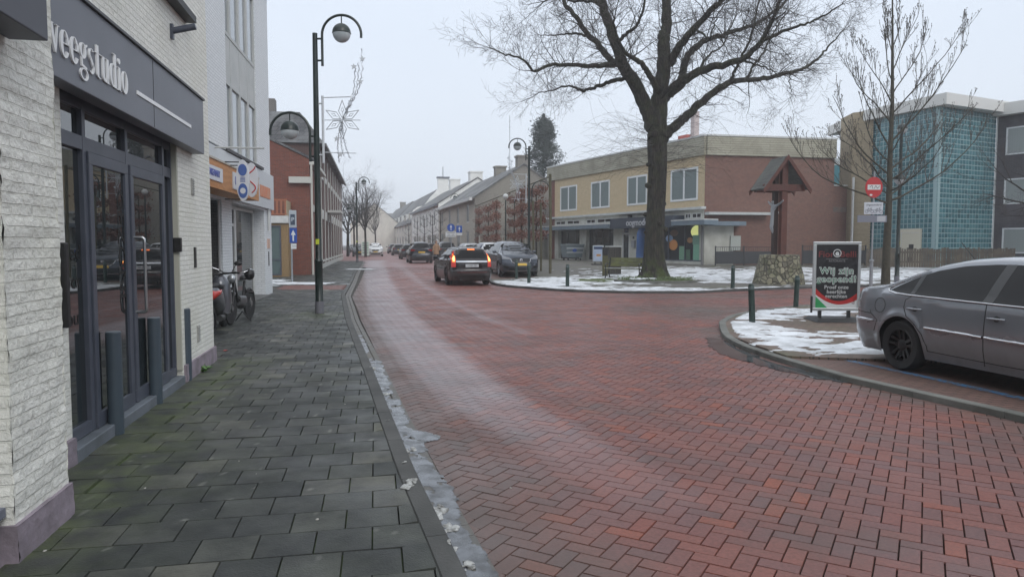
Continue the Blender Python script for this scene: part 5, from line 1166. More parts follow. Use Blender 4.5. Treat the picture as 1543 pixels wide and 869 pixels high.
# feather flag
q=gp(965,46.2); o=thing('banner_flag','tall blue feather banner flag beside the shop door, left of the tree trunk','banner flag',(q[0],q[1],q[2]+.06)); MB().tube([(.25,0,0),(.27,0,1.6),(.30,0,2.5),(.22,0,2.75)],.02,6).build('pole',black,o)
mb=MB(); L_=[]; 
for i,z_ in enumerate(np.linspace(.15,2.7,14)):
    w_=.55*min(1,(2.78-z_)/.9)**.6; y_=.05*math.sin(z_*3); L_+=[(.27,0,z_),(.27-w_/2,y_,z_),(.27-w_,y_*1.6,z_-.05)]
mb.add(L_,[(3*i+k_,3*i+k_+1,3*i+k_+4,3*i+k_+3) for i in range(13) for k_ in range(2)]); m_=mb.build('sail',P('flag_blue',(.045,.12,.32),.5),o,smooth=60,norm=False); so_=m_.modifiers.new('t','SOLIDIFY'); so_.thickness=.008
MB().box(0.05,.5,-.2,.2,0,.05).build('foot',black,o)
# low metal fence behind the cross
def railfence(name,label,a,b_,h,z,barh=.26):
    a=Vector(a);b_=Vector(b_); d=b_-a; L_=d.length; o=thing(name,label,'fence',(a.x,a.y,z),math.atan2(d.y,d.x))
    dg=P('dark_fence_panel',(.035,.038,.043),.6); 
    n=max(1,round(L_/2.2))
    for i in range(n): MB().box(L_*i/n+.05,L_*(i+1)/n-.05,-.015,.015,.08,h-barh).build('panel',dg,o)
    mb=MB().box(0,L_,-.02,.02,h-.03,h)
    for i in range(int(L_/.13)): mb.box(i*.13,i*.13+.018,-.009,.009,h-barh,h-.03)
    mb.build('rail',dg,o)
    for i in range(n+1): MB().box(L_*i/n-.03,L_*i/n+.03,-.03,.03,0,h+.05).build('post',dg,o)
railfence('metal_fence','low dark metal fence with bar top left of the wayside cross',(wx(1078,40.2),40.2),(wx(1163,40.6),40.6),1.05,.43)
railfence('metal_fence','low dark metal fence with bar top right of the wayside cross',(wx(1209,40.8),40.8),(wx(1304,41.2),41.2),1.1,.43)
# weathered plank fence
a=Vector((wx(1305,37.0),37.0)); b_=Vector((wx(1526,35.6),35.6)); d=b_-a; L_=d.length
o=thing('wooden_fence','weathered low fence of upright planks in front of the glass block tower','fence',(a.x,a.y,.43),math.atan2(d.y,d.x))
mb=MB(); x=0
wf=P('weathered_plank',(.115,.095,.07),.9,col2=(.06,.052,.042),ns=2.2,bs=15,bstr=.3)
while x<L_:
    w_=random.uniform(.085,.11); mb.box(x,x+w_,-.015+random.uniform(-.01,.01),.012,.02,.98+random.uniform(-.04,.05)); x+=w_+random.uniform(.006,.03)
mb.build('planks',wf,o); MB().box(0,L_,.02,.06,.25,.33).box(0,L_,.02,.06,.75,.83).build('rail',wf,o)
# horizontal slat fence by the parking bay
a=Vector((3.0,57.5)); b_=Vector((-1.5,58.3)); 
def slatfence(a,b_,z,h,label):
    a=Vector(a);b_=Vector(b_);d=b_-a; L_=d.length; o=thing('slat_fence',label,'fence',(a.x,a.y,z),math.atan2(d.y,d.x)); m_=P('grey_slats',(.20,.19,.16),.85,col2=(.14,.135,.11),ns=2)
    n=max(1,round(L_/1.9))
    for i in range(n):
        mb=MB(); 
        for k_ in range(int(h/.15)): mb.box(L_*i/n+.06,L_*(i+1)/n-.06,-.01-.01*(k_%2),.01,.03+k_*.15,.15+k_*.15)
        mb.build('panel',m_,o)
    for i in range(n+1): MB().box(L_*i/n-.06,L_*i/n+.06,-.06,.06,0,h+.08).build('post',P('concrete_post',(.28,.27,.24),.85),o)
slatfence((2.95,58.2),(-2.6,57.4),.36,1.9,'grey horizontal slat fence between shop and gable house')
slatfence((2.6,58.6),(-.8,74),.36,1.9,'grey slat fence running back along the gable house garden')
# little signs
q=gp(560,86); o=thing('notice_board','white notice board with green lines standing before the far white car','sign board',(q[0]-.0,q[1]-3.6,.2)); a_=MB().box(-.45,.45,-.03,.03,.1,1.75).build('board',P('notice_white',(.62,.68,.62),.5),o)
mb=MB(); 
for i in range(5): mb.box(-.34,.34,-.036,-.031,.4+i*.27,.5+i*.27)
mb.build('print',P('notice_green',(.15,.32,.22),.5),a_); MB().box(-.4,-.34,-.03,.03,0,.1).build('leg',galv,o); MB().box(.34,.4,-.03,.03,0,.1).build('leg',galv,o)
# garlands of the far terrace (white awnings)
# weed by the pier
mb=MB(); c=Vector((wx(300,8.95,0),8.95,.05))
for _ in range(90):
    a=random.uniform(0,2*PI); l=random.uniform(.06,.16); d=Vector((math.cos(a),math.sin(a),0)); w_=Vector((-d.y,d.x,0))*l*.16; p=c+d*random.uniform(0,.07); h_=random.uniform(.02,.08)
    mb.add([p,p+d*l*.5+w_+Vector((0,0,h_)),p+d*l+Vector((0,0,h_*.6)),p+d*l*.5-w_+Vector((0,0,h_))],[(0,1,2,3)])
wd=mb.build('weed_plant',P('weed_green',(.07,.16,.03),.6),norm=False); tag(wd,'small green weed growing at the foot of the white pier','plant')
mb=MB(); mb.add([(-.03,-.02,0),(.03,-.025,.008),(.035,.02,0),(-.025,.025,.01)],[(0,1,2,3)]); lf=mb.build('leaf',P('red_leaf',(.5,.06,.05),.5)); lf.location=(wx(340,10.6,0),10.6,.056); tag(lf,'tiny red scrap lying on the grey pavement','litter')
# ================================================================ TREES
bark=P('dark_bark',(.028,.023,.018),.9,col2=(.016,.013,.011),ns=6,bs=9,bstr=.9)
m,t,b=nt('mossy_bark'); tc=t.nodes.new('ShaderNodeTexCoord'); mp=N(t,'ShaderNodeMapping'); mp.inputs['Scale'].default_value=(7,7,1.1); t.links.new(tc.outputs['Object'],mp.inputs[0])
vo=N(t,'ShaderNodeTexVoronoi',feature='DISTANCE_TO_EDGE',i_Scale=1.6); t.links.new(mp.outputs[0],vo.inputs['Vector']); nn=noi(t,6,6)
cr=ramp(t,[(0,(.010,.008,.007)),(.25,(.044,.036,.029))],vo.outputs['Distance']); cr=mixc(t,.5,cr,ramp(t,[(.3,(.5,.5,.5)),(.7,(1.3,1.3,1.3))],nn),'MULTIPLY')
sz=t.nodes.new('ShaderNodeSeparateXYZ'); t.links.new(tc.outputs['Object'],sz.inputs[0]); low=ramp(t,[(0.,.85),(.22,.12),(1,.2)],mth(t,'DIVIDE',sz.outputs[2],6.))
cr=mixc(t,mth(t,'MULTIPLY',ramp(t,[(.42,0.),(.6,1.)],noi(t,2.4,5)),low),cr,(.06,.085,.02)); t.links.new(cr,b.inputs['Base Color']); b.inputs['Roughness'].default_value=.95
bump(t,b,mth(t,'ADD',vo.outputs['Distance'],mth(t,'MULTIPLY',nn,.4)),1.,.06); mbark=m
twigm=P('twig_brown',(.036,.027,.022),.8)
def catm(pts,n=5):
    out=[];P_=[Vector(p) for p in pts]; P_=[P_[0]*2-P_[1]]+P_+[P_[-1]*2-P_[-2]]
    for i in range(1,len(P_)-2):
        for k_ in range(n):
            q=k_/n; a,b_,c,d=P_[i-1:i+3]; out.append(.5*((2*b_)+(c-a)*q+(2*a-5*b_+4*c-d)*q*q+(3*b_-a-3*c+d)*q**3))
    out.append(P_[-2]); return out
class Twigs:
    def __init__(s): s.mb=MB(); s.mid=MB(); s.n=0
def wander(p,d,L_,seg,wob,up,rnd):
    pts=[p]; d=d.normalized()
    for i in range(seg):
        d=(d+Vector((rnd.gauss(0,wob),rnd.gauss(0,wob),rnd.gauss(0,wob)))+Vector((0,0,up))).normalized(); p=p+d*(L_/seg); pts.append(p)
    return pts
def branch(T,p,d,L_,r,lev,rnd,up=.05,kids_=(5,6,5),wob=.16,rat=.5,maxlev=3):
    seg=max(4,int(L_/.25)) if lev<2 else 4
    pts=wander(p,d,L_,seg,wob,up,rnd); n=6 if r>.03 else (4 if r>.012 else 3)
    (T.mid if r>.02 else T.mb).tube(pts,[max(.0035,r*(1-.75*i/seg)) for i in range(seg+1)],n,caps=False); T.n+=1
    if lev>=maxlev: return
    k_=kids_[min(lev,len(kids_)-1)]
    for i in range(k_):
        q=rnd.uniform(.15,1.0); j=min(seg-1,int(q*seg)); a=pts[j].lerp(pts[j+1],q*seg-j); dd=(pts[j+1]-pts[j]).normalized()
        o_=dd.orthogonal().normalized(); o_.rotate(Matrix.Rotation(rnd.uniform(0,2*PI),3,dd)); nd=dd*rnd.uniform(.5,1.0)+o_*rnd.uniform(.5,1.0)
        branch(T,a,nd,L_*rat*rnd.uniform(.6,1.2),max(.0035,r*(1-.6*q)*.5),lev+1,rnd,up,kids_,wob,rat,maxlev)
# ---- the big tree
rnd=random.Random(11)
D0=30.4; bx0=wx(985,D0,0)
BT=thing('lime_tree','huge bare tree with dark mossy trunk and wide spreading limbs on the snowy plaza','tree',(bx0,D0,gz(bx0,D0)+.05))
TP=Vector(BT.location)
def tp(px,py,dy=0.): return pt(px,py,D0+dy)-TP
# trunk with root flare
mb=MB(); prof=[(-.25,1.15,984),(.0,.92,984.5),(.18,.72,985),(.45,.58,986),(.9,.50,986),(1.6,.455,986),(2.4,.44,986.5),(3.2,.43,988),(4.0,.425,990),(4.7,.43,991),(5.3,.45,991),(5.9,.44,990.5),(6.4,.42,991),(7.0,.36,992)]
ns_=40; prof2=[]
for (z_,r_,px) in prof: prof2.append((z_,r_,wx(px,D0,z_)-TP.x))
zz=np.linspace(-.25,7.1,60); rr=np.interp(zz,[p[0] for p in prof2],[p[1] for p in prof2]); xx=np.interp(zz,[p[0] for p in prof2],[p[2] for p in prof2])
for z_,r_,x_ in zip(zz,rr,xx):
    for k_ in range(ns_):
        a=2*PI*k_/ns_; fl=max(0,(.9-z_))/.9; rr_=r_*.88*(1+.16*fl*math.sin(a*5+1)+.05*math.sin(a*7+z_)+.06*noise.noise((math.cos(a)*2,math.sin(a)*2,z_*1.1)))
        mb.v.append((x_+rr_*math.cos(a),rr_*math.sin(a),z_))
mb.f=[(j*ns_+k_,j*ns_+(k_+1)%ns_,(j+1)*ns_+(k_+1)%ns_,(j+1)*ns_+k_) for j in range(59) for k_ in range(ns_)]
# burrs
for _ in range(16):
    z_=rnd.uniform(2,6.4); a=rnd.uniform(0,2*PI); r_=np.interp(z_,zz,rr); x_=np.interp(z_,zz,xx); mb.ball((x_+r_*math.cos(a)*.95,r_*math.sin(a)*.95,z_),rnd.uniform(.06,.13),8)
mb.build('trunk',mbark,BT,smooth=80)
limbs=[ # (points px,py,dy), r0, r1
 ([(984,192,0),(975,165,0),(956,126,-.3),(938,96,-.6),(919,41,-.9),(905,0,-1.2),(893,-60,-1.6),(880,-120,-2)],.34,.10),
 ([(940,100,-.6),(919,89,-.3),(900,66,.2),(882,48,.6),(865,22,1.0),(849,2,1.4),(838,-40,1.7)],.15,.07),
 ([(931,97,-.3),(905,100,-.7),(886,100,-1.1),(870,99,-1.4),(845,98,-1.8),(825,99,-2.0),(805,107,-2.2),(792,93,-2.4),(775,85,-2.6),(755,80,-2.8),(738,73,-3)],.11,.02),
 ([(946,118,-.3),(925,122,-.0),(905,129,.3),(890,134,.6),(879,137,.8),(865,131,1.0),(850,130,1.3),(830,137,1.5),(808,141,1.8)],.10,.02),
 ([(990.5,212,0),(991.5,190,0),(993,160,0),(996,130,0),(1001,92,0),(1000,60,.1),(1004,37,.1),(1004,0,.2),(1002,-60,.3),(1010,-130,.5)],.43,.12),
 ([(993,140,-.2),(980,115,-.7),(968,98,-1.2),(955,88,-1.7),(942,79,-2.2),(930,60,-2.7),(925,30,-3.2)],.14,.04),
 ([(1000,150,.2),(1012,134,.4),(1027,118,.7),(1031,100,1.0),(1038,82,1.2),(1050,70,1.5),(1063,61,1.7),(1085,54,2),(1104,48,2.2),(1125,42,2.5),(1145,33,2.8),(1175,10,3.1),(1200,-15,3.4)],.20,.045),
 ([(1008,96,0),(1018,80,-.3),(1030,62,-.6),(1045,44,-.9),(1065,22,-1.3),(1086,0,-1.7),(1108,-35,-2.1),(1125,-80,-2.5)],.19,.07),
 ([(1008,142,0),(1027,126,-.5),(1045,112,-.9),(1067,103,-1.3),(1095,97,-1.7),(1119,89,-2.1),(1135,76,-2.3),(1148,62,-2.6),(1160,38,-2.9),(1171,15,-3.2),(1182,-30,-3.6)],.20,.05),
 ([(1000,205,0),(1010,196,.1),(1025,183,.3),(1041,170,.4),(1058,153,.6),(1075,140,.8),(1092,128,1),(1108,122,1.1),(1130,120,1.3),(1156,118,1.5),(1185,111,1.8),(1211,103,2),(1228,92,2.2),(1241,79,2.4),(1258,60,2.6),(1272,44,2.8)],.23,.02),
 ([(1134,77,-2.3),(1150,62,-2.6),(1170,53,-2.8),(1197,41,-3.1),(1222,34,-3.4),(1250,20,-3.7),(1266,8,-3.9)],.09,.02),
 ([(908,10,-1.1),(895,2,-.8),(880,2,-.4),(862,2,0),(845,-4,.4),(820,2,1)],.08,.03),
 ([(931,62,-.8),(945,50,-1.3),(958,40,-1.8),(968,20,-2.2),(972,-20,-2.6)],.08,.04),
 ([(1101,122,1.1),(1108,104,.9),(1118,84,.7),(1130,60,.4),(1140,20,.1),(1146,-30,-.1)],.07,.03),
 ([(1125,119,1.3),(1135,100,1.6),(1150,80,1.9),(1165,50,2.3),(1185,20,2.8)],.06,.02),
 ([(1056,108,-1.1),(1062,90,-.8),(1072,80,-.4),(1085,72,-.1),(1098,50,.3),(1110,20,.6)],.055,.02),
 ([(1050,44,-1),(1062,55,-1.3),(1068,62,-1.6),(1075,40,-2),(1085,15,-2.3)],.05,.02),
 ([(1120,92,-2.1),(1140,98,-2.6),(1158,104,-3),(1172,112,-3.4)],.045,.015),
 ([(883,55,.6),(868,50,1.2),(850,52,1.7),(830,54,2.2),(812,52,2.8)],.06,.015),
 ([(1192,110,1.8),(1190,125,2.0),(1192,138,2.1),(1193,146,2.2)],.03,.01),
]
T=Twigs(); LM=MB()
for pts,r0,r1 in limbs:
    P_=catm([tp(*p) for p in pts],5); 
    # knobbly
    n=len(P_); P_=[p+Vector((rnd.gauss(0,.02),rnd.gauss(0,.03),rnd.gauss(0,.02))) for p in P_]
    rad=[(r0+(r1-r0)*(i/(n-1))**.8)*(1+.10*rnd.random()) for i in range(n)]; LM.tube(P_,rad,12 if r0>.1 else 8)
    length=sum((b_-a).length for a,b_ in zip(P_,P_[1:]))
    k_=int(length*5.6)
    for i in range(k_):
        q=rnd.uniform(.12,1.0)**.8; j=min(n-2,int(q*(n-1))); a=P_[j].lerp(P_[j+1],q*(n-1)-j); dd=(P_[j+1]-P_[j]).normalized()
        o_=dd.orthogonal().normalized(); o_.rotate(Matrix.Rotation(rnd.uniform(0,2*PI),3,dd))
        L_=rnd.uniform(.7,2.4)*(1.0 if r1>.03 else .8); rr_=min(.028,rad[j]*.35)*rnd.uniform(.45,1)
        branch(T,a,dd*.5+o_*.9+Vector((0,0,.15)),L_,rr_,1,rnd,.035,(5,6,4),.17,.5,3)
    for i in range(4): branch(T,P_[-1],(P_[-1]-P_[-3])+Vector((rnd.gauss(0,.3),rnd.gauss(0,.3),rnd.gauss(0,.3)))*.3,rnd.uniform(1,2.2),max(.008,r1*.6),1,rnd,.03,(5,6,4),.17,.5,3)
# epicormic shoots drooping around the crotch
for _ in range(85):
    z_=rnd.uniform(4.3,6.9); a=rnd.uniform(0,2*PI); x_=np.interp(z_,zz,xx); L_=rnd.uniform(1.0,3.3)
    branch(T,Vector((x_+.3*math.cos(a),.3*math.sin(a),z_)),Vector((math.cos(a)*1.2,math.sin(a),rnd.uniform(.0,.5))),L_,.008,2,rnd,-.03,(5,4,4),.10,.45,3)
LM.build('limbs',mbark,BT,smooth=80); T.mid.build('branches',bark,BT,smooth=80,norm=False); T.mb.build('twigs',twigm,BT,norm=False)
print('twigs',T.n,len(T.mb.f))
# ground ring
cx_,cy_=bx0+.05,D0-.0
pts=[(cx_+1.75*math.cos(a),cy_-.25+1.35*math.sin(a)) for a in np.linspace(PI*1.02,PI*1.98,18)]
ribbon('kerb',pts,.05,.05,-.05,.15,kerbm2,.5)
def f4(X,Y): return blob(X,Y,cx_,cy_-.1,1.7,1.3)+.0
sheet('moss_mound',np.arange(cx_-1.8,cx_+1.8,.08),np.arange(cy_-1.7,cy_+1.4,.08),moss_m,0,lambda X,Y:f4(X,Y)>0,None,lambda X,Y:gzn(X,Y)+.06+.16*np.clip(f4(X,Y),0,1)+.05*nz(X,Y,5),kind='stuff')
sheet('moss_mound',np.arange(cx_-3.4,cx_-1.2,.1),np.arange(cy_-1.0,cy_+1.6,.1),moss_m,0,lambda X,Y:blob(X,Y,cx_-2.3,cy_+.4,1.0,1.2)>0,None,lambda X,Y:gzn(X,Y)+.055+.04*np.clip(blob(X,Y,cx_-2.3,cy_+.4,1.0,1.2),0,1)+.02*nz(X,Y,6),kind='stuff')
lv=MB()
for _ in range(900):
    a=rnd.uniform(PI*.95,PI*2.05); r_=rnd.uniform(.55,1.6); x=cx_+r_*math.cos(a); y=cy_-.15+r_*.8*math.sin(a); z_=gz(x,y)+.10+rnd.uniform(0,.16); s_=rnd.uniform(.025,.06)
    d=Vector((rnd.gauss(0,1),rnd.gauss(0,1),rnd.gauss(0,.6))).normalized(); e=d.orthogonal().normalized(); p=Vector((x,y,z_)); lv.add([p,p+d*s_+e*s_*.5,p+d*s_*2,p+d*s_-e*s_*.5],[(0,1,2,3)])
tag(lv.build('ivy',P('ivy_leaf',(.045,.085,.02),.6,col2=(.10,.13,.05),ns=5),norm=False),kind='stuff')
L=[(cx_-1.1+.28*i+rnd.uniform(-.05,.05),cy_-.95+rnd.uniform(-.05,.1),.11) for i in range(4)]; 
mb=MB()
for x,y,r_ in L:
    for _ in range(5): mb.ball((x+rnd.uniform(-.1,.1),y+rnd.uniform(-.1,.1),gz(x,y)+.2),r_*rnd.uniform(.5,.9),8,(1.3,1,.55))
tag(mb.build('snow_heap',snow_m,smooth=60),kind='stuff')
# ---- young tree right
rnd=random.Random(5)
YT=thing('young_tree','slim young bare tree with greenish upswept branches, behind the no entry sign','tree',(wx(1334,26.6,0),26.6,.06))
YP=Vector(YT.location)
ybark=P('greenish_bark',(.060,.055,.035),.85,col2=(.035,.032,.024),ns=8,bs=14,bstr=.6)
tr_=catm([(0,0,-.05),(0.0,0,1.2),(0.02,0,2.6),(.03,0,3.6),(.02,0,5),(.05,.02,6.5),(.0,0,8),(-.05,0,9.6),(-.1,0,11)],6); n=len(tr_)
YB=MB(); MB().tube(tr_,[.165-.145*(i/(n-1))**.85 for i in range(n)],14).build('trunk',ybark,YT,smooth=80)
T=Twigs()
def ybranch(p,az,el,L_,r,lev):
    seg=10 if lev==0 else 6; d=Vector((math.cos(az)*math.cos(el),math.sin(az)*math.cos(el),math.sin(el))); pts=[p]
    for i in range(seg):
        d=(d+Vector((rnd.gauss(0,.09),rnd.gauss(0,.09),rnd.gauss(0,.07)+(.065 if lev==0 else .05)))).normalized(); p=p+d*(L_/seg); pts.append(p)
    (T.mid if lev==0 else T.mb).tube(pts,[max(.005,r*(1-.78*i/seg)) for i in range(seg+1)],6 if lev==0 else 4,caps=False)
    if lev>0: T.mb.ball(pts[-1],.016 if lev>1 else .02,5)
    if lev>=3: return
    for i in range((10,4,1)[lev]):
        q=rnd.uniform(.18,.97); j=min(seg-1,int(q*seg)); a=pts[j].lerp(pts[j+1],q*seg-j); dd=(pts[j+1]-pts[j]).normalized(); az2=math.atan2(dd.y,dd.x)+rnd.choice((-1,1))*rnd.uniform(.4,1.1); el2=math.asin(max(-1,min(1,dd.z)))+rnd.uniform(-.2,.6)
        ybranch(a,az2,el2,L_*(.30 if lev==0 else .42)*rnd.uniform(.6,1.3)*(1.3-q*.6),max(.005,r*(1-.7*q)*.5),lev+1)
lst=[(3.05,180,10,4.1,.05),(3.15,5,18,4.3,.055),(3.4,150,28,3.4,.04),(3.3,40,20,3.2,.04),(3.7,200,22,3.2,.045),(3.9,-30,28,3.3,.045),(4.1,175,35,3.3,.045),(4.3,20,32,3.8,.05),(4.6,110,35,2.8,.04),(4.9,-90,35,2.6,.035),(5.1,185,45,3.3,.04),(5.3,-5,42,3.6,.045),(5.7,60,45,2.8,.035),(6.0,165,50,2.9,.035),(6.3,-20,50,3.2,.035),(6.7,230,52,2.4,.03),(7.0,30,55,2.8,.03),(7.5,180,60,2.4,.03),(7.9,-10,60,2.4,.028),(8.4,100,62,2,.025),(8.8,0,65,2,.025),(3.5,-80,20,2.8,.04),(3.6,95,22,2.8,.04)]
for z_,az,el,L_,r_ in lst:
    L_*=1.12; r_*=.8; ybranch(Vector((0.02,0,z_)),math.radians(az+rnd.uniform(-8,8)),math.radians(el),L_,r_,0)
T.mid.build('branches',ybark,YT,smooth=80,norm=False); T.mb.build('twigs',P('bud_brown',(.052,.042,.032),.7),YT,norm=False)
# another crown edge peeping in at the right
rnd=random.Random(9)
def baretree(px,D,h,label,spread=.5,seed=1,name='bare_tree',tm=None,x=None,tw=(7,6,5),r=.16,z=None,maxlev=3,grp=None):
    rn=random.Random(seed); x=wx(px,D,0) if x is None else x; o=thing(name,label,'tree',(x,D,(gz(x,D) if z is None else z)),rn.uniform(0,6),grp); T=Twigs(); tm=tm or bark
    hh=h*.38; MB().tube([(0,0,-.1),(.02,0,hh*.5),(0,.03,hh)],[r,r*.8,r*.7],8).build('trunk',tm,o,smooth=80)
    for i in range(tw[0]):
        a=2*PI*i/tw[0]+rn.uniform(-.3,.3); branch(T,Vector((0,0,hh*rn.uniform(.75,1))),Vector((math.cos(a)*spread,math.sin(a)*spread,rn.uniform(.6,1.1))),h*.55*rn.uniform(.8,1.1),r*.45,0,rn,.04,(7,6,5),.13,.5,maxlev)
    branch(T,Vector((0,0,hh)),Vector((0,0,1)),h*.62,r*.6,0,rn,.02,(9,6,5),.1,.45,maxlev)
    a_=T.mid; a_.v and a_.build('branches',tm,o,smooth=80,norm=False); T.mb.build('twigs',twigm,o,norm=False); return o
baretree(1600,33,8,'bare tree just outside the right edge, its twigs reaching into the picture',.7,21)
baretree(551,82,9.5,'bare roadside tree left of the far white car',.55,3,grp='bare trees at the far left'); baretree(534,96,10.5,'tall bare tree behind the far left street lamp',.5,4,grp='bare trees at the far left'); baretree(524,86,8,'bare tree against the end of the dark terrace',.5,6,grp='bare trees at the far left'); baretree(566,120,10,'faint bare tree behind the far left houses',.6,8,grp='bare trees at the far left')
# small trained trees in front of the white house
def espalier(px,D,h,label,seed,leaf=False,wide=1.3,tiers=4,x=None,rz=0,grp=None,dens=260):
    rn=random.Random(seed); x=wx(px,D,0) if x is None else x; o=thing('trained_tree',label,'tree',(x,D,gz(x,D)+.03),rz,grp)
    MB().tube([(0,0,0),(.02,0,h*.5),(0,0,h)],[.06,.05,.03],6).build('trunk',mbark,o,smooth=80); mb=MB(); T=Twigs(); lf=MB()
    for i in range(tiers):
        z_=h*(.45+.55*i/max(1,tiers-1))-.05
        for s_ in (-1,1):
            L_=wide*rn.uniform(.8,1.05); pts=[(0,0,z_-.25),(s_*L_*.3,rn.uniform(-.05,.05),z_-.12),(s_*L_*.7,0,z_),(s_*L_,0,z_+.12)]; pts=catm(pts,3); mb.tube(pts,[.03-.0022*k_ for k_ in range(len(pts))],5)
            for _ in range(9):
                p=Vector(pts[rn.randrange(2,len(pts))]); branch(T,p,Vector((rn.gauss(0,.6),rn.gauss(0,.4),rn.uniform(.2,1))),rn.uniform(.3,.6),.006,2,rn,.03,(3,3,3),.15,.5,3)
            if leaf:
                for _ in range(dens):
                    q=rn.random()**.8; p=Vector((s_*L_*q*1.05,rn.gauss(0,.13),z_-.12+.2*q+rn.gauss(0,.11))); s2=rn.uniform(.035,.075); d=Vector((rn.gauss(0,1),rn.gauss(0,1),rn.gauss(0,1))).normalized(); e=d.orthogonal().normalized(); lf.add([p,p+d*s2+e*s2*.6,p+d*s2*2,p+d*s2-e*s2*.6],[(0,1,2,3)])
    mb.build('branches',mbark,o,smooth=80); T.mb.build('twigs',twigm,o,norm=False)
    if leaf: lf.build('leaves',P('copper_leaf',(.13,.050,.035),.7,col2=(.20,.085,.055),ns=2.5),o,norm=False)
    return o
for i,(px,D) in enumerate(((664,70),(652,78),(640,88),(629,98),(616,108))):
    espalier(px,D,4.6,['small trained bare tree in front of the white house, nearest','second trained bare tree in front of the white house','third trained bare tree in front of the white house','fourth trained bare tree in front of the white house','farthest trained bare tree in front of the white house'][i],40+i,False,1.5,4,rz=1.3,grp='trained bare trees before the white house')
# leafy copper trees along the parking bay
brz=math.radians(104)
for i,(px,D,lb) in enumerate(((808,37.4,'copper leaved trained tree closest to the shop canopy'),(786,40.5,'copper leaved trained tree just behind the street lamp'),(775,44,'copper leaved trained tree above the parked grey car'),(748,49.5,'copper leaved trained tree left of the ball lamp'),(736,54,'copper leaved trained tree second from the left'),(722,59,'copper leaved trained tree farthest down the bay'))):
    espalier(px,D,4.1,lb,60+i,True,1.6,4,rz=brz-.25*(i%2),grp='copper leaved trained trees along the bay',dens=230)
# stakes and top rail of the trained trees
stk=P('stake_wood',(.12,.105,.06),.85,col2=(.08,.075,.045),ns=4)
for i,(px,D,h_,lb) in enumerate(((829,34.6,4.75,'tall mossy wooden stake left of the shop'),(815,36.0,3.4,'shorter wooden stake, right one of the pair behind the lamp'),(803.5,35.8,3.5,'shorter wooden stake, left one of the pair behind the lamp'))):
    g=gp(px,D); o=MB().tube([(0,0,-.05),(.01,0,h_*.5),(-.02,0,h_)],.055 if i else .07,10).build('wooden_stake',stk,smooth=60); o.location=(g[0],g[1],g[2]+.06); tag(o,lb,'stake','stakes of the trained trees')
a=gp(829,34.6); b_=gp(716,60); o=MB().tube([(a[0],a[1],a[2]+4.7),(b_[0],b_[1],b_[2]+4.6)],.03,6).build('top_rail',stk); tag(o,'long thin rail joining the tops of the copper leaved trees','rail')
# ---- conifer behind the houses
rn=random.Random(77); cx_=wx(816,78,5); o=thing('conifer','tall dark misty conifer rising behind the shop and gable house','tree',(cx_,78,.3))
MB().tube([(0,0,0),(.2,0,14.6)],[.3,.03],8).build('trunk',bark,o)
mb=MB(); 
sp_pts=[]
for _ in range(620):
    z_=rn.uniform(4,14.6); f_=1-(z_/15.2)**2.2; R=3.9*f_+.3; R*=.75+.35*math.sin(z_*2.3+1)*.6; a=rn.uniform(0,2*PI); r_=R*rn.uniform(.35,1.0)
    tip=Vector((r_*math.cos(a)+.2*z_/14,r_*math.sin(a),z_-r_*.12)); 
    for _ in range(34):
        p=tip+Vector((rn.gauss(0,.28),rn.gauss(0,.28),rn.gauss(0,.22))); s_=rn.uniform(.07,.15); d=Vector((rn.gauss(0,1),rn.gauss(0,1),rn.gauss(.0,.7))).normalized(); e=d.orthogonal().normalized(); mb.add([p,p+d*s_+e*s_*.5,p+d*s_*2.2,p+d*s_-e*s_*.5],[(0,1,2,3)])
for _ in range(500):
    z_=rn.uniform(13.2,15.2); p=Vector((.2+rn.gauss(0,.12)*(15.6-z_),rn.gauss(0,.12)*(15.6-z_),z_)); s_=.09; d=Vector((rn.gauss(0,1),rn.gauss(0,1),1)).normalized(); e=d.orthogonal(); mb.add([p,p+d*s_+e*s_*.5,p+d*s_*2.2,p+d*s_-e*s_*.5],[(0,1,2,3)])
mb.build('crown',P('conifer_needles',(.020,.030,.024),.8,col2=(.04,.052,.044),ns=1.2),o,norm=False)
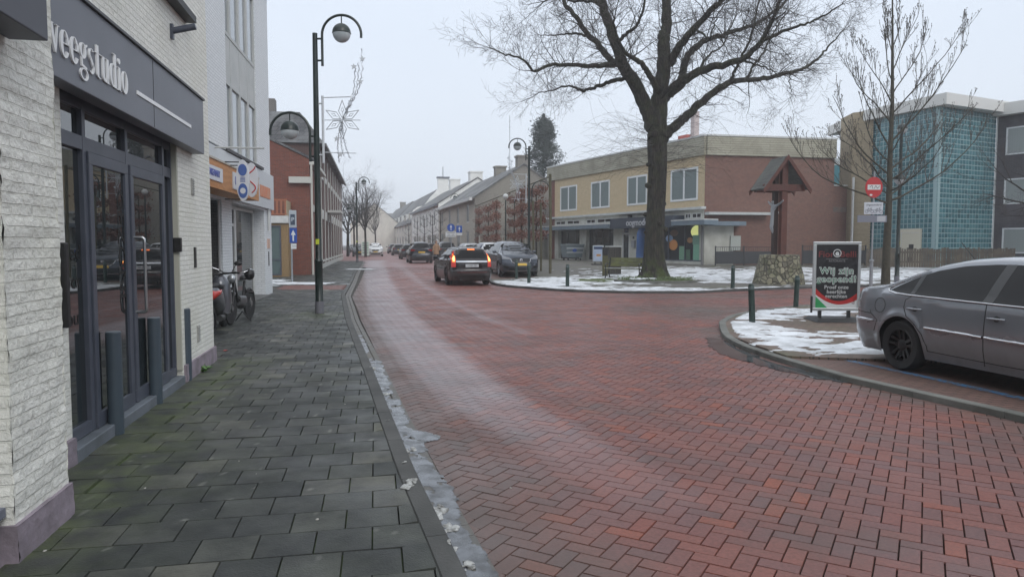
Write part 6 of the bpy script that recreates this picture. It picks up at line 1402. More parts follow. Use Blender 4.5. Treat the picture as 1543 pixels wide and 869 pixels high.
# hedge mass far behind
# ================================================================ VEHICLES
class Car:
    """front at +x. sp: L,Wm,zt[(x,z)],zb,ze_r,ze_f shape of the ends, axles, wheel radius"""
    def __init__(s,**k):
        s.__dict__.update(dict(sill=.20,tum=.42,er=[(0,.16),(.25,.07),(.45,.0),(.62,.03),(.85,.05),(1.1,.10),(1.6,.3)],ef=[(0,.22),(.25,.06),(.45,.0),(.6,.04),(.8,.16),(1.2,.3)],cr=.16,cf=.22,st=.06,p=.62,edge=.10)); s.__dict__.update(k)
        xs=np.linspace(-s.L/2,s.L/2,400); z=np.interp(xs,[q[0] for q in s.zt],[q[1] for q in s.zt])
        kx=np.exp(-.5*((np.arange(-9,10)*(xs[1]-xs[0]))/.045)**2); kx/=kx.sum(); zp=np.pad(z,9,mode='edge'); s.xs,s.zs=xs,np.convolve(zp,kx,'valid')
    def ztop(s,x): return float(np.interp(x,s.xs,s.zs))
    def W(s,x):
        a=abs(x)/(s.L/2); b=max(0,(abs(x)-(s.L/2-.45))/.45); return s.Wm*(1-.045*a**4-.10*b*b)
    def zbelt(s,x): return s.zb+s.__dict__.get('zbs',0)*x
    def side(s,x,z):
        w=s.W(x); zb=s.zbelt(x); y=w
        if z<.42: y-=.20*(.42-z)**1.3
        y-=.035*((z-.62)/.36)**2
        if z>zb: y-=(z-zb)*s.tum+.02*min(1,(z-zb)/.03)
        for xw in s.ax:
            r=math.hypot(x-xw,z-s.R); y+=.022*math.exp(-((r-s.R-.075)/.05)**2)
        return y
    def zlow(s,x):
        z=s.sill
        for xw in s.ax:
            Ra=s.R+.055; d=abs(x-xw)
            if d<Ra: z=max(z,s.R+math.sqrt(Ra*Ra-d*d))
        return z
    def shift(s,x,y,z):
        q=(abs(x)-(s.L/2-.55))/.55
        if q<=0: return x
        e,c=(s.er,s.cr) if x<0 else (s.ef,s.cf)
        d=q*q*(np.interp(z,[a for a,b in e],[b for a,b in e])+c*(y/s.Wm)**2)
        return x+d if x<0 else x-d
    def ring(s,x):
        zt=s.ztop(x); zl=s.zlow(x); ed=min(s.edge,max(.03,(zt-zl)*.3)); ze=zt-ed; out=[]
        n=16
        for i in range(n+1):
            z=zl+(ze-zl)*i/n; out.append((s.side(x,z),z))
        ye=out[-1][0]
        for i in range(1,9):
            a=PI/2*i/8; out.append((ye*math.cos(a)**s.p if i<8 else 0.,ze+(zt-ze)*math.sin(a)**s.p))
        return out
    def body(s,mat,parent):
        x=-s.L/2; st=[]
        while x<s.L/2: st.append(x); x+=s.st
        st.append(s.L/2)
        for xw in s.ax:
            Ra=s.R+.055
            for d in np.linspace(-Ra,Ra,17): st.append(xw+d*.9999)
            st+= [xw-Ra-.001,xw+Ra+.001]
        st=sorted(set(round(q,4) for q in st)); rings=[s.ring(q) for q in st]; m=len(rings[0])
        mb=MB()
        full=[]
        for q,r in zip(st,rings):
            row=[(s.shift(q,y,z),y,z) for y,z in r]+[(s.shift(q,y,z),-y,z) for y,z in r[-2::-1]]; full.append(row); 
        M_=len(full[0])
        for row in full: mb.v+=row
        mb.f=[(i*M_+j,i*M_+j+1,(i+1)*M_+j+1,(i+1)*M_+j) for i in range(len(st)-1) for j in range(M_-1)]
        for idx,q,r in ((0,st[0],rings[0]),(len(st)-1,st[-1],rings[-1])):
            K=8; b0=len(mb.v)
            for (y,z) in r:
                for k_ in range(K+1): yy=y*(1-2*k_/K); mb.v.append((s.shift(q,yy,z),yy,z))
            mb.f+=[(b0+j*(K+1)+k_,b0+j*(K+1)+k_+1,b0+(j+1)*(K+1)+k_+1,b0+(j+1)*(K+1)+k_) for j in range(m-1) for k_ in range(K)]
        me_=mb.build('body',mat,parent,smooth=42)
        u=MB().box(-s.L/2+.35,s.L/2-.35,-.60,.60,.17,.72); u.build('underbody',dark,parent)
        for xw in s.ax: pass
        return me_
    def sp(s,x,z,sg,off): y=s.side(x,z); return (s.shift(x,y,z),sg*(y+off),z)
    def sidepatch(s,lo,hi,sg,off,n=22,rows=6):
        x0=lo[0][0];x1=lo[-1][0]; mb=MB(); f=lambda P_,x: float(np.interp(x,[a for a,b in P_],[b for a,b in P_]))
        for i in range(n+1):
            x=x0+(x1-x0)*i/n; a,b=f(lo,x),f(hi,x)
            for j in range(rows+1): mb.v.append(s.sp(x,a+(b-a)*j/rows,sg,off))
        mb.f=[(i*(rows+1)+j,i*(rows+1)+j+1,(i+1)*(rows+1)+j+1,(i+1)*(rows+1)+j) for i in range(n) for j in range(rows)]
        return mb
    def sideline(s,pts,sg,r,off,n=6):
        out=[]
        for (a,b),(c,d) in zip(pts,pts[1:]):
            k_=max(2,int(math.hypot(c-a,d-b)/.06)); out+=[s.sp(a+(c-a)*i/k_,b+(d-b)*i/k_,sg,off) for i in range(k_)]
        out.append(s.sp(*pts[-1],sg,off)); return MB().tube(out,r,n)
    def endx(s,end,y,z):
        sgn=-1 if end=='r' else 1; x=sgn*s.L/2
        for i in range(150):
            xx=sgn*(s.L/2-i*.0125)
            zt=s.ztop(xx); ed=min(s.edge,max(.03,(zt-s.sill)*.3)); ze=zt-ed; ye=s.side(xx,ze); q=min(1,abs(y)/ye)
            zs=ze+(zt-ze)*math.sqrt(max(0,1-q**(2/s.p)))**s.p if q<1 else ze
            if abs(y)>s.side(xx,z)+.002: continue
            if zs>=z: return s.shift(xx,y,z)
        return s.endx(end,y,z-.015) if z>.3 else x
    def panel(s,end,cols,off,th=.05,sub=5,rows=6):
        """closed panel hugging the front/rear surface; cols=[(y,zlo,zhi)]"""
        sgn=-1 if end=='r' else 1; ys=np.linspace(cols[0][0],cols[-1][0],(len(cols)-1)*sub+1); A=[c[0] for c in cols]
        mb=MB(); n=len(ys)
        for layer in (off,off-th):
            for y in ys:
                a=np.interp(y,A,[c[1] for c in cols]); b=np.interp(y,A,[c[2] for c in cols])
                for j in range(rows+1):
                    z=a+(b-a)*j/rows; mb.v.append((s.endx(end,y,z)+sgn*layer,y,z))
        R_=rows+1; q=n*R_
        mb.f=[(i*R_+j,i*R_+j+1,(i+1)*R_+j+1,(i+1)*R_+j) for i in range(n-1) for j in range(rows)]
        mb.f+=[(q+i*R_+j,q+(i+1)*R_+j,q+(i+1)*R_+j+1,q+i*R_+j+1) for i in range(n-1) for j in range(rows)]
        for j in (0,rows): mb.f+=[(i*R_+j,(i+1)*R_+j,q+(i+1)*R_+j,q+i*R_+j) for i in range(n-1)]
        for i in (0,n-1): mb.f+=[(i*R_+j,i*R_+j+1,q+i*R_+j+1,q+i*R_+j) for j in range(rows)]
        return mb
def wheels(c,o,rimm,spokes=5,simple=False):
    for xw in c.ax:
        for sg in (1,-1):
            y=sg*(c.Wm-.11); R=c.R; M_=Matrix.Rotation(-sg*PI/2,4,'X'); M_.translation=Vector((xw,y,R)); M3=M_
            r_in=R*.68
            mb=MB().lathe([(r_in,-.10),(R*.93,-.105),(R*.985,-.085),(R,-.05),(R,.05),(R*.985,.085),(R*.93,.105),(r_in,.095),(r_in,-.10)],n=40); mb.f=[f for f in mb.f if len(f)==4]
            w=mb.xf(M3).build('wheel',rubber,o,smooth=35)
            mb=MB().lathe([(r_in+.002,.09),(r_in-.004,.098),(r_in-.022,.094),(r_in-.028,.03),(r_in-.03,-.05)],n=36); mb.f=[f for f in mb.f if len(f)==4]
            mb.lathe([(.075,.02),(.07,.062),(.05,.072),(.001,.072)],n=16)
            if not simple:
                for k_ in range(spokes):
                    a=2*PI*k_/spokes+.3
                    for s2 in (-1,1):
                        Q=Matrix.Rotation(a,4,'Z'); p=[(.045,s2*.008,.045),(.045,s2*.042,.045),(r_in-.02,s2*.060,.075),(r_in-.02,s2*.024,.075)]
                        t_=[Q@Vector((x_,y_,z_+.012)) for x_,y_,z_ in p]; b_=[Q@Vector((x_,y_,z_-.03)) for x_,y_,z_ in p]; mb.add(t_+b_,[(0,1,2,3),(7,6,5,4),(0,4,5,1),(1,5,6,2),(2,6,7,3),(3,7,4,0)])
            else:
                for k_ in range(7):
                    Q=Matrix.Rotation(2*PI*k_/7,4,'Z'); p=[(.04,-.025,.05),(.04,.025,.05),(r_in-.02,.03,.07),(r_in-.02,-.03,.07)]; t_=[Q@Vector(v) for v in p]; b_=[Q@Vector((x_,y_,z_-.03)) for x_,y_,z_ in p]; mb.add(t_+b_,[(0,1,2,3),(7,6,5,4),(0,4,5,1),(1,5,6,2),(2,6,7,3),(3,7,4,0)])
            mb.xf(M3).build('rim',rimm,w,smooth=35)
            MB().lathe([(r_in-.03,-.04),(r_in-.03,-.02),(.001,-.02)],n=24).xf(M3).build('brake_disc',dark,w)
def paint(name,col,metal=.5,rough=.32,coat=.6,dirt=0,col2=None):
    if name in MATS: return MATS[name]
    m,t,b=nt(name); b.inputs['Metallic'].default_value=metal; b.inputs['Roughness'].default_value=rough; b.inputs['Coat Weight'].default_value=coat; b.inputs['Coat Roughness'].default_value=.05
    tc=t.nodes.new('ShaderNodeTexCoord'); s_=t.nodes.new('ShaderNodeSeparateXYZ'); t.links.new(tc.outputs['Object'],s_.inputs[0])
    f=mth(t,'MULTIPLY',ramp(t,[(.25,1.),(.75,0.)],s_.outputs[2]),ramp(t,[(.3,.2),(.7,.8)],noi(t,3,5)))
    t.links.new(mixc(t,mth(t,'MULTIPLY',f,.55),col,(.10,.09,.08)),b.inputs['Base Color']); t.links.new(ramp(t,[(0,rough),(1,.6)],f),b.inputs['Roughness']); MATS[name]=m; return m
trimb=P('black_trim',(.010,.010,.011),.35); rubbergap=P('panel_gap',(.004,.004,.004),.8)
redlens=P('red_lens',(.28,.008,.008),.12,coat=.5); clearl=P('clear_lens',(.17,.18,.20),.08,coat=.8); platey=P('plate_yellow',(.62,.40,.04),.4); platew=P('plate_pale',(.5,.52,.54),.4)
darkrim=P('dark_rim',(.022,.022,.024),.35,.6,coat=.3); silrim=P('silver_rim',(.32,.33,.35),.3,.7)
def mirror(c,o,x,z,mat,sg):
    y=c.side(x,z); 
    b=MB().ball((x,sg*(y+.16),z+.06),.10,12,(.75,1.05,.72)); m_=b.build('mirror',mat,o,smooth=60); MB().box(x-.09,x-.065,sg*(y+.16)-.075,sg*(y+.16)+.075,z+.01,z+.11).build('mirror_glass',carglass,m_); MB().tube([(x+.02,sg*(y-.02),z-.02),(x,sg*(y+.09),z+.03)],.022,6).build('mirror_arm',trimb,m_)
def handle(c,x,z,mat,sg,o):
    y=c.side(x,z); MB().tube([(x-.10,sg*(y+.003),z),(x-.085,sg*(y+.032),z),(x+.085,sg*(y+.034),z),(x+.10,sg*(y+.003),z)],.013,8).build('handle',mat,o,smooth=50)
    MB().ball((x,sg*(y-.012),z-.005),.045,10,(1.3,.5,.85)).build('handle_recess',rubbergap,o,smooth=60)
# ---- parked silver sedan, front out of the picture
sed=Car(L=4.70,Wm=.875,R=.316,ax=(-1.25,1.45),zb=.955,zbs=-.012,tum=.46,sill=.19,st=.05,cr=.20,
    zt=[(-2.35,.90),(-2.30,1.005),(-2.2,1.035),(-1.85,1.065),(-1.62,1.10),(-1.3,1.235),(-.95,1.365),(-.6,1.435),(-.2,1.465),(.2,1.465),(.5,1.43),(.8,1.32),(1.15,1.12),(1.38,1.0),(1.8,.93),(2.1,.85),(2.28,.74),(2.35,.62)],
    er=[(0,.20),(.28,.06),(.45,.0),(.60,.01),(.64,.045),(.85,.03),(1.05,.10),(1.6,.3)])
cdir=Vector((.27,-.96)).normalized(); rw=Vector((wx(1357,9.05,.3),9.05))  # rear wheel, road side
nrm_=Vector((-cdir.y,cdir.x)) # left of the car
ctr=rw+cdir*1.25+nrm_*(.875-.05); car=thing('parked_car','silver grey saloon with tinted rear windows and black wheels parked behind the right kerb','car',(ctr.x,ctr.y,.036),math.atan2(cdir.y,cdir.x)+math.radians(-2.5))
sp_=paint('silver_grey_paint',(.27,.285,.31),.5,.20,1.0)
sed.body(sp_,car); wheels(sed,car,darkrim)
def glasses(c,o,wins,trim=None,tr=.012,sides=(1,-1)):
    for sg in sides:
        for lo,hi in wins: c.sidepatch(lo,hi,sg,.004).build('side_window',carglass,o,smooth=60)
w1=[([(-1.50,1.005),(-1.36,.985),(-1.14,.978)],[(-1.50,1.01),(-1.36,1.09),(-1.14,1.205)])]
w2=[([(-1.075,.976),(-.08,.958)],[(-1.075,1.225),(-.85,1.305),(-.6,1.355),(-.3,1.385),(-.08,1.395)])]
w3=[([(.05,.955),(1.0,.945)],[(.05,1.395),(.3,1.385),(.55,1.34),(.78,1.23),(1.0,1.08)])]
glasses(sed,car,w1+w2+w3)
for sg in (1,-1):
    sed.sidepatch([(-1.14,.976),(-1.075,.974)],[(-1.14,1.205),(-1.075,1.227)],sg,.006,4).build('window_pillar',trimb,car); sed.sidepatch([(-.08,.95),(.05,.95)],[(-.08,1.395),(.05,1.395)],sg,.006,4).build('window_pillar',trimb,car)
    tl=[(-1.10,.962),(-1.36,.972),(-1.50,.99),(-1.545,1.02),(-1.46,1.075),(-1.30,1.15),(-1.1,1.24),(-.85,1.32),(-.6,1.372),(-.3,1.405),(.0,1.413),(.3,1.402),(.55,1.36),(.80,1.25),(1.02,1.09)]
    sed.sideline([(1.05,.935),(-.0,.945),(-1.10,.962)]+tl[1:],sg,.010,.006).build('window_trim',chrome,car,smooth=60)
    sed.sideline([(-2.34,.605),(-2.2,.60),(-1.72,.59)],sg,.016,.008).build('bumper_trim',chrome,car,smooth=60)
    sed.sideline([(-.84,.585),(-.1,.57),(-.03,.569)],sg,.018,.008).build('door_trim',chrome,car,smooth=60); sed.sideline([(-.0,.568),(.5,.56),(1.0,.555)],sg,.018,.008).build('door_trim',chrome,car,smooth=60)
    for pl in ([(-1.10,.95),(-1.19,.90),(-1.20,.80),(-1.13,.70),(-1.0,.62),(-.88,.50),(-.82,.36),(-.82,.30)],[(-.015,.95),(-.02,.6),(-.03,.30),(-.04,.24)],[(1.12,.93),(1.10,.6),(1.04,.30)],[(-.82,.30),(.2,.285),(1.03,.29)],[(-1.78,.68),(-2.34,.70)],[(-1.72,.45),(-1.66,.60),(-1.78,.68),(-1.80,.72)]):
        sed.sideline(pl,sg,.0045,.0).build('panel_gap',rubbergap,car)
    handle(sed,-1.02,.80,sp_,sg,car); handle(sed,.13,.79,sp_,sg,car); mirror(sed,car,.88,.97,sp_,sg)
    pts=[(-1.62+.095*math.cos(a),.80+.095*math.sin(a)) for a in np.linspace(0,2*PI,28)]
    if sg==-1: sed.sideline(pts,sg,.003,.001).build('fuel_flap',rubbergap,car)
    sed.sidepatch([(-2.33,.74),(-2.02,.75)],[(-2.33,.93),(-2.02,.90)],sg,.004,8).build('tail_light',redlens,car) if sg==1 else None
sed.panel('r',[(-.62,1.07,1.12),(.62,1.07,1.12)],.002,.02).build('x',sp_,car) if 0 else None
MB().tube([(-.9,-.1,1.40),(-1.12,-.1,1.62)],.006,5).build('aerial',black,car)
for y in (-.58,.58): sed.panel('r',[(y-.11,.76,.95),(y+.11,.76,.95)],.012,.05,3).build('tail_light',redlens,car,smooth=40)
sed.panel('r',[(-.26,.74,.86),(.26,.74,.86)],.01,.02,2).build('number_plate',platey,car); sed.panel('f',[(-.6,1.04,1.33),(0,1.02,1.37),(.6,1.04,1.33)],.006,.03).build('windscreen',carglass,car,smooth=50); sed.panel('r',[(-.55,1.15,1.30),(0,1.14,1.34),(.55,1.15,1.30)],.004,.03).build('rear_window',carglass,car,smooth=50)
# ---- dark estate, driving away, lamps lit
est=Car(L=4.65,Wm=.88,R=.33,ax=(-1.32,1.36),zb=.98,zbs=-.02,tum=.40,sill=.2,st=.06,cr=.14,edge=.09,
    zt=[(-2.325,1.02),(-2.26,1.12),(-2.12,1.34),(-2.02,1.465),(-1.85,1.49),(-1.2,1.515),(-.3,1.53),(.3,1.49),(.7,1.33),(1.05,1.13),(1.3,1.02),(1.8,.94),(2.15,.83),(2.3,.68),(2.325,.58)],
    er=[(0,.20),(.25,.05),(.42,.0),(.58,.0),(.63,.05),(.85,.05),(1.02,.08),(1.3,.14),(1.6,.2)])
ed=Vector((-.235,.97)).normalized(); rc=Vector((wx(709.5,28.0,.4),28.0)); c_=rc+ed*2.3
E_=thing('estate_car','dark estate car with lit orange tail lights driving away in the middle of the road','car',(c_.x,c_.y,.0),math.atan2(ed.y,ed.x)+math.radians(1.5))
bp=paint('black_cherry_paint',(.012,.008,.010),.3,.22); est.body(bp,E_); wheels(est,E_,darkrim,simple=True)
for sg in (1,-1):
    for lo,hi in (([(-2.0,1.03),(-1.35,1.02)],[(-2.0,1.08),(-1.85,1.3),(-1.7,1.40),(-1.35,1.43)]),([(-1.28,1.02),(-.35,1.0)],[(-1.28,1.435),(-.35,1.45)]),([(-.27,1.0),(.85,.98)],[(-.27,1.45),(.2,1.42),(.5,1.33),(.85,1.1)])): est.sidepatch(lo,hi,sg,.004).build('side_window',carglass,E_,smooth=60)
    est.sideline([(-2.1,1.0),(-.35,.985),(.9,.965)],sg,.012,.006).build('window_trim',chrome,E_); est.sideline([(-1.9,1.50),(-1.0,1.525),(0,1.52)],sg,.018,-.02).build('roof_rail',chrome,E_)
    est.sideline([(-1.75,.58),(-.9,.55)],sg,.008,.002).build('panel_gap',rubbergap,E_); mirror(est,E_,.78,1.0,bp,sg); handle(est,-1.0,.85,bp,sg,E_)
est.panel('r',[(-.60,1.06,1.37),(0,1.06,1.40),(.60,1.06,1.37)],.006,.03).build('rear_window',carglass,E_,smooth=50)
lit=P('lit_orange_lens',(.55,.10,.02),.3,emit=(1.0,.22,.04),es=1.1); lit2=P('lit_red_lens',(.35,.03,.03),.3,emit=(1,.07,.03),es=.12); hot=P('lit_hot_lens',(.8,.4,.1),.3,emit=(1,.50,.12),es=3.2)
for sg in (1,-1):
    def pn(y0,y1,a,b,c,d): 
        q=[(sg*y0,a,b),(sg*y1,c,d)]; q.sort(); return est.panel('r',q,.02,.07,4)
    L1=pn(.64,.80,.74,1.38,.74,1.06).build('tail_light',lit2,E_,smooth=40); 
    est.panel('r',sorted([(sg*.66,.93,1.30),(sg*.765,.93,1.06)]),.028,.02,4).build('indicator',lit,L1,smooth=40); est.panel('r',sorted([(sg*.68,.98,1.18),(sg*.74,.98,1.08)]),.033,.01,3).build('bulb_glow',hot,L1)
est.panel('r',[(-.14,1.40,1.445),(.14,1.40,1.445)],.03,.05,3).build('brake_light',lit,E_); 
est.panel('r',[(-.63,.925,.985),(.63,.925,.985)],.022,.04,6).build('chrome_bar',chrome,E_,smooth=40)
pl_=est.panel('r',[(-.26,.735,.85),(.26,.735,.85)],.02,.03,3).build('number_plate',platew,E_); 
text('lettering','1-VBX-381',P('plate_ink',(.12,.12,.14),.5),pl_,.10,FR((est.endx('r',0,.79)-.026,0,.79),(0,-1,0)),.001,.85)
est.panel('r',[(-.55,.30,.44),(.55,.30,.44)],.012,.03,6).build('bumper_insert',trimb,E_); est.panel('r',[(-.6,.52,.545),(.6,.52,.545)],.012,.03,6).build('reflector',P('dull_red',(.10,.01,.01),.4),E_)
MB().cyl((-2.2,.45,.24),(-2.36,.45,.24),.04).cyl((-2.2,-.45,.24),(-2.36,-.45,.24),.04).build('exhaust',black,E_); MB().tube([(-1.9,0,1.50),(-2.0,0,1.62)],.008,5).build('aerial',black,E_)
# ---- SUV builder
def suv(name,label,loc,rz,pm,view,plate=platey,s=1.0,lit=False,grp=None,L=4.5,Hh=1.67,snowroof=False,lights=True,hat=False):
    k_=Hh/1.67
    c=Car(L=L,Wm=.91 if not hat else .87,R=.35 if not hat else .31,ax=(-L*.30,L*.305),zb=1.05*k_,zbs=-.02,tum=.38,sill=.24,st=.08,cr=.14,cf=.26,edge=.10,
     zt=[(-L/2,1.08*k_),(-L/2+.05,1.18*k_),(-L/2+.22,1.45*k_),(-L/2+.32,1.58*k_),(-L*.33,1.635*k_),(-.3,1.67*k_),(.25,1.63*k_),(L*.17,1.45*k_),(L*.245,1.22*k_),(L*.30,1.12*k_),(L*.40,1.05*k_),(L*.46,.95*k_),(L*.49,.80*k_),(L/2,.68*k_)],
     er=[(0,.16),(.3,.03),(.5,.0),(.68,.02),(.75,.07),(1.1,.09),(1.6,.2)],ef=[(0,.2),(.3,.04),(.5,.0),(.62,.02),(.85,.09),(1.2,.3)])
    o=thing(name,label,'car',loc,rz,grp); c.body(pm,o); wheels(c,o,silrim if not hat else darkrim,simple=True)
    for sg in (1,-1):
        z0=1.09*k_
        for lo,hi in (([(-L*.42,z0+.03),(-L*.29,z0)],[(-L*.42,z0+.08),(-L*.36,z0+.36*k_),(-L*.29,z0+.41*k_)]),([(-L*.28,z0),(-L*.06,z0-.01)],[(-L*.28,z0+.41*k_),(-L*.06,z0+.45*k_)]),([(-L*.045,z0-.01),(L*.19,z0-.03)],[(-L*.045,z0+.45*k_),(L*.06,z0+.41*k_),(L*.19,z0+.05)])): c.sidepatch(lo,hi,sg,.004,14,4).build('side_window',carglass,o,smooth=60)
        mirror(c,o,L*.17,1.08*k_,pm,sg)
        c.sideline([(-L*.29+.35,.36),(L*.305-.4,.34)],sg,.03,-.004).build('sill_trim',trimb,o)
    c.panel('r',[(-.60,1.14*k_,1.50*k_),(0,1.14*k_,1.54*k_),(.60,1.14*k_,1.50*k_)],.006,.03).build('rear_window',carglass,o,smooth=50)
    c.panel('f',[(-.66,1.20*k_,1.50*k_),(-.4,1.17*k_,1.55*k_),(.4,1.17*k_,1.55*k_),(.66,1.20*k_,1.50*k_)],.006,.03).build('windscreen',carglass,o,smooth=50)
    for sg in (1,-1):
        c.panel('r',sorted([(sg*.50,.98*k_,1.04*k_),(sg*.82,.92*k_,1.08*k_)]),.016,.06,4).build('tail_light',redlens,o,smooth=40)
        c.panel('f',sorted([(sg*.50,.80*k_,.88*k_),(sg*.84,.82*k_,.98*k_)]),.014,.06,4).build('headlight',clearl if not lit else lit,o,smooth=40)
        c.panel('f',sorted([(sg*.58,.40,.50),(sg*.80,.42,.52)]),.012,.05,3).build('fog_light_housing',trimb,o)
    zg0,zg1=.62*k_,.86*k_
    g_=c.panel('f',[(-.44,zg0+.10,zg1-.02),(-.28,zg0,zg1),(.28,zg0,zg1),(.44,zg0+.10,zg1-.02)],.012,.05,4).build('grille',trimb,o,smooth=40)
    pts=[(y,z) for y,z in ((-.48,zg1-.02),(-.42,zg0+.07),(-.30,zg0-.01),(.30,zg0-.01),(.42,zg0+.07),(.48,zg1-.02))]; MB().tube([(c.endx('f',y,z)+.02,y,z) for y,z in pts],.016,6).build('grille_trim',chrome,g_)
    z_=zg0+.14; MB().lathe([(.075,0),(.075,.015),(.05,.02),(.001,.02)],n=20).xf(Matrix.Translation((c.endx('f',0,z_)+.012,0,z_))@Matrix.Rotation(PI/2,4,'Y')).build('badge',chrome,g_,smooth=40)
    c.panel('f',[(-.26,zg0-.10,zg0+.01),(.26,zg0-.10,zg0+.01)],.022,.03,3).build('number_plate',plate,o)
    c.panel('f',[(-.55,.30,.42),(.55,.30,.42)],.010,.04,5).build('bumper_intake',trimb,o); c.panel('f',[(-.6,.25,.28),(.6,.25,.28)],.014,.03,5).build('skid_trim',chrome,o)
    c.panel('r',[(-.26,.80*k_,.91*k_),(.26,.80*k_,.91*k_)],.016,.03,3).build('number_plate',plate,o); c.panel('r',[(-.62,.30,.52),(.62,.30,.52)],.010,.04,5).build('bumper_insert',trimb,o)
    if snowroof: MB().add([],[]) 
    return o
def roadang(dx,dy): return math.atan2(dy,dx)
mz=paint('dark_blue_grey_paint',(.045,.055,.075),.6,.22)
x_=wx(770,33.6,.5); suv('parked_car','dark blue grey off road car facing us, right of the lit estate car',(x_,35.0,.13),math.atan2(-.97,.16)+math.radians(3),mz,'f')
g=gp(632,55.3); suv('off_road_car','dark off road car driving away with yellow number plate, right behind a queue',(g[0]-.3,g[1]+2.2,g[2]),math.atan2(.975,-.22),paint('navy_black_paint',(.012,.014,.022),.4,.25),'r',L=4.5)
grp='cars parked or queuing down the street'
cars=[(611,70,'dark car with pale roof directly ahead of the dark off road car',(.02,.022,.026),0,1.50,1),
 (597,92,'small dark car far down the street, second in the queue',(.03,.035,.045),0,1.5,1),
 (589,112,'farthest dark car of the street queue',(.05,.055,.065),0,1.5,1),
 (667,62,'dark grey car in the bay behind the pedestrian',(.03,.033,.036),0,1.72,0),
 (704,47.5,'pale grey car in the bay behind the lit estate car',(.40,.41,.42),0,1.52,0),
 (733,42.0,'white car in the bay just behind the facing grey car',(.60,.61,.62),0,1.50,1),
 (561,86,'white car facing us at the far left pavement',(.60,.61,.61),1,1.62,0),
 (537,84,'dark parked car left of the far white car',(.02,.022,.025),1,1.52,1),
 (545,98,'dark parked car half hidden behind the far white car',(.025,.025,.03),1,1.52,1),
 (530,112,'distant dark car at the left end of the parked row',(.03,.03,.03),1,1.5,1),
 (648,74,'black car parked farther along the bay, left of the pedestrian',(.015,.015,.017),0,1.6,0)]
for i,(px,D,lb,col,fr_,hh,hat) in enumerate(cars):
    g=gp(px,D); suv('parked_car',lb,(g[0],g[1]+2,g[2]+(.02 if D<60 else 0)),math.atan2(-.97,.2) if fr_ else math.atan2(.97,-.22),paint('car_paint_%d'%i,col,.2,.3),'f',grp=grp,L=4.2,Hh=hh,hat=bool(hat))
# ---- person beside the parked cars
g=gp(657.5,61); PE=thing('person','pedestrian in a tan coat and dark trousers beside the parked dark cars','person',(g[0],g[1],g[2]),.4)
skinfig('body',[(0,0,.95),(0,0,1.15),(0,0,1.38),(0,0,1.50),(0,.01,1.62),(.10,0,.90),(.12,.02,.5),(.12,.0,.08),(.13,-.12,.04),(-.10,0,.90),(-.12,-.04,.5),(-.13,0,.08),(-.13,-.14,.04),(.19,0,1.38),(.25,.0,1.12),(.24,-.12,.92),(-.19,0,1.38),(-.25,0,1.12),(-.24,-.10,.92)],
 [(0,1),(1,2),(2,3),(3,4),(0,5),(5,6),(6,7),(7,8),(0,9),(9,10),(10,11),(11,12),(2,13),(13,14),(14,15),(2,16),(16,17),(17,18)],[.14,.13,.14,.055,.10,.09,.065,.05,.045,.09,.065,.05,.045,.07,.055,.04,.07,.055,.04],P('trousers_dark',(.03,.032,.04),.8),PE)
MB().lathe([(.21,.62),(.205,.8),(.18,1.05),(.19,1.25),(.19,1.40),(.10,1.50),(.07,1.52)],n=20,M=Matrix.Diagonal((1.15,.85,1))).build('coat',P('tan_coat',(.36,.22,.13),.85),PE,smooth=60)
MB().ball((0,.02,1.66),.115,12,(1,1,1.05)).build('hair',P('brown_hair',(.05,.03,.02),.8),PE,smooth=60); MB().ball((0,-.035,1.62),.095,12,(.95,1,1.15)).build('face',P('skin',(.45,.27,.2),.6),PE,smooth=60)
for s_ in (-1,1): MB().tube([(s_*.2,0,1.38),(s_*.27,0,1.12),(s_*.25,-.12,.95)],[.075,.065,.055],8).build('sleeve',MATS['tan_coat'],PE,smooth=60)
# ---- scooter, seen from behind past the pier edge
SCO=thing('scooter','grey motor scooter with red tail light parked beyond the white pier','scooter',(-5.40,13.05,.055),math.radians(103))
# local: front +x ; rear toward camera
def loft(secs,n=16,ex=.75):
    mb=MB()
    for (x,zc,w,h) in secs:
        for k_ in range(n):
            a=2*PI*k_/n; c_,s_=math.cos(a),math.sin(a); mb.v.append((x,w*math.copysign(abs(c_)**ex,c_),zc+h*math.copysign(abs(s_)**ex,s_)))
    m=len(secs); mb.f=[(i*n+k_,i*n+(k_+1)%n,(i+1)*n+(k_+1)%n,(i+1)*n+k_) for i in range(m-1) for k_ in range(n)]+[tuple(range(n-1,-1,-1)),tuple((m-1)*n+k_ for k_ in range(n))]; return mb
sg_=paint('scooter_grey_paint',(.10,.105,.12),.5,.3)
loft([(-.80,.74,.05,.05),(-.74,.73,.12,.11),(-.55,.68,.17,.17),(-.25,.60,.18,.20),(-.02,.48,.16,.16),(.10,.40,.10,.10)]).build('rear_body',sg_,SCO,smooth=60)
loft([(-.72,.84,.08,.03),(-.5,.86,.15,.05),(-.2,.82,.16,.05),(.05,.80,.13,.05),(.12,.76,.06,.03)]).build('seat',P('seat_black',(.015,.015,.016),.6),SCO,smooth=60)
loft([(.12,.28,.16,.05),(.35,.27,.17,.05),(.5,.3,.15,.06)]).build('floorboard',black,SCO,smooth=60)
MB().tube([(.45,0,.28),(.50,0,.55),(.44,0,.85),(.40,0,.98)],[.17,.20,.17,.09],14).build('leg_shield',sg_,SCO,smooth=60)
tl_=loft([(-.84,.69,.05,.07),(-.80,.70,.13,.09),(-.58,.73,.185,.06),(-.45,.76,.182,.03)]).build('tail_light',P('scooter_red_lens',(.45,.03,.02),.2,coat=.5),SCO,smooth=60)
MB().tube([(-.88,0,.55),(-.80,0,.50),(-.70,0,.42)],[.05,.09,.08],8).build('rear_mudguard',black,SCO,smooth=60)
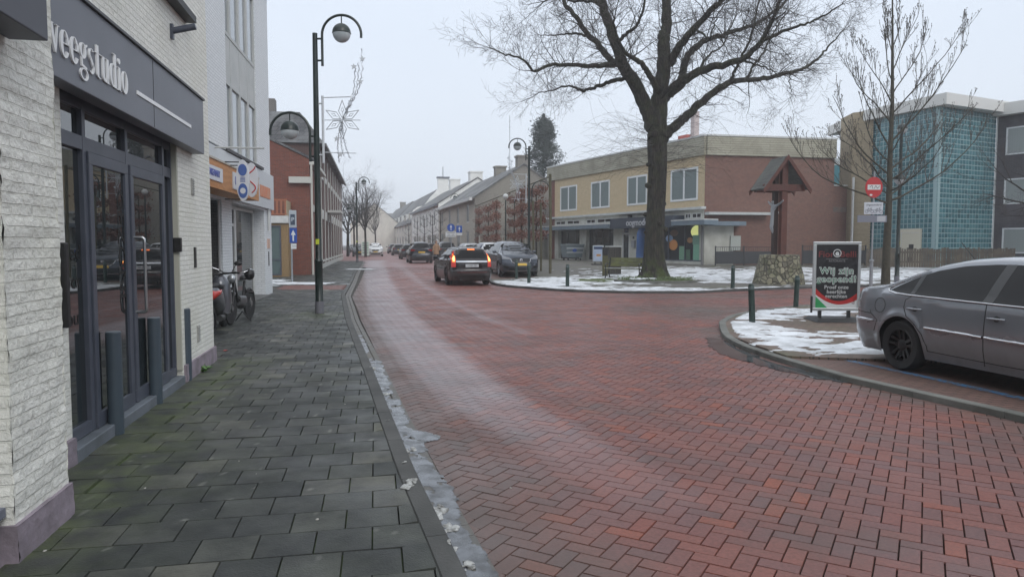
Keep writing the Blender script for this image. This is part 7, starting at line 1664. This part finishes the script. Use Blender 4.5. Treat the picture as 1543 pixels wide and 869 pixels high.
for x in (-.56,.72):
    M_=Matrix.Translation((x,0,.24))@Matrix.Rotation(PI/2,4,'X'); mb=MB().lathe([(.14,-.05),(.21,-.055),(.24,-.03),(.245,0),(.24,.03),(.21,.055),(.14,.05),(.14,-.05)],n=28); w=mb.xf(M_).build('wheel',rubber,SCO,smooth=40); MB().lathe([(.145,-.03),(.13,-.02),(.04,-.03),(.04,.03),(.13,.02),(.145,.03)],n=24).xf(M_).build('rim',silrim,w,smooth=40)
MB().cyl((-.75,-.17,.30),(-.30,-.15,.27),.055).build('exhaust',black,SCO,smooth=40)
MB().tube([(.42,0,.95),(.40,0,1.02),(.36,.30,1.05),(.30,.36,1.04)],.018,8).tube([(.40,0,1.02),(.36,-.30,1.05),(.30,-.36,1.04)],.018,8).build('handlebar',black,SCO,smooth=50)
MB().tube([(.72,0,.25),(.55,0,.7),(.44,0,.98)],.03,8).build('fork',steel,SCO,smooth=50)
loft([(.60,.28,.05,.02),(.72,.47,.07,.03),(.86,.42,.06,.03),(.96,.3,.04,.02)]).build('front_mudguard',sg_,SCO,smooth=60)
for s_ in (-1,1): m_=MB().tube([(.38,s_*.22,1.05),(.36,s_*.30,1.20)],.008,6).build('mirror_stem',black,SCO); MB().ball((.36,s_*.34,1.22),.075,12,(.35,1,.6)).build('mirror',black,m_,smooth=60)
# ---- bicycle / moped with white bars
BI=thing('moped','slim black moped with chrome handlebar and round mirror standing by the snack bar','moped',(-5.55,14.6,.055),math.radians(-88))
for x in (-.55,.58):
    M_=Matrix.Translation((x,0,.33))@Matrix.Rotation(PI/2,4,'X'); w=MB().lathe([(.285,-.02),(.31,-.024),(.33,-.008),(.333,0),(.33,.008),(.31,.024),(.285,.02),(.285,-.02)],n=36).xf(M_).build('wheel',rubber,BI,smooth=40)
    mb=MB().lathe([(.287,-.015),(.27,-.015),(.27,.015),(.287,.015)],n=36); mb.f=[f for f in mb.f if len(f)==4]; mb.cyl((0,0,-.05),(0,0,.05),.06,None,12)
    for k_ in range(18): a=2*PI*k_/18; mb.cyl((.05*math.cos(a),.05*math.sin(a),.03*(-1)**k_),(.275*math.cos(a+.15),.275*math.sin(a+.15),0),.0025,None,3)
    mb.xf(M_).build('rim',steel,w)
fb_=P('black_frame',(.012,.012,.014),.3)
mb=MB(); mb.tube([(-.55,0,.33),(-.15,0,.36),(.0,0,.34)],.022,8); mb.tube([(-.12,0,.34),(-.28,0,.82)],.026,8); mb.tube([(-.05,0,.36),(.22,0,.5),(.40,0,.86)],.045,8); mb.tube([(-.55,0,.33),(-.26,0,.72)],.016,6); mb.build('frame',fb_,BI,smooth=50)
loft([(-.22,.42,.07,.10),(-.02,.40,.10,.14),(.14,.44,.06,.10)]).build('engine',P('engine_grey',(.12,.12,.125),.4,.5),BI,smooth=50)
MB().tube([(.58,.04,.33),(.47,.05,.72),(.40,.03,.95)],.018,8).tube([(.58,-.04,.33),(.47,-.05,.72),(.40,-.03,.95)],.018,8).build('fork',fb_,BI,smooth=50)
MB().tube([(-.35,0,.6),(-.75,0,.55),(-.85,0,.40)],[.03,.045,.03],6).build('mudguard',fb_,BI,smooth=50); MB().tube([(.35,0,.72),(.58,0,.69),(.88,0,.52)],[.02,.04,.03],6).build('mudguard',fb_,BI,smooth=50)
loft([(-.5,.88,.11,.035),(-.35,.89,.12,.045),(-.12,.87,.05,.03)]).build('saddle',P('saddle_black',(.012,.012,.012),.6),BI,smooth=60)
MB().tube([(.18,.34,1.05),(.28,.32,1.08),(.36,.20,1.02),(.38,0,1.0),(.36,-.20,1.02),(.28,-.32,1.08),(.18,-.34,1.05)],.013,8).build('handlebar',chrome,BI,smooth=50)
MB().ball((.47,0,.90),.085,14,(.8,1,1)).build('headlight',P('lamp_silver',(.4,.42,.44),.2,.6),BI,smooth=60)
m_=MB().tube([(.30,-.30,1.07),(.34,-.42,1.12)],.008,6).build('mirror_stem',chrome,BI); MB().ball((.33,-.50,1.10),.10,14,(.4,1,.62)).build('mirror',black,m_,smooth=60)
MB().ball((.26,.28,.98),.13,12,(.7,.8,.9)).build('hand_cover',black,BI,smooth=60)
MB().tube([(-.1,0,.2),(-.15,.16,.0)],.012,6).tube([(-.1,0,.2),(-.15,-.16,.0)],.012,6).build('stand',black,BI)
MB().cyl((.40,0,.60),(.46,0,.60),.05).build('horn',silrim,BI)
# ================================================================ CAMERA, LIGHT, AIR
cam=bpy.data.objects.new('camera',bpy.data.cameras.new('camera')); COL.objects.link(cam)
cam.location=(0,0,H); cam.rotation_euler=(PI/2-TH,0,0); cam.data.sensor_width=36; cam.data.lens=36*F/1543.0
cam.data.clip_start=.05; cam.data.clip_end=3000; S.camera=cam
w=bpy.data.worlds.new('World'); S.world=w; w.use_nodes=True; t=w.node_tree; bg=t.nodes['Background']
sky=t.nodes.new('ShaderNodeTexSky'); sky.sky_type='NISHITA'; sky.sun_disc=False; sky.sun_elevation=math.radians(35); sky.sun_rotation=math.radians(150); sky.dust_density=4; sky.air_density=1.5
hs=t.nodes.new('ShaderNodeHueSaturation'); hs.inputs['Saturation'].default_value=.5; t.links.new(sky.outputs[0],hs.inputs['Color'])
tc=t.nodes.new('ShaderNodeTexCoord'); sz=t.nodes.new('ShaderNodeSeparateXYZ'); t.links.new(tc.outputs['Generated'],sz.inputs[0])
cl=noi(t,1.6,5,tc.outputs['Generated'])
g0=ramp(t,[(0,(5.5,5.95,6.6)),(.35,(5.4,6.0,6.95)),(.62,(7.6,8.1,8.8)),(1,(9.6,10.0,10.5))],sz.outputs[2])
g0=mixc(t,.5,g0,ramp(t,[(.3,(.93,.94,.95)),(.7,(1.05,1.04,1.03))],cl),'MULTIPLY')
t.links.new(mixc(t,.92,hs.outputs[0],g0),bg.inputs['Color']); bg.inputs['Strength'].default_value=.1
sl=bpy.data.lights.new('sun','SUN'); sl.energy=.55; sl.angle=math.radians(25); sl.color=(1,.97,.93); so=bpy.data.objects.new('sun',sl); COL.objects.link(so)
so.rotation_euler=(math.radians(55),0,math.radians(-150+180))
S.view_settings.view_transform='Standard'; S.view_settings.look='None'; S.view_settings.exposure=0.62; S.view_settings.gamma=1
HAZE=True
if HAZE:
    m=bpy.data.materials.new('haze'); m.use_nodes=True; t=m.node_tree; t.nodes.remove(t.nodes['Principled BSDF']); pv=t.nodes.new('ShaderNodeVolumePrincipled')
    pv.inputs['Color'].default_value=(.93,.96,.99,1); pv.inputs['Density'].default_value=.0016; pv.inputs['Anisotropy'].default_value=.2
    t.links.new(pv.outputs[0],t.nodes['Material Output'].inputs['Volume'])
    h_=MB().box(-610,610,-310,710,-1.1,26).build('haze',m); tag(h_,kind='stuff')
S.cycles.volume_bounces=2
